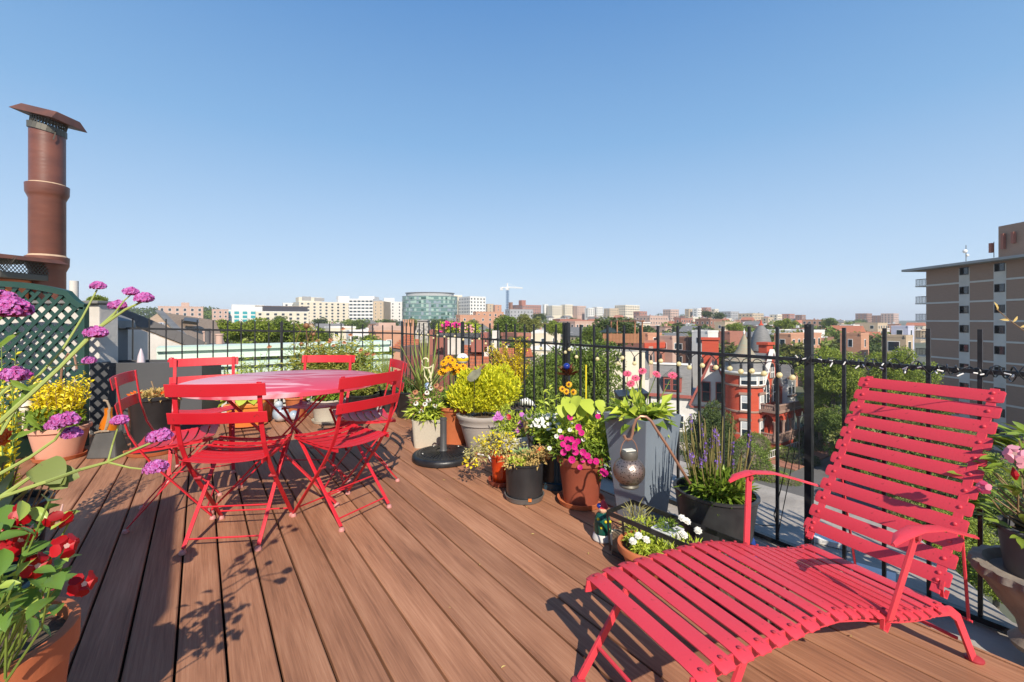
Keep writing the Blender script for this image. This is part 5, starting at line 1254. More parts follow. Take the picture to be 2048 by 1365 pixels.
# ---------------------------------------------------------------- building kit
def bmat(name,c,c2=None,sc=.6,course=None,rough=.85):
    c2=c2 or tuple(x*.82 for x in c); return mat(name,c,rough,col2=c2,sc=sc,amt=.3,det=8,stretch=(1,1,course or 1))
B={'brick':bmat('red_brick',(.37,.155,.11),course=4),'brick2':bmat('brown_brick',(.27,.135,.09),course=4),'orange':bmat('orange_brick',(.52,.27,.17),course=3),
 'tan':bmat('tan_brick',(.52,.40,.27)),'cream':bmat('cream_wall',(.68,.60,.46)),'white':bmat('white_wall',(.72,.70,.66)),'pink':bmat('pinkish_brick',(.52,.35,.28)),
 'grey':bmat('grey_wall',(.36,.36,.37)),'red':bmat('painted_red_wall',(.50,.075,.034),(.42,.058,.028),course=8),'lav':bmat('lavender_wall',(.50,.51,.62)),'dark':bmat('dark_wall',(.12,.11,.11)),
 'slate':mat('grey_slate',(.13,.13,.13),.7,col2=(.21,.205,.20),sc=1.2,stretch=(1,1,9),bump=.3,bsc=4,det=8),'roofw':bmat('white_membrane_roof',(.66,.65,.63)),
 'roofg':bmat('grey_flat_roof',(.30,.29,.28)),'tile':mat('orange_clay_tile',(.46,.17,.09),.8,col2=(.34,.11,.06),sc=3,stretch=(1,1,8),bump=.5,bsc=6),
 'stone':bmat('brownstone_trim',(.34,.22,.17)),'mint':mat('oxidised_copper',(.46,.60,.50),.7,col2=(.60,.69,.61),sc=3,stretch=(.3,.3,6),det=8),'tanroof':mat('tan_shingles',(.40,.29,.20),.9,col2=(.30,.21,.145),sc=4,stretch=(1,1,14),bump=.4,bsc=8),
 'glassg':mat('green_curtain_glass',(.10,.19,.17),.12,spec=.8),'wood':bmat('cedar_boards',(.36,.16,.08),course=5)}
G=M['glass']; WT=M['white_trim']
N35=rzD-R(90)     # local x along NV, local y along DV
def winmesh(mb,mf,w,d,z0,z1,rows,cw,faces='fl',ww=1.0,wh=1.5,m=.9,inset=.03,fr=.12):
    """windows on front (-y) and left (-x) and right (+x) faces, frame boxes + glass boxes a little proud"""
    fh=(z1-z0)/rows
    for f in faces:
        L=w if f in 'fb' else d; n=max(1,int((L-m)/cw)); st=L/n
        for r_ in range(rows):
            zc=z0+fh*(r_+.5)
            for i in range(n):
                u=st*(i+.5)
                if f=='f': c=(u,0,zc); dd=(ww,.06,wh); df=(ww+2*fr,.04,wh+2*fr)
                elif f=='l': c=(0,u,zc); dd=(.06,ww,wh); df=(.04,ww+2*fr,wh+2*fr)
                elif f=='r': c=(w,u,zc); dd=(.06,ww,wh); df=(.04,ww+2*fr,wh+2*fr)
                mb.box(c,(dd[0]+.04*(f!='f'),dd[1]+.04*(f=='f'),dd[2]))
                if mf is not None: mf.box(c,df)
def building(label,x0,xc,x1,ytop,Y,wall,rows=4,cw=3,roof='roofw',name='building',cat='building',faces='fl',ww=1.2,wh=1.5,grid=True,d=None,par=.5,frames=True,single=False,base=None,group=None,glass=None,penthouse=None):
    px=xc if grid else x0; P=at(px,HY,Y); b=ground(P.x,Y) if base is None else base
    top=H+(HY-ytop)*Y/F; P.z=b; hh=top-b
    if grid: w=max(2,(x1-xc)/F*Y/.819/1.1); dd=max(4,(xc-x0)/F*Y/.574/.8) if xc>x0 else (d or 12); rz=N35
    else: w=(x1-x0)/F*Y; dd=d or max(10,w*.6); rz=0
    t=thing(name,label,cat,P,rz,group)
    MB().box((w/2,dd/2,hh/2-1),(w,dd,hh+2)).build('wall',B[wall],t)
    mb=MB(); mb.box((w/2,dd/2,hh+.06),(w-.6,dd-.6,.12)); mb.build('roof',B[roof],t)
    mb=MB()
    for c,s in (((w/2,.12,hh+par/2),(w+.3,.3,par)),((w/2,dd-.12,hh+par/2),(w+.3,.3,par)),((.12,dd/2,hh+par/2),(.3,dd-.3,par)),((w-.12,dd/2,hh+par/2),(.3,dd-.3,par))): mb.box(c,s)
    mb.build('parapet',B['white'] if wall in('white','cream') else B[wall],t)
    if rows:
        mb=MB(); mf=MB() if frames else None; vis=min(hh,rows*3.2)
        winmesh(mb,mf,w,dd,hh-vis,hh-.3,rows,cw,faces,ww,wh)
        if mf is not None and mf.n: mf.build('window_frames',WT,t,kind='stuff')
        if mb.n: mb.build('window_panes',glass or G,t,kind='stuff')
    if penthouse:
        a,b2,h2=penthouse; MB().box((w*(a+b2)/2,dd*.5,hh+h2/2),(w*(b2-a),dd*.5,h2)).build('penthouse',B[wall],t)
    return t,w,dd,hh
# ---------------------------------------------------------------- far skyline
building('brick apartment block with cream bays and roof turret on the wooded hill at left',313,316,383,614,300,'pink',4,4,grid=True,ww=1.5,wh=1.8,penthouse=(.5,.68,3.2))
building('small brick row of houses between the wooded hill and the turquoise-panelled hotel',422,424,449,620,330,'pink',3,3)
t,w,dd,hh=building('low hotel with turquoise and blue-grey window panels below a white upper block',446,448,513,621,340,'white',3,5,ww=3.2,wh=2.2,glass=mat('turquoise_panel',(.03,.30,.33),.3),penthouse=(.18,.98,4.5))
t,w,dd,hh=building('cream civic building with a long dark glazed top floor under a flat brown roof',510,512,600,624,330,'cream',3,5,ww=2.0,wh=1.7)
MB().box((w*.55,dd*.5,hh+2.2),(w*.86,dd*.9,3.6)).build('glazed_storey',mat('dark_glazing',(.05,.045,.055),.2),t); MB().box((w*.5,dd*.5,hh+4.3),(w*1.02,dd*1.02,.5)).build('brown_roof',bmat('brown_fascia',(.14,.09,.07)),t)
t,w,dd,hh=building('long white hotel with small windows and two roof signs left of the office block',566,598,702,604,430,'cream',9,5,ww=2.0,wh=1.7,penthouse=(.02,.40,5))
MB().box((w*.12,-.2,hh+3.2),(8,1,4)).build('roof_sign',bmat('dull_sign',(.35,.34,.33)),t); MB().box((w*.33,-.2,hh+2.6),(9,1,3.2)).build('roof_sign',bmat('dull_sign2',(.33,.32,.31)),t); MB().box((w*.78,dd*.3,hh+3.5),(11,8,7)).build('lift_tower',B['white'],t)
building('low white wing with regular windows behind the cream civic building',563,566,600,607,470,'white',7,5,ww=2,wh=1.7)
t,w,dd,hh=building('white office block with dark window bands right of the long hotel',698,699,746,599,410,'white',8,3.4,ww=2.9,wh=1.5,penthouse=(.3,.95,3),grid=False,d=30)
mb=MB(); 
for i in range(14): mb.box((w+.1,i*2.1+1,hh/2-2),(.25,.6,hh-6))
mb.build('side_fins',B['tan'],t)
building('tan gridded side wing closing the white office block on its right',746,747,767,604,412,'tan',9,3,ww=1,wh=1.2,grid=False,d=24)
building('plain white office building half hidden between the office block and the curved glass building',764,765,803,604,440,'white',6,6,ww=1.2,wh=1.4,penthouse=(.1,.6,4))
# curved glass building
Yg=400; P=at(860,HY,Yg+16); b=ground(P.x,Yg); P.z=b; hh=H+(HY-592)*Yg/F-b
t=thing('glass_building','large oval green glass office building in the middle of the skyline','building',P)
n=72; a_,b_=25.6,19
ringp=lambda k,s=1: (a_*s*math.cos(2*PI*k/n),b_*s*math.sin(2*PI*k/n))
MB().prism([ringp(k) for k in range(n)],-2,hh).build('curtain_wall',B['glassg'],t)
fl=MB(); pa=MB(); pb_=MB(); pc=MB(); nf=9; fh=hh/nf*.92
for i in range(nf+1):
    z=hh-i*3.5
    if z<0: break
    fl.lathe([(a_+.25,z-.25),(a_+.25,z+.12)],n,sy=b_/a_)
    for k in range(n//2+2,n):
        x0,y0=ringp(k,1.006); x1,y1=ringp(k+1,1.006); q=random.random()
        tgt=pa if q<.30 else pb_ if q<.52 else pc if q<.66 else None
        if tgt is not None: tgt.add([(x0,y0,z-3.2),(x1,y1,z-3.2),(x1,y1,z-.4-(q*3%1)*1.4),(x0,y0,z-.4-(q*3%1)*1.4)],[(0,1,2,3)])
fl.build('floor_bands',bmat('pale_mullion',(.30,.36,.34)),t,kind='stuff')
pa.build('light_panes',mat('pale_green_glass',(.30,.42,.36),.2),t,kind='stuff'); pb_.build('blue_panes',mat('steel_glass',(.22,.27,.31),.15),t,kind='stuff'); pc.build('dark_panes',mat('deep_green_glass',(.03,.08,.06),.1),t,kind='stuff')
MB().prism([ringp(k,.86) for k in range(n)],hh,hh+3.0).build('roof_screen',bmat('silver_screen',(.38,.38,.38)),t)
MB().prism([ringp(k,.90) for k in range(n)],hh+3.0,hh+3.4).build('roof_ring',bmat('grey_ring',(.24,.24,.25)),t)
t,w,dd,hh=building('white building with a grid of small dark windows right of the glass building',918,940,973,594,430,'white',9,2.9,ww=1.5,wh=1.6)
building('blank cream block stepping out behind the green glass building',905,906,925,591,450,'cream',0,3)
building('orange brick hall with a plain side wall below the round-windowed building',916,920,978,632,210,'orange',2,4,ww=.9,wh=1.1)
building('long low orange brick terrace beyond the hall, under the crane',950,952,1012,625,300,'orange',3,4)
building('pale stone block left of the crane mast',974,975,988,609,520,'tan',4,4)
building('small orange tower block left of the crane mast',988,990,1004,611,500,'orange',5,4)
t,w,dd,hh=building('long red brick block with rows of windows right of the crane, tank house on top',1028,1045,1088,611,520,'brick',4,3,ww=1.6,wh=1.8)
MB().box((w*.1,dd*.2,hh+3),(6,6,6)).build('tank_house',B['brick'],t)
building('slender dark brick chimney tower just right of the crane',1020,1021,1026,606,500,'brick2',0,3)
building('white saw-toothed market hall roof below the long red brick block',1012,1020,1072,620,380,'grey',2,3,roof='roofw')
for i,(x0,x1,yt,Y,c,l) in enumerate(((1086,1098,610,600,'white','cream block with roof clutter at the right end of the long brick block'),(1097,1128,612,590,'cream','pale stepped apartment house right of the long brick block'),
 (1124,1150,610,600,'cream','cream apartment tower with a narrow yellow front'),(1148,1176,613,600,'pink','pinkish apartment block with a brick penthouse'),(1172,1192,617,590,'white','small white flats between two larger apartment blocks'),
 (1188,1210,615,600,'white','white cubic apartment building left of the stepped terrace building'),(1212,1242,618,560,'tan','dark-roofed wing left of the stepped terrace building'),
 (1238,1290,611,560,'cream','wide pale stepped terrace building on the ridge'),(1272,1300,624,480,'brick','low red brick block at the right foot of the terrace building'),
 (1333,1366,620,560,'pink','brown flat block standing alone on the ridge'),(1374,1392,619,600,'tan','tan block at the left end of the ridge group'),(1390,1410,618,590,'white','white-banded block in the ridge group'),
 (1408,1428,616,590,'brick','taller red brick block with roof plant on the ridge'),(1426,1442,619,600,'cream','cream block at the right end of the ridge group'),(1452,1490,624,560,'grey','dark-roofed low block with trees beside it on the ridge'),
 (1492,1545,628,520,'tan','grey-tan school building with tall windows on the slope'),(1530,1556,636,430,'tan','plain tan gable block beside the school building'),(1548,1576,630,560,'cream','cream villa with a pyramid roof on the slope'),
 (1572,1600,629,560,'brick','brick and cream terrace right of the pyramid-roofed villa'),(1598,1620,631,540,'brick2','brown terrace end near the treetops at right'),(1628,1696,641,330,'orange','long orange brick block with a red tile roof at right'),
 (1725,1760,628,600,'brick2','left wing of the big brown brick complex by the tower block'),(1756,1792,632,610,'brick2','recessed middle of the big brown brick complex'),(1778,1816,628,600,'pink','right wing of the big brown brick complex'),
 (1696,1738,652,220,'cream','long cream warehouse with a white roof at right'),(1738,1808,648,240,'tan','peach-coloured long building behind the roof terraces'),(1804,1853,655,150,'lav','lavender town house beside the brown tower block'),
 (1575,1700,664,150,'white','long white roof with vents and skylights beyond the orange brick row'))):
    r_= 0 if yt>660 else (4 if Y>400 else 3); building(l,x0,x0+(x1-x0)*.25,x1,yt,Y,c,r_,3.2,ww=1.5,wh=1.7,roof='roofw' if i%3 else 'roofg')
# crane
P=at(1015,HY,520); P.z=ground(P.x,520); tp_z=H+(HY-572)*520/F-P.z
t=thing('tower_crane','white and blue tower crane standing on the skyline','crane',P,R(-35))
blue=mat('crane_blue',(.12,.20,.34),.5)
mb=MB(); hm=tp_z-5
for sx in (-1,1):
    for sy in (-1,1): mb.bar((sx*1.1,sy*1.1,0),(sx*1.1,sy*1.1,hm),.4,.4,(1,0,0))
for i in range(int(hm/3)):
    z=i*3; 
    for s in (-1,1): mb.bar((-1.1,s*1.1,z),(1.1,s*1.1,z+3),.22,.22,(0,1,0)); mb.bar((s*1.1,1.1,z),(s*1.1,-1.1,z+3),.22,.22,(1,0,0))
mb.build('mast',blue,t); MB().box((0,0,hm+1.2),(3,3,2.4)).build('slewing_cab',WT,t); 
mb=MB(); mb.bar((0,0,hm+2),(0,0,hm+8),1.0,1.0,(1,0,0)); mb.build('cat_head',WT,t)
mb=MB(); mb.bar((-9,0,hm+3),(0,0,hm+3),1.4,1.2); mb.box((-8.5,0,hm+1.8),(3,2,3.4)); mb.build('counter_jib',WT,t)
mb=MB(); mb.bar((0,-.8,hm+2.6),(21,-.8,hm+1),.5,.5); mb.bar((0,.8,hm+2.6),(21,.8,hm+1),.5,.5); mb.bar((0,0,hm+4.2),(21,0,hm+1.8),.6,.6)
for i in range(14): mb.bar((i*1.5,-.8,hm+2.5-i*.1),(i*1.5+.75,0,hm+4-i*.16),.25,.25); mb.bar((i*1.5,.8,hm+2.5-i*.1),(i*1.5+.75,0,hm+4-i*.16),.25,.25)
mb.build('jib',WT,t); mb=MB(); mb.tube([(0,0,hm+8),(14,0,hm+2.6)],.12,4); mb.tube([(0,0,hm+8),(-8,0,hm+3.6)],.12,4); mb.build('tie_rods',WT,t)
# ---------------------------------------------------------------- middle distance
def mids(L):
    for (x0,xc,x1,yt,Y,c,rows,l,kw) in L: building(l,x0,xc,x1,yt,Y,c,rows,2.6,**kw)
mids([(1362,1376,1404,679,105,'brick2',2,'brown brick house with arched windows left of the white dormer house',dict(ww=.8,wh=1.3)),
 (1290,1296,1335,671,100,'orange',1,'two-tone brick house with one tall dark window and a white roof',dict(ww=1.0,wh=2.2)),
 (1335,1345,1363,677,98,'pink',1,'pink brick rear wing with white parapet and chimney',dict(ww=.8,wh=1.2)),
 (1456,1460,1514,667,120,'brick',0,'plain red brick party wall behind the conical turret roof',dict()),
 (1405,1416,1449,666,100,'white',1,'small white roof house with a barred window above a red chimney',dict(ww=1.6,wh=1.2)),
 (1576,1582,1712,672,112,'orange',3,'long orange brick row with white-silled dark windows behind the crape trees',dict(ww=1.1,wh=1.7,cw=4.0) if False else dict(ww=1.1,wh=1.7)),
 (1712,1722,1762,671,100,'orange',2,'taller orange brick house with narrow paired windows among the trees',dict(ww=.7,wh=1.6)),
 (1806,1812,1853,676,92,'tan',3,'sand-coloured apartment house with balconies touching the brown tower block',dict(ww=1.8,wh=1.9)),
 (1355,1362,1398,638,330,'brick',3,'large pinkish brick apartment house with a dark cornice on the slope',dict(ww=1.2,wh=1.8)),
 (640,660,705,657,130,'cream',1,'yellow-cream stucco house with one dark window behind the orb stakes',dict(ww=1.0,wh=1.4)),
 (690,700,742,664,125,'white',1,'white roofscape of low boxes right of the cream stucco house',dict(ww=1.2,wh=.8)),
 (742,748,802,657,105,'pink',0,'salmon brick house with white roof boxes left of the orange chimney pots',dict(penthouse=(.2,.8,1.3))),
 (745,752,800,668,80,'orange',1,'lower salmon brick wall below the white roof boxes',dict(ww=.8,wh=1.0)),
 (1018,1050,1135,668,95,'cream',1,'long cream flat-roofed house with a cornice behind the railing',dict(ww=1.2,wh=1.2)),
 (1030,1036,1064,674,60,'brick',1,'small red brick wall among white roofs behind the string lights',dict(ww=.8,wh=.9)),
 (1128,1150,1212,645,200,'pink',2,'brick rowhouse group with cream roofs left of the big dark tree',dict(ww=1.0,wh=1.4)),
 (1110,1120,1172,640,260,'brick',2,'long red rowhouse block with white dormers on the slope',dict(ww=1.0,wh=1.3)),
 (1284,1300,1352,633,330,'pink',3,'pink brick terraces right of the big dark tree',dict(ww=1.0,wh=1.3)),
 (1405,1420,1460,640,260,'brick2',2,'dark mansard rowhouses on the slope below the ridge group',dict(ww=1.0,wh=1.2)),
 (1440,1450,1490,646,200,'tan',2,'tan rowhouses with grey roofs left of the conical turret tip',dict(ww=1.0,wh=1.2))])
# orange chimney pots
P=at(803,655,60); t=thing('chimney_row','row of five orange chimney pots on a white-capped stack','chimney',P); wd=24/F*60
MB().box((wd/2,.5,-1.2),(wd,1,2.6)).build('stack',B['orange'],t)
for i in range(5): MB().lathe([(.12,.1),(.11,.95),(.14,.98),(.14,1.05)],12,(wd*(i+.5)/5,.5,0)).build('chimney_pot',B['orange'],t,smooth=True)
# filler rowhouses
protos=[]

cn={'brick':'red','orange':'orange','pink':'pinkish','cream':'cream','white':'white','tan':'tan','brick2':'brown'}
rf={'roofw':'white flat roof','roofg':'grey flat roof','slate':'slate gable','tile':'tiled gable'}
marks=[(450,'turquoise hotel'),(560,'civic building'),(640,'long hotel'),(730,'white offices'),(860,'glass oval'),(945,'white drum'),(1015,'crane'),(1070,'long brick block'),(1140,'cream tower'),(1200,'white cube'),(1260,'terrace building'),(1350,'lone block'),(1420,'ridge group'),(1520,'school'),(1600,'brown terrace'),(1660,'long orange block'),(1770,'brown complex'),(1830,'lavender house')]
def mkproto(c,roof):
    t=bpy.data.objects.new('rowhouse',None); w,d,h=6.5,11,11
    parts=[]
    mb=MB(); mb.box((w/2,d/2,h/2-2),(w,d,h+4)); parts.append(('wall',mb,B[c],None))
    if roof in('slate','tile'):
        mb=MB(); mb.extr([(-.3,0-.3,h),(w/2,-.3,h+2.8),(w+.3,-.3,h)],(0,d+.6,0)); parts.append(('roof',mb,B[roof],None))
    else:
        mb=MB(); mb.box((w/2,d/2,h+.05),(w-.5,d-.5,.1)); parts.append(('roof',mb,B[roof],None))
        mb=MB(); mb.box((w/2,.1,h+.3),(w+.2,.5,.7)); mb.box((.1,d/2,h+.2),(.3,d,.5)); parts.append(('cornice',mb,B['white'] if c in('white','cream') else B['brick2'],None))
    mb=MB(); mb.box((w*.8,d*.4,h+.9),(.9,1.3,2.2)); parts.append(('chimney',mb,B[random.choice(['brick','white','orange'])],None)); mb=MB(); mb.box((w*.25,d*.6,h+.5),(1.4,1.6,1.2)); parts.append(('roof_hatch',mb,B['white'],None)); mb=MB(); [mb.box((random.uniform(.8,w-.8),random.uniform(1.5,d-1),h+.3),(random.uniform(.5,1.2),random.uniform(.5,1.2),random.uniform(.4,1.0))) for _ in range(5)]; parts.append(('roof_units',mb,B[random.choice(['grey','roofg','white'])],'stuff')); mb=MB(); [mb.box((w/2,-.12,.3+q*(h-.6)/3),(w,.25,.22)) for q in range(4)]; parts.append(('storey_bands',mb,B['stone'],'stuff'))
    mb=MB(); mf=MB(); winmesh(mb,mf,w,d,.5,h-.5,3,2.1,'fl',.9,1.6); parts.append(('window_frames',mf,WT,'stuff')); parts.append(('window_panes',mb,G,'stuff'))
    return parts
PR=[]
for c in ['brick','orange','pink','cream','white','tan','brick2','white2','cream2']:
    c=c.rstrip('2') if c in('white2','cream2') else c
    for roof in ('roofw','roofg','slate' if c in('brick2','white','tan','pink') else 'tile'):
        PR.append([c,roof,mkproto(c,roof),None])
def place_proto(pr,label,P,s,rz):
    t=thing('rowhouse',label,'house',P,rz,'rowhouses across the slope'); t.scale=s
    if pr[3] is None:
        pr[3]=[mb.build(n_,m_,t,kind=k_) for n_,mb,m_,k_ in pr[2]]
    else:
        for o in pr[3]: share(o,t)
    return t
rows_=[(118,650,1600,40),(150,640,1800,38),(190,560,1860,34),(240,520,1860,30),(300,480,1860,27),(370,560,1860,24),(450,980,1760,22),(540,980,1700,20),(640,1000,1650,18)]
occ=[]; seen={}
for Y,a,b,step in rows_:
    x=a+random.uniform(0,step)
    while x<b:
        skip=(Y<200 and 1180<x<1300) or (Y<135 and (1360<x<1760 or 1010<x<1140)) or (Y<=190 and x>1780) or (random.random()<.30) or (Y<260 and x<620)
        if not skip:
            P=at(x,HY,Y*random.uniform(.96,1.04)); P.z=ground(P.x,P.y); pr=random.choice(PR)
            s=random.uniform(.9,1.3); hs=random.uniform(.72,1.0)
            top=P.z+11*hs; 
            lm=min(marks,key=lambda m_:abs(m_[0]-x)); side='left of' if x<lm[0]-12 else 'right of' if x>lm[0]+12 else 'below'
            dist='near' if Y<200 else 'middle' if Y<320 else 'upper'
            lab=f"{'wide' if s>1.17 else 'narrow' if s<1.0 else 'mid-width'} {'low' if hs<.82 else 'tall'} {cn[pr[0]]} rowhouse, {rf[pr[1]]}, {dist} slope {side} {lm[1]}"
            if lab in seen: lab=lab.replace('rowhouse,','rowhouse beside its twin,')
            seen[lab]=1
            place_proto(pr,lab,P,(s,1,hs),N35 if random.random()<.75 else N35+R(90)-R(35)*0)
        x+=step*random.uniform(.8,1.5)
# ---------------------------------------------------------------- trees
KINDW={'a':'bright','b':'green','c':'dark','d':'olive'}; used=set()
TL={'a':foliage('tree_leaf_bright',(.32,.38,.05),(.15,.21,.03),.55,.25),'b':foliage('tree_leaf_green',(.21,.28,.045),(.09,.14,.025),.55,.22),'c':foliage('tree_leaf_dark',(.11,.15,.035),(.05,.08,.02),.6,.18),'d':foliage('tree_leaf_olive',(.27,.28,.07),(.14,.16,.04),.55,.22),'w':foliage('weeping_leaf',(.38,.46,.08),(.20,.28,.05),.5,.3)}
def crown(n_cl,n_leaf,L,W,seed,zr=.85,flat=0):
    r=np.random.default_rng(seed); e=[]
    for i in range(n_cl):
        d=r.normal(size=3); d/=np.linalg.norm(d); q=r.uniform(.25,.80); s=r.uniform(.20,.36)
        e.append((d[0]*q,d[1]*q,d[2]*q*zr,s,s,s*.78))
    e.append((0,0,0,.5,.5,.5*zr)); mb=MB(); P,d=ecloud(e,n_leaf,r,.55)
    D=d*.8+np.array([0,0,-.05])+r.normal(size=(n_leaf,3))*.7; k=r.uniform(.6,1.4,n_leaf); leaves(mb,P,D,L*k,W*k,r=r); return mb
def trunk(seed,h=1.2):
    r=random.Random(seed); mb=MB(); mb.tube([(0,0,-h-.9),(.02,0,-h*.6),(0,.01,-.35),(0,0,.25)],[.075,.06,.048,.02],8)
    for i in range(9):
        a=i*2.4; z=-.55+.09*i; mb.tube([(0,0,z),(.28*math.cos(a),.28*math.sin(a),z+.25),(.62*math.cos(a),.62*math.sin(a),z+.42+r.uniform(-.1,.2))],[.030,.018,.006],6)
    return mb
TP={}
def tree(kind,det,label,P,r,group=None,zs=1.0,name='tree',cat='tree'):
    t=thing(name,label,cat,P,random.uniform(0,6.28),group); t.scale=(r,r,r*zs); key=(kind,det,random.randint(0,1) if det=='far' else 0)
    if key not in TP:
        n_={'near':(60,26000,.052,.030),'mid':(36,7500,.10,.062),'far':(20,1300,.22,.14)}[det]
        TP[key]=[crown(n_[0],n_[1],n_[2],n_[3],hash((kind,det,key[2]))%999 if False else len(TP)*7+3).build('crown',TL[kind],t),trunk(len(TP)).build('trunk',M['bark'],t)]
    else:
        for o in TP[key]: share(o,t)
    return t
def treepx(kind,det,label,px,py,Y,rpx,group=None,zs=1.0): return tree(kind,det,label,at(px,py,Y),rpx/F*Y,group,zs)
treepx('b','near','leafy green tree with dense small leaves right behind the middle of the railing',1155,768,24,112,zs=1.12)
treepx('b','near','second leafy crown merging with the tree behind the railing on its left side',1088,775,22,76,zs=1.3)
treepx('c','mid','big dark spreading tree rising above the roofs in the centre right',1232,660,85,58,zs=.75)
treepx('c','mid','dark lower crown on the left flank of the big spreading tree',1205,690,84,36,zs=.8)
treepx('a','near','bright green street tree left of the orange brick row',1665,748,58,66,zs=1.05)
treepx('a','near','bright street tree between the orange brick houses and the brown tower block',1795,752,60,64,zs=1.15)
treepx('b','mid','mid green crown between the two bright street trees',1730,800,62,50)
treepx('d','mid','olive street tree low behind the top of the lounger back',1760,880,50,80,zs=.9)
treepx('b','mid','tree crown low behind the upper lounger slats at left',1700,900,52,52)
treepx('b','mid','tree crown behind the right half of the lounger back',1850,950,42,85)
treepx('a','near','sunny tree top below the roof ledge behind the lounger back',1900,1075,17,90,zs=.8)
treepx('a','near','low yellow-green tree top next to the stone urn',1990,1150,13,80,zs=.75)
treepx('d','near','olive shrub crown in the yard behind the right armrest',1840,1060,22,80,zs=.8)
treepx('c','mid','dark tree top left of the tree beside the urn',1960,1010,26,70)
treepx('w','near','bright feathery tree left of the zinc planter in front of the white house',1250,850,42,62,zs=1.2)
treepx('c','near','dark conical evergreen in front of the white dormer house',1420,880,46,58,zs=1.75)
treepx('w','mid','yellow-green shrub at the foot of the dark evergreen',1370,960,44,42)
treepx('c','near','dark crown hiding the corner right of the red turreted house',1640,850,64,36,zs=1.2)
for i,(x,y,Y,r_,k,l) in enumerate(((455,662,42,42,'a','bright tree left end of the tree line behind the copper cornice'),(510,660,44,44,'a','bright tree in the tree line behind the tan roof ridge'),(562,662,46,42,'b','green tree in the tree line left of the orb stakes'),
 (608,668,46,38,'a','bright tree directly behind the orb stakes'),(640,678,60,30,'b','green tree behind the bushy coneflower plant'),(735,690,40,34,'b','green tree below the salmon brick house'),(770,705,34,22,'a','small bright tree left of the tiled roof'),
 (1010,655,75,42,'b','green tree above the golden bush'),(1060,650,85,30,'d','olive tree right of the golden bush top'),(1040,690,60,30,'b','lower green tree between white roofs'),(1110,655,90,26,'a','bright tree left of the double railing post'),(1180,668,70,26,'b','green tree between roofs left of the big dark tree'),
 (220,625,30,26,'a','yellow-green tree top between the flue pipe and the tan roof'),(195,600,34,18,'a','small tree top right of the white vent pipe'))): treepx(k,'mid',l,x,y,Y,r_,zs=.85)
for i in range(330):
    Y=random.choice([112,125,140,150,160,180,205,230,250,270,320,390,480,580]); x=random.uniform(480,1760); P=at(x,HY,Y); P.z=ground(P.x,Y)+random.uniform(5,8.5)
    lm=min(marks,key=lambda m_:abs(m_[0]-x)); side='left of' if x<lm[0]-12 else 'right of' if x>lm[0]+12 else 'below'
    k_=random.choice('abcd'); rr_=random.uniform(5,8)
    lab=f"{'small' if rr_<6.5 else 'broad'} {KINDW[k_]} tree {'low on' if Y<200 else 'halfway up' if Y<300 else 'high on'} the slope {side} {lm[1]}"
    if lab in used: continue
    used.add(lab); tree(k_,'far',lab,P,rr_,'trees among the rowhouses',.8)
for x,y,Y,r_,k,l in ((1078,634,300,16,'c','dark round tree below the long red brick block'),(1440,632,320,14,'c','dark tree on the ridge left of the dark-roofed block'),(1415,628,330,12,'c','dark tree in front of the ridge group'),(1570,648,180,22,'a','bright round tree left of the conical turret tip'),(1470,655,150,20,'a','bright round tree above the white dormer house'),
 (1660,645,230,18,'b','green tree in front of the long orange block'),(560,640,250,16,'b','green tree in front of the cream civic building'),(640,645,240,15,'c','dark tree below the long white hotel'),(720,650,220,22,'b','tree below the white office block'),(780,648,230,20,'c','tree row below the plain white office'),(830,650,200,20,'d','olive tree left of the shingled turret'),(880,650,220,26,'c','dark trees below the green glass building'),(940,655,180,24,'d','olive trees below the orange brick hall'),(700,645,260,12,'a','bright tree below the hotel lift tower')): treepx(k,'mid' if r_>15 else 'far',l,x,y,Y,r_,zs=.75)
for x,y,Y,r_,k,l in ((1690,850,54,60,'b','leafy tree immediately right of the thick railing post at mid height'),(1755,800,55,55,'a','bright crown in the gap between the two bright street trees'),(1840,830,52,60,'b','green crown at the foot of the brown tower block'),(1900,900,46,70,'d','olive crown behind the right end of the lounger back'),(1800,960,40,60,'a','bright tree behind the middle slats of the lounger back'),(1880,1010,30,80,'b','green tree behind the lounger back at lower right'),(1640,800,60,40,'a','bright crown just left of the thick railing post'),(1960,960,34,80,'a','bright crown left of the pink mandevilla'),(2040,1040,24,80,'b','green crown behind the stone urn')): treepx(k,'near',l,x,y,Y,r_,zs=.95)
# wooded hill at left and ridge woods: nobody could count these
def woods(label,x0,x1,ytop,Y,n,m):
    mb=MB(); e=[]
    for i in range(n):
        x=random.uniform(x0,x1); yy=Y*random.uniform(.95,1.1); P=at(x,HY,yy); top=H+(HY-ytop-random.uniform(0,5))*yy/F; r_=random.uniform(5,9); e.append((P.x,yy,top-r_*.8,r_,r_,r_*.8)); e.append((P.x+3,yy,top-r_*1.9,r_,r_,r_*.9))
    P,d=ecloud(e,n*260,rng,.6); leaves(mb,P,d+rng.normal(size=P.shape)*.6,2.0*rng.uniform(.6,1.3,len(P)),1.3)
    o=mb.build('far_woods',m,kind='stuff'); tag(o,label,'woods')
woods('dark wooded hill behind the brick apartment block at far left',235,440,615,420,46,TL['c'])
woods('wooded rise between the apartment block and the hotel at left',375,470,622,380,22,TL['b'])
woods('tree belt along the foot of the white office buildings',600,1000,640,360,60,TL['b'])
woods('scattered woods along the right-hand slope below the ridge',1280,1720,642,420,50,TL['b'])
woods('trees on the ridge line right of the terrace building',1300,1520,626,720,26,TL['c'])

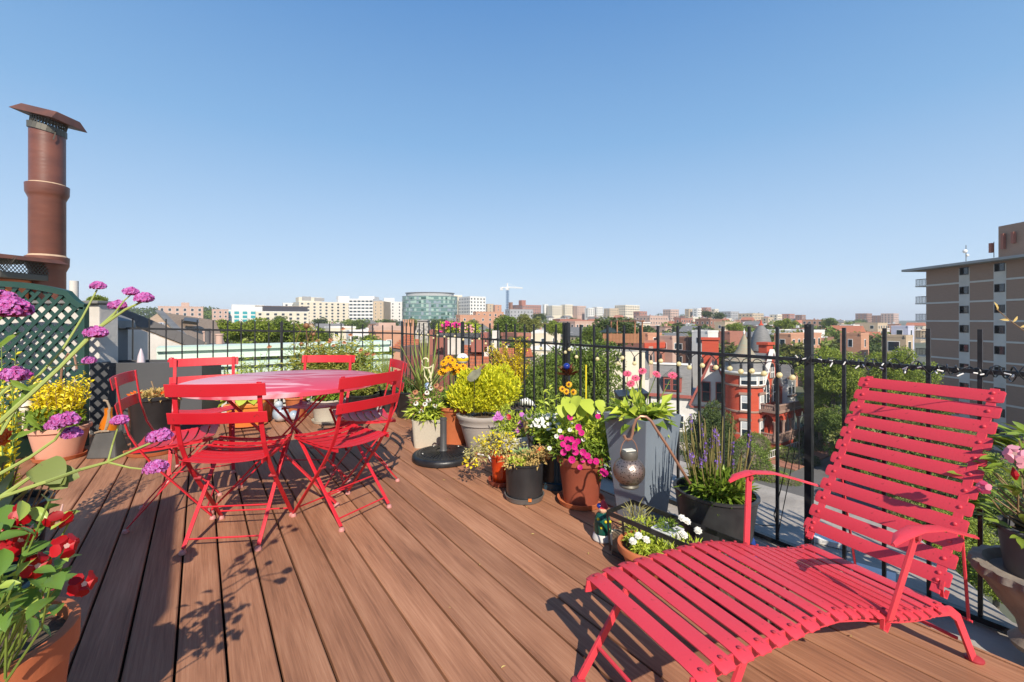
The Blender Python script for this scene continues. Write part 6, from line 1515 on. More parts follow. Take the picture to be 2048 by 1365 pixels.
# ---------------------------------------------------------------- brown tower block at right
tw=thing('apartment_tower','tall brown brick apartment tower with cream bands at the right edge','apartment building',(67,72,-17))
Xw,Yf=0,0; top=9.2+17
wb_=mat('tower_brick',(.38,.24,.165),.85,col2=(.29,.18,.125),sc=1.4,stretch=(1,1,14),det=9,amt=.2,bump=.15,bsc=6)
MB().box((12,-20,top/2),(24,40,top)).build('wall',wb_,tw)
cb=bmat('cream_band',(.66,.60,.52))
for k in range(10):
    z=top-2.85*(k+1)+.35
    if z<0: break
    MB().box((-.02,-20,z),(.10,40.05,.25)).build('floor_band',cb,tw); MB().box((12,-40.0,z),(24,.1,.17)).build('floor_band',cb,tw)
for y in (-6.1,-10.9,-16.5,-22,-30):
    MB().box((-.01,y,(top-.2)/2),(.06,1.55,top-.5)).build('panel_strip',cb,tw)
    for k in range(9):
        z=top-.80-2.85*k
        if z<1: break
        f=MB().box((-.04,y,z),(.10,1.30,1.12)).build('window',M['black_iron'],tw)
        MB().box((-.075,y-.32,z),(.05,.50,.92)).build('pane',G,f); MB().box((-.07,y+.30,z),(.04,.54,.92)).build('pane',mat('curtained_glass',(.13,.14,.14),.15) if k==0 and y==-6.1 else bpy.data.materials['curtained_glass'],f)
MB().box((11.2,-19,top+.18),(26,43,.36)).build('roof_slab',bmat('pale_roof_slab',(.42,.40,.37)),tw)
for k in range(7):
    z=top-2.85*(k+1)+.35
    MB().box((4,1.0,z),(8,1.9,.18)).build('balcony_slab',cb,tw)
    mb=MB(); 
    for i in range(12): mb.bar((-.0+.02,.1+i*.15,z+.1),(.02,.1+i*.15,z+1.15),.025,.025,(1,0,0))
    mb.bar((.02,.05,z+1.15),(.02,1.9,z+1.15),.06,.06); 
    for i in range(24): mb.bar((.02+i*.2,1.9,z+.1),(.02+i*.2,1.9,z+1.15),.025,.025,(1,0,0))
    mb.bar((.02,1.9,z+1.15),(5,1.9,z+1.15),.06,.06)
    mb.build('balcony_rail',M['black_iron'],tw)
MB().box((9.5,-12,top+2.9),(12,9,5.2)).build('plant_room',wb_,tw)
an=thing('mast_antennas','rust-coloured panel antennas on the plant room of the brown tower','antenna',(70.2,63.6,top-17+.6))
for i,(x,y,z,h_) in enumerate(((0,0,2.6,2.2),(-.1,1.5,1.9,1.4),(0,-1.3,2.9,1.6))):
    MB().box((x,y,z),(.4,.35,h_)).build('antenna_panel',bmat('rusty_panel'+str(i),(.33,.12,.08)),an); MB().tube([(x+.4,y,.5),(x+.4,y,z+h_/2+.2)],.05,6).build('pole',M['pewter'],an)
p=at(1932,507,66); t=thing('roof_sensor','small white weather sensor on the roof edge of the brown tower','antenna',p)
MB().tube([(0,0,-1.2),(0,0,1.2)],.05,6).build('pole',M['pewter'],t); MB().ball((-.15,0,.3),.28,10,7).build('sensor_head',WT,t); MB().ball((.2,0,-.3),.2,8,6).build('sensor_head',WT,t)
# rooftop of far right: terrace umbrella skipped (not visible)

# ---------------------------------------------------------------- red turreted house
P=Vector((35.7,60,-17)); rh=thing('red_house','bright red house with round turret, arcaded porch and brownstone balcony','house',P,N35)
RD=B['red']; ST=B['stone']
def rp(px,py,Y): return at(px,py,Y)
def zt(py,Y): return H+(HY-py)*Y/F+17
# main block: local x = right/back, local y = left/back
MB().box((6.6,4.6,zt(770,64)/2),(8.0,4.2,zt(770,64))).build('main_wall',RD,rh)
zg=zt(770,64)
mb=MB(); mb.extr([(1.2,2.46,zg-.1),(6.4,2.46,zg-.1),(3.8,2.46,zt(704,64))],(0,.5,0)); mb.build('gable_wall',RD,rh)
mb=MB(); mb.sweep([(.9,2.35,zg-.4),(3.8,2.35,zt(700,64))],.5,.30,(0,1,0)); mb.sweep([(3.8,2.35,zt(700,64)),(6.7,2.35,zg-.4)],.5,.30,(0,1,0)); mb.build('gable_coping',WT,rh)
mb=MB(); mb.extr([(1.1,2.9,zg-.2),(6.5,2.9,zg-.2),(3.8,2.9,zt(708,64))],(0,3.4,0)); mb.build('gable_roof',B['slate'],rh)
mb=MB(); mb.add([(2.4,2.5,zg),(10.6,2.5,zg),(10.6,6.8,zg),(2.4,6.8,zg),(4.4,4.6,zg+2.6),(9,4.6,zg+2.6)],[(0,1,5,4),(1,2,5),(2,3,4,5),(3,0,4)]); mb.build('hip_roof',B['slate'],rh)
MB().box((8.4,5.4,zt(698,69)-1.5),(1.9,1.3,4.6)).build('chimney',RD,rh,bevel=.05); MB().box((8.4,5.4,zt(690,69)+.2),(2.3,1.7,.4)).build('chimney_cap',RD,rh)
# arched openings on the gable wall
def arch_pts(cx,z0,w,h,n=10): return [(cx-w/2,z0),(cx+w/2,z0)]+[(cx+w/2*math.cos(PI*i/n),z0+h+w/2*math.sin(PI*i/n)) for i in range(n+1)]
def arched(parent,cx,z0,w,h,y,face='f',deep=.10,glass=G,trim=ST,tw_=.28):
    def mapp(u,z,dy): return (u,y-dy,z) if face=='f' else (y-dy,u,z)
    o=MB().extr([mapp(u,z,.0) for u,z in arch_pts(cx,z0-.0,w+2*tw_,h)],mapp(0,0,deep) if False else ((0,-deep,0) if face=='f' else (-deep,0,0))).build('window',trim,parent)
    MB().extr([mapp(u,z,deep) for u,z in arch_pts(cx,z0+.05,w,h)],((0,-.04,0) if face=='f' else (-.04,0,0))).build('pane',glass,o)
    mb=MB()
    for k in (-.5,0,.5): mb.bar(mapp(cx+k*w,z0+.1,deep+.06),mapp(cx+k*w,z0+h,deep+.06),.09,.09,(0,0,1) if False else ((1,0,0) if face=='f' else (0,1,0)))
    mb.bar(mapp(cx-w/2,z0+h*.55,deep+.06),mapp(cx+w/2,z0+h*.55,deep+.06),.10,.10); mb.build('sash_bars',WT,o)
zb=zt(812,62)
arched(rh,2.1,zb+.1,1.7,2.6,2.5); arched(rh,5.0,zb+.1,1.7,2.6,2.5)
arched(rh,3.8,zt(757,64),1.0,1.6,2.44,tw_=.15)
def rwin(parent,c,w,h,face,ang=None,trim=WT):
    M_=Matrix.Rotation(ang,3,'Z') if ang is not None else Matrix.Identity(3)
    o=MB().box(c,(w+.25,.16,h+.25),ang or 0).build('window',trim,parent); n_=M_@Vector((0,-1,0))
    MB().box(Vector(c)+n_*.09+Vector((0,0,h*.25)),(w*.9,.03,h*.42),ang or 0).build('upper_pane',mat('blind_pane',(.45,.47,.48),.2) if 'blind_pane' not in bpy.data.materials else bpy.data.materials['blind_pane'],o)
    MB().box(Vector(c)+n_*.09-Vector((0,0,h*.24)),(w*.9,.03,h*.44),ang or 0).build('lower_pane',G,o)
    MB().box(Vector(c)+n_*.12+Vector((0,0,h/2+.28)),(w+.7,.2,.32),ang or 0).build('lintel',ST,o); MB().box(Vector(c)+n_*.12-Vector((0,0,h/2+.22)),(w+.5,.25,.22),ang or 0).build('sill',ST,o)
# balcony bay to the right of the gable
MB().box((8.6,2.3,zg/2),(2.6,.9,zg)).build('bay_wall',WT,rh)
for x in (8.0,9.2): rwin(rh,(x,1.84,zb+2.0),.8,2.2,'f')
mb=MB(); mb.extr([(7.2,1.8,zg-.1),(10.2,1.8,zg-.1),(8.7,1.8,zg+2.6)],(0,3,0)); mb.build('dormer_roof',B['slate'],rh); arched(rh,8.7,zg+.05,.6,.9,1.79,tw_=.18,trim=WT)
# porch: right face (y=0 plane) and left face (x=0 plane)
pd=2.5; pw=9.4; z1=zt(834,60); zf=zt(885,60)
MB().box((pw/2,pd/2,z1+.55),(pw+.5,pd+.5,.30)).build('balcony_slab',ST,rh)
MB().box((pw/2,pd/2,(zf-.2)/2),(pw,pd,zf-.2)).build('porch_base',RD,rh); MB().box((pw/2,pd/2,zf-.1),(pw+.3,pd+.3,.25)).build('porch_floor',ST,rh)
def arcade(u0,u1,n,face):
    L=u1-u0; st=L/n; aw=st*.66; zs=zf+.05; hs=z1-.25-zs-aw/2+.3; pts=[]
    mb=MB()
    for i in range(n):
        c=u0+st*(i+.5); ring=[(c+aw/2*math.cos(PI*k/12),zs+hs+aw/2*math.sin(PI*k/12)) for k in range(13)]
        zt_=z1+.4
        for k in range(12):
            (xa,za),(xb,zb_)=ring[k],ring[k+1]
            q=[(xa,za),(xa,zt_),(xb,zt_),(xb,zb_)]
            mb.extr([((u,0,z) if face=='f' else (0,u,z)) for u,z in q],(0,.45,0) if face=='f' else (.45,0,0))
        for s,w_ in ((c-aw/2,(st-aw)/2),(c+aw/2,(st-aw)/2)):
            q=[(s,zs+hs),(s,zt_),(s+(-w_ if s<c else w_),zt_),(s+(-w_ if s<c else w_),zs+hs)]
            mb.extr([((u,0,z) if face=='f' else (0,u,z)) for u,z in q],(0,.45,0) if face=='f' else (.45,0,0))
    mb.build('arcade_wall',RD,rh)
    for i in range(n+1):
        u=u0+st*i; c=(u,.22,zs+hs/2) if face=='f' else (.22,u,zs+hs/2)
        if face=='l' and i==0: continue
        MB().lathe([(.26,zs),(.26,zs+.2),(.19,zs+.3),(.19,zs+hs-.5),(.34,zs+hs-.15),(.34,zs+hs)],12,(c[0],c[1],0)).build('column',ST,rh,smooth=True)
    bl=MB(); k=0; u=u0+.2
    while u<u1-.1:
        for zz_,hh_ in ((z1+.7,.65),): 
            c=(u,-.02,zz_+hh_/2) if face=='f' else (-.02,u,zz_+hh_/2); bl.box(c,(.13,.13,hh_))
        u+=.28
    bl.build('balusters',ST,rh,kind='stuff')
    c=((u0+u1)/2,-.02,z1+1.42) if face=='f' else (-.02,(u0+u1)/2,z1+1.42); MB().box(c,(L+.4,.28,.16) if face=='f' else (.28,L+.4,.16)).build('handrail',ST,rh)
    bl=MB(); u=u0+.3
    while u<u1-.2:
        c=(u,-.0,zf+.45) if face=='f' else (0,u,zf+.45); bl.box(c,(.12,.12,.75)); u+=.3
    bl.build('porch_balusters',ST,rh,kind='stuff'); c=((u0+u1)/2,0,zf+.9) if face=='f' else (0,(u0+u1)/2,zf+.9); MB().box(c,(L,.25,.14) if face=='f' else (.25,L,.14)).build('porch_rail',ST,rh)
arcade(0,pw,4,'f'); arcade(0,pd,1,'l')
for x,y in ((0,0),(pw,0),(0,pd)): MB().box((x,y,z1+1.1),(.4,.4,1.1)).build('balcony_pier',ST,rh)
# turret
tc=(1.0,4.6); tr=2.45; ze=zt(742,64)
MB().lathe([(tr+.12,0),(tr+.12,2.2),(tr,2.3),(tr,ze)],40,(tc[0]-.6,tc[1],0)).build('turret_wall',RD,rh,smooth=True)
TX=tc[0]-.6; TY=tc[1]
for z in (2.3,zt(880,64)+.2,zt(866,64)-.1,zt(818,64),zt(768,64)):
    MB().lathe([(tr+.02,z-.14),(tr+.10,z-.12),(tr+.10,z+.12),(tr+.02,z+.14)],40,(TX,TY,0)).build('string_course',ST,rh,smooth=True)
MB().lathe([(tr,ze-.5),(tr+.7,ze-.1),(tr+.75,ze+.12),(tr+.6,ze+.15)],40,(TX,TY,0)).build('eaves',WT,rh,smooth=True)
MB().lathe([(tr+.62,ze+.1),(tr+.2,ze+.8),(tr-.05,ze+1.55)],40,(TX,TY,0)).build('lower_roof',B['slate'],rh,smooth=True)
MB().lathe([(tr+.30,ze+1.5),(tr-.2,ze+1.65),(1.5,ze+2.3),(.95,ze+3.1),(.55,ze+4.2),(.2,ze+5.0),(.0001,ze+5.5)],32,(TX,TY,0)).build('bell_roof',mat('weathered_bell_tiles',(.32,.22,.15),.8,col2=(.24,.27,.20),sc=1.5,stretch=(1,1,6),bump=.4,bsc=5),rh,smooth=True)
MB().lathe([(.1,ze+5.3),(.16,ze+5.6),(.05,ze+5.8),(.0001,ze+6.2)],10,(TX,TY,0)).build('finial',WT,rh)
for zc,hh_,angs in ((zt(757,64),1.25,(-62,-35,-8,18)),(zt(800,64),1.95,(-60,-2)),(zt(851,64),2.1,(-60,-2))):
    for a in angs:
        aa=R(a-N35*0); d=Vector((math.sin(aa),-math.cos(aa),0)); rwin(rh,(TX+d.x*(tr+.02),TY+d.y*(tr+.02),zc),.85,hh_,'f',aa)
# porch furniture hints: pots on the balcony
for i in range(6):
    x=.6+i*1.5; o=MB().lathe([(.14,0),(.2,.35)],10).build('flower_pot',B['orange'],None); o.location=rh.matrix_world@Vector((x,.5,z1+.7)) if False else Matrix.Rotation(N35,4,'Z')@Vector((x,.5,z1+.72))+P
    tag(o,f"clay flower pot {['nearest the corner of','second along','third along','fourth along','fifth along','at the far end of'][i]} the red house balcony",'flower pot','flower pots on the red house balcony')

# white dormer house and neighbours along the street (facades face -x in the N35 frame)
def ffac(s0_,s1_,n_): return None
A66=R(66); YV=Vector((-math.sin(A66),math.cos(A66),0)); PW=at(1472,HY,68); PW.z=-17; P=PW.copy(); wh=thing('dormer_house','white house with steep red-trimmed gable and slate mansard left of the red house','house',P,A66)
Yw=72; zE=zt(790,Yw); 
MB().box((5,6.2,zE/2),(10,12.6,zE)).build('wall',B['white'],wh)
mb=MB(); mb.extr([(-.15,0.2,zE-1.2),(-.15,6.2,zE-1.2),(-.15,3.2,zt(714,Yw))],(.4,0,0)); mb.build('gable_wall',B['white'],wh)
tm=bmat('red_brown_trim',(.36,.10,.08)); 
mb=MB(); mb.sweep([(-.3,-.2,zE-1.4),(-.3,3.2,zt(709,Yw))],.5,.35,(1,0,0)); mb.sweep([(-.3,3.2,zt(709,Yw)),(-.3,6.6,zE-1.4)],.5,.35,(1,0,0)); mb.build('barge_boards',tm,wh)
mb=MB(); mb.extr([(.25,0,zE-1.3),(.25,6.4,zE-1.3),(.25,3.2,zt(712,Yw))],(8,0,0)); mb.build('gable_roof',B['slate'],wh)
mb=MB(); mb.extr([(-.2,6.4,zE-.2),(2.6,6.4,zt(726,Yw+6)),(7,6.4,zt(726,Yw+6)),(9.8,6.4,zE-.2)],(0,6.4,0)); mb.build('mansard_roof',B['slate'],wh)
MB().box((2.6,9.6,zt(724,Yw+6)),(.4,6.4,.3)).build('ridge_trim',WT,wh); MB().box((-.25,9.6,zE-.1),(.5,6.6,.45)).build('gutter',tm,wh)
MB().box((-.1,3.2,zE-1.6),(.4,6.6,.3)).build('ledge',tm,wh)
def lwin(parent,y,z,w,h,x=-.1,trim=tm):
    o=MB().box((x,y,z),(.3,w+.3,h+.3)).build('window',trim,parent); MB().box((x-.17,y,z),(.05,w,h)).build('pane',G,o); MB().box((x-.2,y,z),(.05,w,.09)).build('sash_bar',trim,o)
lwin(wh,2.2,zE+.9,1.0,2.9,-.2); lwin(wh,4.2,zE+.9,1.0,2.9,-.2); lwin(wh,3.2,zE+4.6,.4,.6,-.2)
MB().box((.9,9.2,zE+1.7),(1.6,2.8,2.4)).build('dormer',tm,wh); lwin(wh,8.6,zE+1.7,.9,1.7,.08); lwin(wh,9.9,zE+1.7,.9,1.7,.08)
mb=MB(); mb.extr([(-.1,7.6,zE+2.9),(-.1,10.8,zE+2.9),(-.1,9.2,zE+4.2)],(2.5,0,0)); mb.build('dormer_roof',B['slate'],wh)
for y in (2,4.4,8,10.8):
    for z in (zE-4.2,zE-7.6): lwin(wh,y,z,1.0,1.9,-.02,WT)
MB().box((7,3.6,zt(700,Yw+7)-1),(1.6,2.6,6)).build('chimney',RD,wh); MB().box((7,3.6,zt(692,Yw+7)+1.4),(2.0,3.0,.4)).build('chimney_cap',RD,wh)
MB().box((1.8,12.7,zt(745,Yw)),(.9,.6,8)).build('party_chimney',B['pink'],wh)
P=PW+YV*12.85; w2_=thing('arched_house','white house with a round-arched gable window left of the mansard house','house',P,A66)
Yv=72; zV=zt(760,Yv)
MB().box((5,5,zV/2),(10,10,zV)).build('wall',B['white'],w2_)
mb=MB(); mb.extr([(-.15,3.2,zV-.2),(-.15,9.8,zV-.2),(-.15,8.6,zt(700,Yv)-.9),(-.15,6.5,zt(700,Yv)),(-.15,4.4,zt(700,Yv)-.9)],(.5,0,0)); mb.build('gable_wall',B['white'],w2_)
arched(w2_,6.5,zV+.4,2.0,1.2,-.16,'l',tw_=.3,trim=WT)
mb=MB(); mb.extr([(-.1,0,zV-.1),(3,0,zt(706,Yv)),(8,0,zt(706,Yv)),(10,0,zV)],(0,10,0)); mb.build('slate_roof',B['slate'],w2_)
for y in (1.5,5,8.4):
    for z in (zV-2.2,zV-5.6): lwin(w2_,y,z,1.1,1.8,-.02,WT)
P=PW+YV*22.9; w3=thing('bay_house','pale rendered house at the left end of the street row behind the feathery tree','house',P,A66)
MB().box((5,6,6.4),(10,12,12.8)).build('wall',B['cream'],w3); MB().box((5,6,12.9),(10.4,12.4,.4)).build('cornice',WT,w3)
for y in (2,5,8):
    for z in (5,8.4,11): lwin(w3,y,z,1.1,1.8,-.02,WT)
P=sn(62,78,-17); rt=thing('red_rear_house','red brick house end with a red painted parapet behind the slate roofs','house',P,N35); MB().box((5,6,6.8),(10,12,13.6)).build('wall',B['brick'],rt); MB().box((5,-.1,12.6),(10,.3,1.2)).build('red_parapet',RD,rt)
# grey conical turret with red finial
p=at(1522,665,105); t=thing('turret_house','round turret with tall grey conical roof and red finial behind the red house','tower',(p.x,p.y,-17))
zc=lambda py: H+(HY-py)*105/F+17
MB().lathe([(2.0,0),(2.0,zc(700))],24).build('turret_wall',B['brick'],t,smooth=True); MB().lathe([(2.5,zc(702)),(2.3,zc(690)),(1.9,zc(675)),(1.3,zc(660)),(.6,zc(652)),(.35,zc(650))],24).build('cone_roof',B['slate'],t,smooth=True)
MB().lathe([(.6,zc(651)),(.25,zc(647)),(.12,zc(642)),(.0001,zc(639))],12).build('finial',RD,t)
# pergola roof deck
p=at(1206,690,62); t=thing('pergola_deck','cedar roof deck with pergola and boarded railing left of the two-tone brick house','pergola',p)
sc_=62/F; W2=84*sc_
MB().box((W2/2,3,-6.5),(W2,6,11)).build('house_wall',B['cream'],t); 
for i in range(30): MB().box((i*W2/30+.05,0,.9),(W2/30-.04,.06,1.3)).build('rail_board',B['wood'],t)
for x in (W2*.35,W2*.95): 
    for y in (.3,4): MB().box((x,y,1.7),(.16,.16,3.4)).build('pergola_post',B['wood'],t)
for i in range(12): MB().box((W2*.33+i*W2*.63/11,2.1,3.3),(.07,5,.16)).build('pergola_beam',B['wood'],t)
MB().lathe([(1.7,1.7),(.0001,2.5)],8,(W2*.22,1.5,0)).build('umbrella_canopy',mat('dark_green_canvas',(.02,.035,.035),.8),t)
# ---------------------------------------------------------------- hedges, car, street bits
def hedge(label,px,py,Y,r,zs,m='c'):
    t=thing('hedge',label,'hedge',at(px,py,Y)); t.scale=(r,r,r*zs); cloud('foliage',TL[m],t,[(0,0,0,1,1,1)],5200,.085,.055,out=1,rnd=.7,shell=.86); MB().ball((0,0,0),.86,16,10).build('inner_twigs',M['bark'],t,smooth=True)
hedge('clipped round dark green bush left of the porch steps of the red house',1509,893,57,1.75,.95,'b')
hedge('large clipped dark green hedge at the foot of the red turret',1488,928,53,2.6,1.0,'b')
hedge('second clipped hedge in front of the round bush',1508,945,52,2.0,1.0,'b')
hedge('bright low clipped shrub right of the red house corner',1573,913,59,2.0,.6,'a')
hedge('dark shrub beside the bright clipped shrub',1600,925,57,2.1,.7,'c')
hedge('dark rounded shrub by the porch stairs at right',1612,893,63,2.2,.9,'c')
hedge('low yellow-green bed of plants at the garden edge',1545,955,51,1.8,.4,'a')
hedge('small dark mound of planting beside the pavement',1572,965,50,1.5,.4,'b')
cg=at(1662,890,66); cg.z=-16.97; car=thing('parked_car','white car parked on the side street beyond the red house','car',cg,N35)
body=[(-2.2,.35),(-2.15,.8),(-1.3,.95),(-.7,1.42),(.9,1.45),(1.6,1.0),(2.2,.85),(2.25,.35)]
mb=MB(); mb.extr([(x,-.85,z) for x,z in body],(0,1.7,0)); mb.build('body',mat('car_white',(.75,.75,.76),.15),car,bevel=.08)
mb=MB(); mb.extr([(x,-.87,z) for x,z in [(-1.15,.95),(-.62,1.36),(.85,1.39),(1.4,1.0)]],(0,1.74,0)); mb.build('side_windows',G,car)
for x in (-1.35,1.4):
    for y in (-.86,.70): MB().extr([(x+.32*math.cos(a*PI/8),y,.32+.32*math.sin(a*PI/8)) for a in range(16)],(0,.16,0)).build('wheel',M['black_plastic'],car)
for n_ in (66.5,72,84): 
    pass
cg=sn(22.6,70,-16.97); car2=dup(car,cg,N35,'dark-windowed white car parked nearer along the side street')
fn=thing('garden_fence','low pale iron fence on a brick kerb along the side street','fence',sn(28,59,-16.9),N35); mb=MB()
for i in range(60): mb.bar((i*.5,0,0),(i*.5,0,1.1),.05,.05,(1,0,0))
mb.bar((0,0,1.05),(30,0,1.05),.06,.06); mb.bar((0,0,.2),(30,0,.2),.06,.06); mb.build('railings',WT,fn,kind='stuff'); MB().box((15,0,-.05),(30,.3,.3)).build('kerb',B['brick'],fn)
lp_=at(1598,930,54); lp_.z=-16.97; t=thing('street_lamp','thin dark street lamp post in front of the red house porch','street lamp',lp_); MB().tube([(0,0,0),(0,0,6.4)],.06,6).build('pole',M['black_iron'],t); MB().tube([(0,0,6.3),(.5,0,6.6)],.05,6).build('arm',M['black_iron'],t); MB().ball((.6,0,6.5),.15,8,6).build('lamp_head',M['black_iron'],t)

# ---------------------------------------------------------------- neighbours just beyond the railing
def onplane(px,py,P0,Nn):
    d=Vector(((px-1024)/F,1,(HY-py)/F)); o=Vector((0,0,H)); return o+d*((P0-o).dot(Nn)/d.dot(Nn))
# mint copper cornice of the next house
off=sn(.85,0); t=thing('copper_cornice','mint green oxidised copper cornice of the neighbouring roof behind the railing','cornice',cr+off)
def q1(tt,z,dd=0): return f1(tt,z)+off+DV*dd
L_c=3.05
for z,h_,dd,nm in ((.745,.05,0,'top_moulding'),(.66,.12,.05,'fascia'),(.52,.045,-.12,'lower_moulding'),(.36,.27,-.06,'lower_fascia')):
    MB(cr+off).extr([q1(-.12,z-h_/2,dd),q1(-.12,z+h_/2,dd),q1(-.12,z+h_/2,dd+.5),q1(-.12,z-h_/2,dd+.5)],-NV*(L_c)).build(nm,B['mint'],t)
MB(cr+off).extr([q1(-.1,-3,.2),q1(-.1,.20,.2),q1(-.1,.20,3.2),q1(-.1,-3,3.2)],-NV*(L_c)).build('wall',M['whitewash'],t)
# tan shingled roof with skylight
A=at(320,624,13.5); Lb=at(222,700,12.5); Mb_=at(398,705,10.6); Rb=at(452,692,16); Bq=at(430,641,19)
t=thing('shingled_roof','tan shingled gable roof with a tilted skylight beyond the left end of the railing','roof',A)
MB(A).add([A,Lb,Mb_],[(0,1,2)]).build('front_slope',B['tanroof'],t); 
MB(A).add([A,Mb_,Rb,Bq],[(0,1,2,3)]).build('side_slope',B['tanroof'],t); MB(A).add([A,at(222,700,12.5),at(200,700,16)],[(0,2,1)]).build('left_slope',B['tanroof'],t)
MB(A).sweep([A+Vector((0,-.02,.02)),Mb_+Vector((0,-.02,.02))],.18,.05,(0,1,0)).build('dark_verge',B['slate'],t)
MB(A).add([Lb,Mb_,Mb_-Vector((0,0,14)),Lb-Vector((0,0,14))],[(0,1,2,3)]).build('front_wall',B['tan'],t); MB(A).add([Mb_,Rb,Rb-Vector((0,0,14)),Mb_-Vector((0,0,14))],[(0,1,2,3)]).build('side_wall',B['tan'],t)
nn=(Lb-A).cross(Mb_-A).normalized(); 
if nn.y>0: nn=-nn
c4=[onplane(x,y,A,nn) for x,y in ((303,677),(317,651),(334,651),(319,678))]
o=MB(A).extr([c+nn*.02 for c in c4],nn*.09).build('skylight_frame',bmat('silver_frame',(.45,.45,.46)),t); ce=sum(c4,Vector())/4
MB(A).extr([ce+(c-ce)*.82+nn*.11 for c in c4],nn*.02).build('skylight_glass',mat('sky_pane',(.06,.09,.14),.08),o)
n2=(Mb_-A).cross(Bq-A).normalized(); 
if n2.z<0: n2=-n2
c4=[onplane(x,y,A,n2) for x,y in ((363,649),(364,642),(393,644),(393,652))]
MB(A).extr([c+n2*.03 for c in c4],n2*.1).build('roof_vent_window',mat('dark_vent',(.07,.06,.05),.4),t)
# slate verge and white gable of the closer neighbour
V0=at(231,640,6.9); V1=at(402,706,7.6)
t=thing('gable_neighbour','white plastered gable wall under a sloping dark slate verge right of the grey pier','wall',V0)
MB(V0).add([V0,V1,V1-Vector((0,0,3)),V0-Vector((0,0,3))],[(0,3,2,1)]).build('gable_wall',M['whitewash'],t)
MB(V0).extr([V0+Vector((0,.02,.0)),V1+Vector((0,.02,0)),V1+Vector((0,.10,.15)),V0+Vector((0,.10,.17))],Vector((0,.05,.01))).build('verge_board',bmat('verge_board',(.34,.26,.19)),t)
for i in range(9):
    a=V0.lerp(V1,i/9); b=V0.lerp(V1,(i+.97)/9); MB(V0).extr([a+Vector((0,-.01,.035)),b+Vector((0,-.01,.035)),b+Vector((0,.09,.165)),a+Vector((0,.09,.175))],Vector((0,.02,.012))).build('slate',bmat('brown_grey_slate',(.115,.105,.10),sc=3) if 'brown_grey_slate' not in bpy.data.materials else bpy.data.materials['brown_grey_slate'],t)
# low flat roof with pots
p=at(368,695,9.6); t=thing('flat_roof_neighbour','low grey concrete parapet with two clay chimney pots beyond the copper cornice','roof',p)
MB().box((.42,.4,-.03),(.95,.8,.14)).build('parapet_block',B['roofg'],t,bevel=.01); MB().box((.2,.4,-.14),(1.6,1.2,.06)).build('roof_edge',B['dark'],t)
for x,h_ in ((.22,.30),(.50,.24)): MB().lathe([(.07,.05),(.075,h_),(.09,h_+.01),(.09,h_+.04)],14,(x,.4,0)).build('chimney_pot',B['pink'],t,smooth=True)
MB().lathe([(.05,.05),(.05,.34),(.06,.35),(.06,.40)],12,(.30,.3,0)).build('vent_cowl',B['dark'],t)
# dusky red chimneys and tiled roofs of the row
def blockpx(name,label,cat,x0,x1,y0,y1,Y,m,d=.6,bev=.01):
    a=at(x0,y1,Y); w=(x1-x0)/F*Y; h=(y1-y0)/F*Y; mb=MB((a.x+w/2,Y+d/2,a.z)); mb.box((a.x+w/2,Y+d/2,a.z+h/2),(w,d,h)); o=mb.build(name,m,None,bevel=bev); tag(o,label,cat); return o
dr=bmat('dusky_red_stucco',(.30,.11,.085),sc=2)
blockpx('chimney_stack','left of two dusky red painted chimney shafts behind the spiky plant','chimney stack',857,869,660,800,10.5,dr)
blockpx('chimney_stack','right and wider of two dusky red painted chimney shafts behind the rudbeckia','chimney stack',872,888,655,800,10.6,dr)
blockpx('chimney_stack','dusky red block with dark cap right of the magenta roof flowers','chimney stack',942,975,666,705,13,dr,1)
blockpx('chimney_stack','white panelled chimney right of the dusky red block','chimney stack',984,998,662,702,12.5,M['whitewash'],.3)
blockpx('party_wall','low dark red parapet wall behind the corner of the railing','wall',806,905,712,800,9.5,bmat('dark_red_wall',(.20,.06,.05)),.3)
blockpx('roof_box','grey and white roof hatch box between the red shafts and the railing post','roof hatch',891,922,672,710,11.5,M['whitewash'],.8)
blockpx('ornate_gable','small white ornate gable front among the clay tiles','gable',968,980,694,716,13,M['whitewash'],.4)
blockpx('terrace_wall','dark brown low roof left of the shingled turret','roof',800,852,694,716,13,bmat('low_roof_brown',(.15,.08,.06)),2)  # dark brown is the low roof's own colour
def roofquad(label,pts,m,name='tiled_roof'):
    P4=[at(*p_) for p_ in pts]; mb=MB(P4[0]); mb.extr(P4,Vector((0,.02,-.12))); o=mb.build(name,m); tag(o,label,'roof')
    t_=o; a,b,c,d=P4; n=max(4,int((a-d).length/.30))
    return o
def tiled(label,pts,rows=8,cols=14):
    P4=[at(*p_) for p_ in pts]; a,b,c,d=P4 # a,b top edge; d,c bottom edge
    t=thing('tiled_roof',label,'roof',a); n_=(b-a).cross(d-a).normalized(); 
    if n_.z<0: n_=-n_
    MB(a).extr([p_-n_*.05 for p_ in P4],-n_*.08).build('roof_deck',B['dark'],t)
    first=None
    for r_ in range(rows):
        for k in range(cols):
            u0,u1=k/cols,(k+.94)/cols; v0,v1=r_/rows,(r_+1.08)/rows
            def pt_(u,v,l): return (a.lerp(b,u)).lerp(d.lerp(c,u),v)+n_*l
            mb=MB(a); mb.hexa([pt_(u0,v1,-.02),pt_(u1,v1,-.02),pt_(u1,v0,-.05),pt_(u0,v0,-.05)],[pt_(u0,v1,.03),pt_(u1,v1,.03),pt_(u1,v0,-.03),pt_(u0,v0,-.03)]); mb.build('tile',B['tile'],t)
tiled('orange clay tile roof sloping down left of the corner post',((812,668,16),(840,668,16),(838,702,13.2),(785,694,13.2)),7,9)
tiled('orange clay tile roof behind the yellow ball and rudbeckia',((930,688,15),(982,690,15),(985,745,11),(900,745,11)),9,12)
tiled('long orange clay tile roof behind the golden bush',((985,694,17),(1062,696,17),(1066,712,14.5),(988,714,14.5)),5,14)
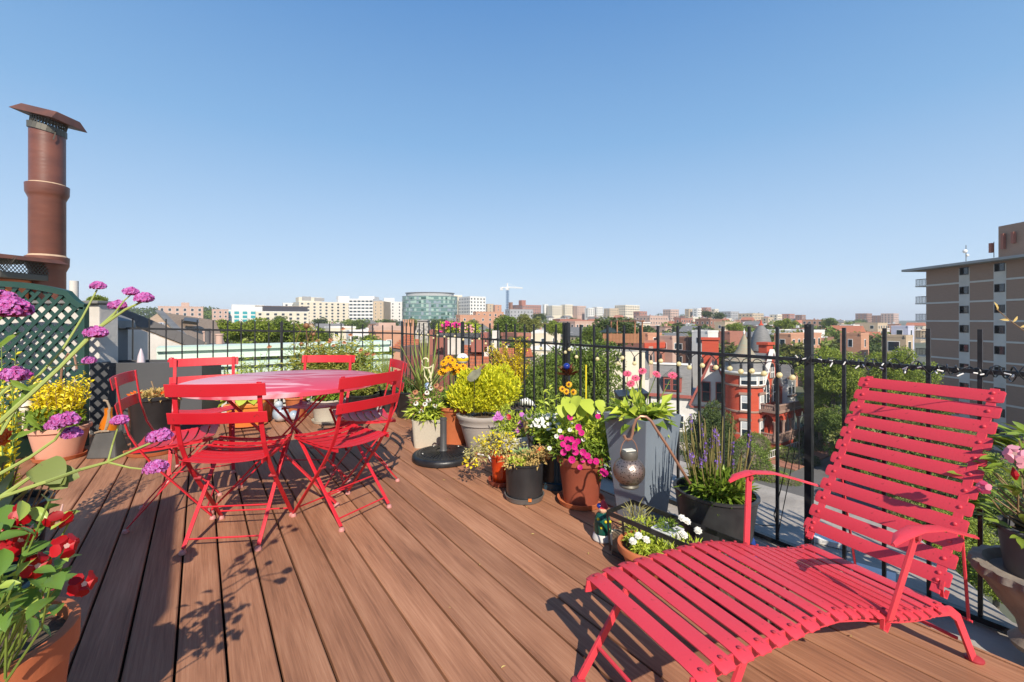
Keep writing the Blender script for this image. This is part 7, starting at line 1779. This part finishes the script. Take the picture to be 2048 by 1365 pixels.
p=at(844,690,15); t=thing('shingled_turret','pale grey shingled tapering turret behind the corner of the railing','tower',p); s_=15/F
loft([[(x*s_,y*s_,z*s_) for x,y in ((-17,0),(17,0),(17,30),(-17,30))] for x_ in (0,) for z in (-60,)]+[[(-17*s_,0,10*s_),(17*s_,0,10*s_),(17*s_,30*s_,10*s_),(-17*s_,30*s_,10*s_)],[(-9*s_,5*s_,48*s_),(9*s_,5*s_,48*s_),(9*s_,22*s_,48*s_),(-9*s_,22*s_,48*s_)]]).build('shingle_wall',mat('mottled_shingle',(.50,.47,.42),.9,col2=(.12,.11,.10),sc=14,amt=.3,bump=.5,bsc=14),t)
MB().box((0,13*s_,48.6*s_),(.36,.36,.04)).build('turret_cap',B['roofg'],t)
p=at(918,668,9.8); t=thing('roof_flowers','magenta geraniums over lime foliage in a box on the next roof','flowers',p); s_=9.8/F
MB().box((0,0,-.03),(86*s_,.3,.10)).build('flower_box',M['box_grey'],t)
cloud('foliage',F_['lime'],t,[((x-918)*s_,0,.10,18*s_,.13,.14) for x in (890,908,926,944)],1100,.06,.035)
mb=MB(); 
for cx_,cy_,n_ in ((889,654,26),(897,648,20),(886,664,16),(910,650,22),(916,652,14)): 
    for k in range(n_): petals(mb,((cx_-918)*s_+U(-.06,.06),-.08+U(-.05,.05),(668-cy_)*s_+U(-.05,.05)),(U(-.5,.5),-1,.4),.028,5,.9)
mb.build('magenta_flower',F_['magenta'],t)
mb=MB(); [petals(mb,((U(920,948)-918)*s_,-.1,(668-U(650,664))*s_),(U(-.5,.5),-1,.4),.024,5,.9) for k in range(40)]; mb.build('salmon_flower',F_['pale_pink'],t)


# ---------------------------------------------------------------- light summer haze over the town
hz=bpy.data.materials.new('haze'); hz.use_nodes=True; hn=hz.node_tree; hn.nodes.clear(); ho=hn.nodes.new('ShaderNodeOutputMaterial'); hv=hn.nodes.new('ShaderNodeVolumePrincipled')
hv.inputs['Color'].default_value=(.86,.92,1,1); hv.inputs['Density'].default_value=.00026; hn.links.new(hv.outputs[0],ho.inputs['Volume'])
hb_=MB((0,1900,0)); hb_.box((0,1900,30),(19600,4400,98)); o=hb_.build('haze',hz,kind='stuff'); tag(o,'thin pale summer haze lying over the distant town','haze')
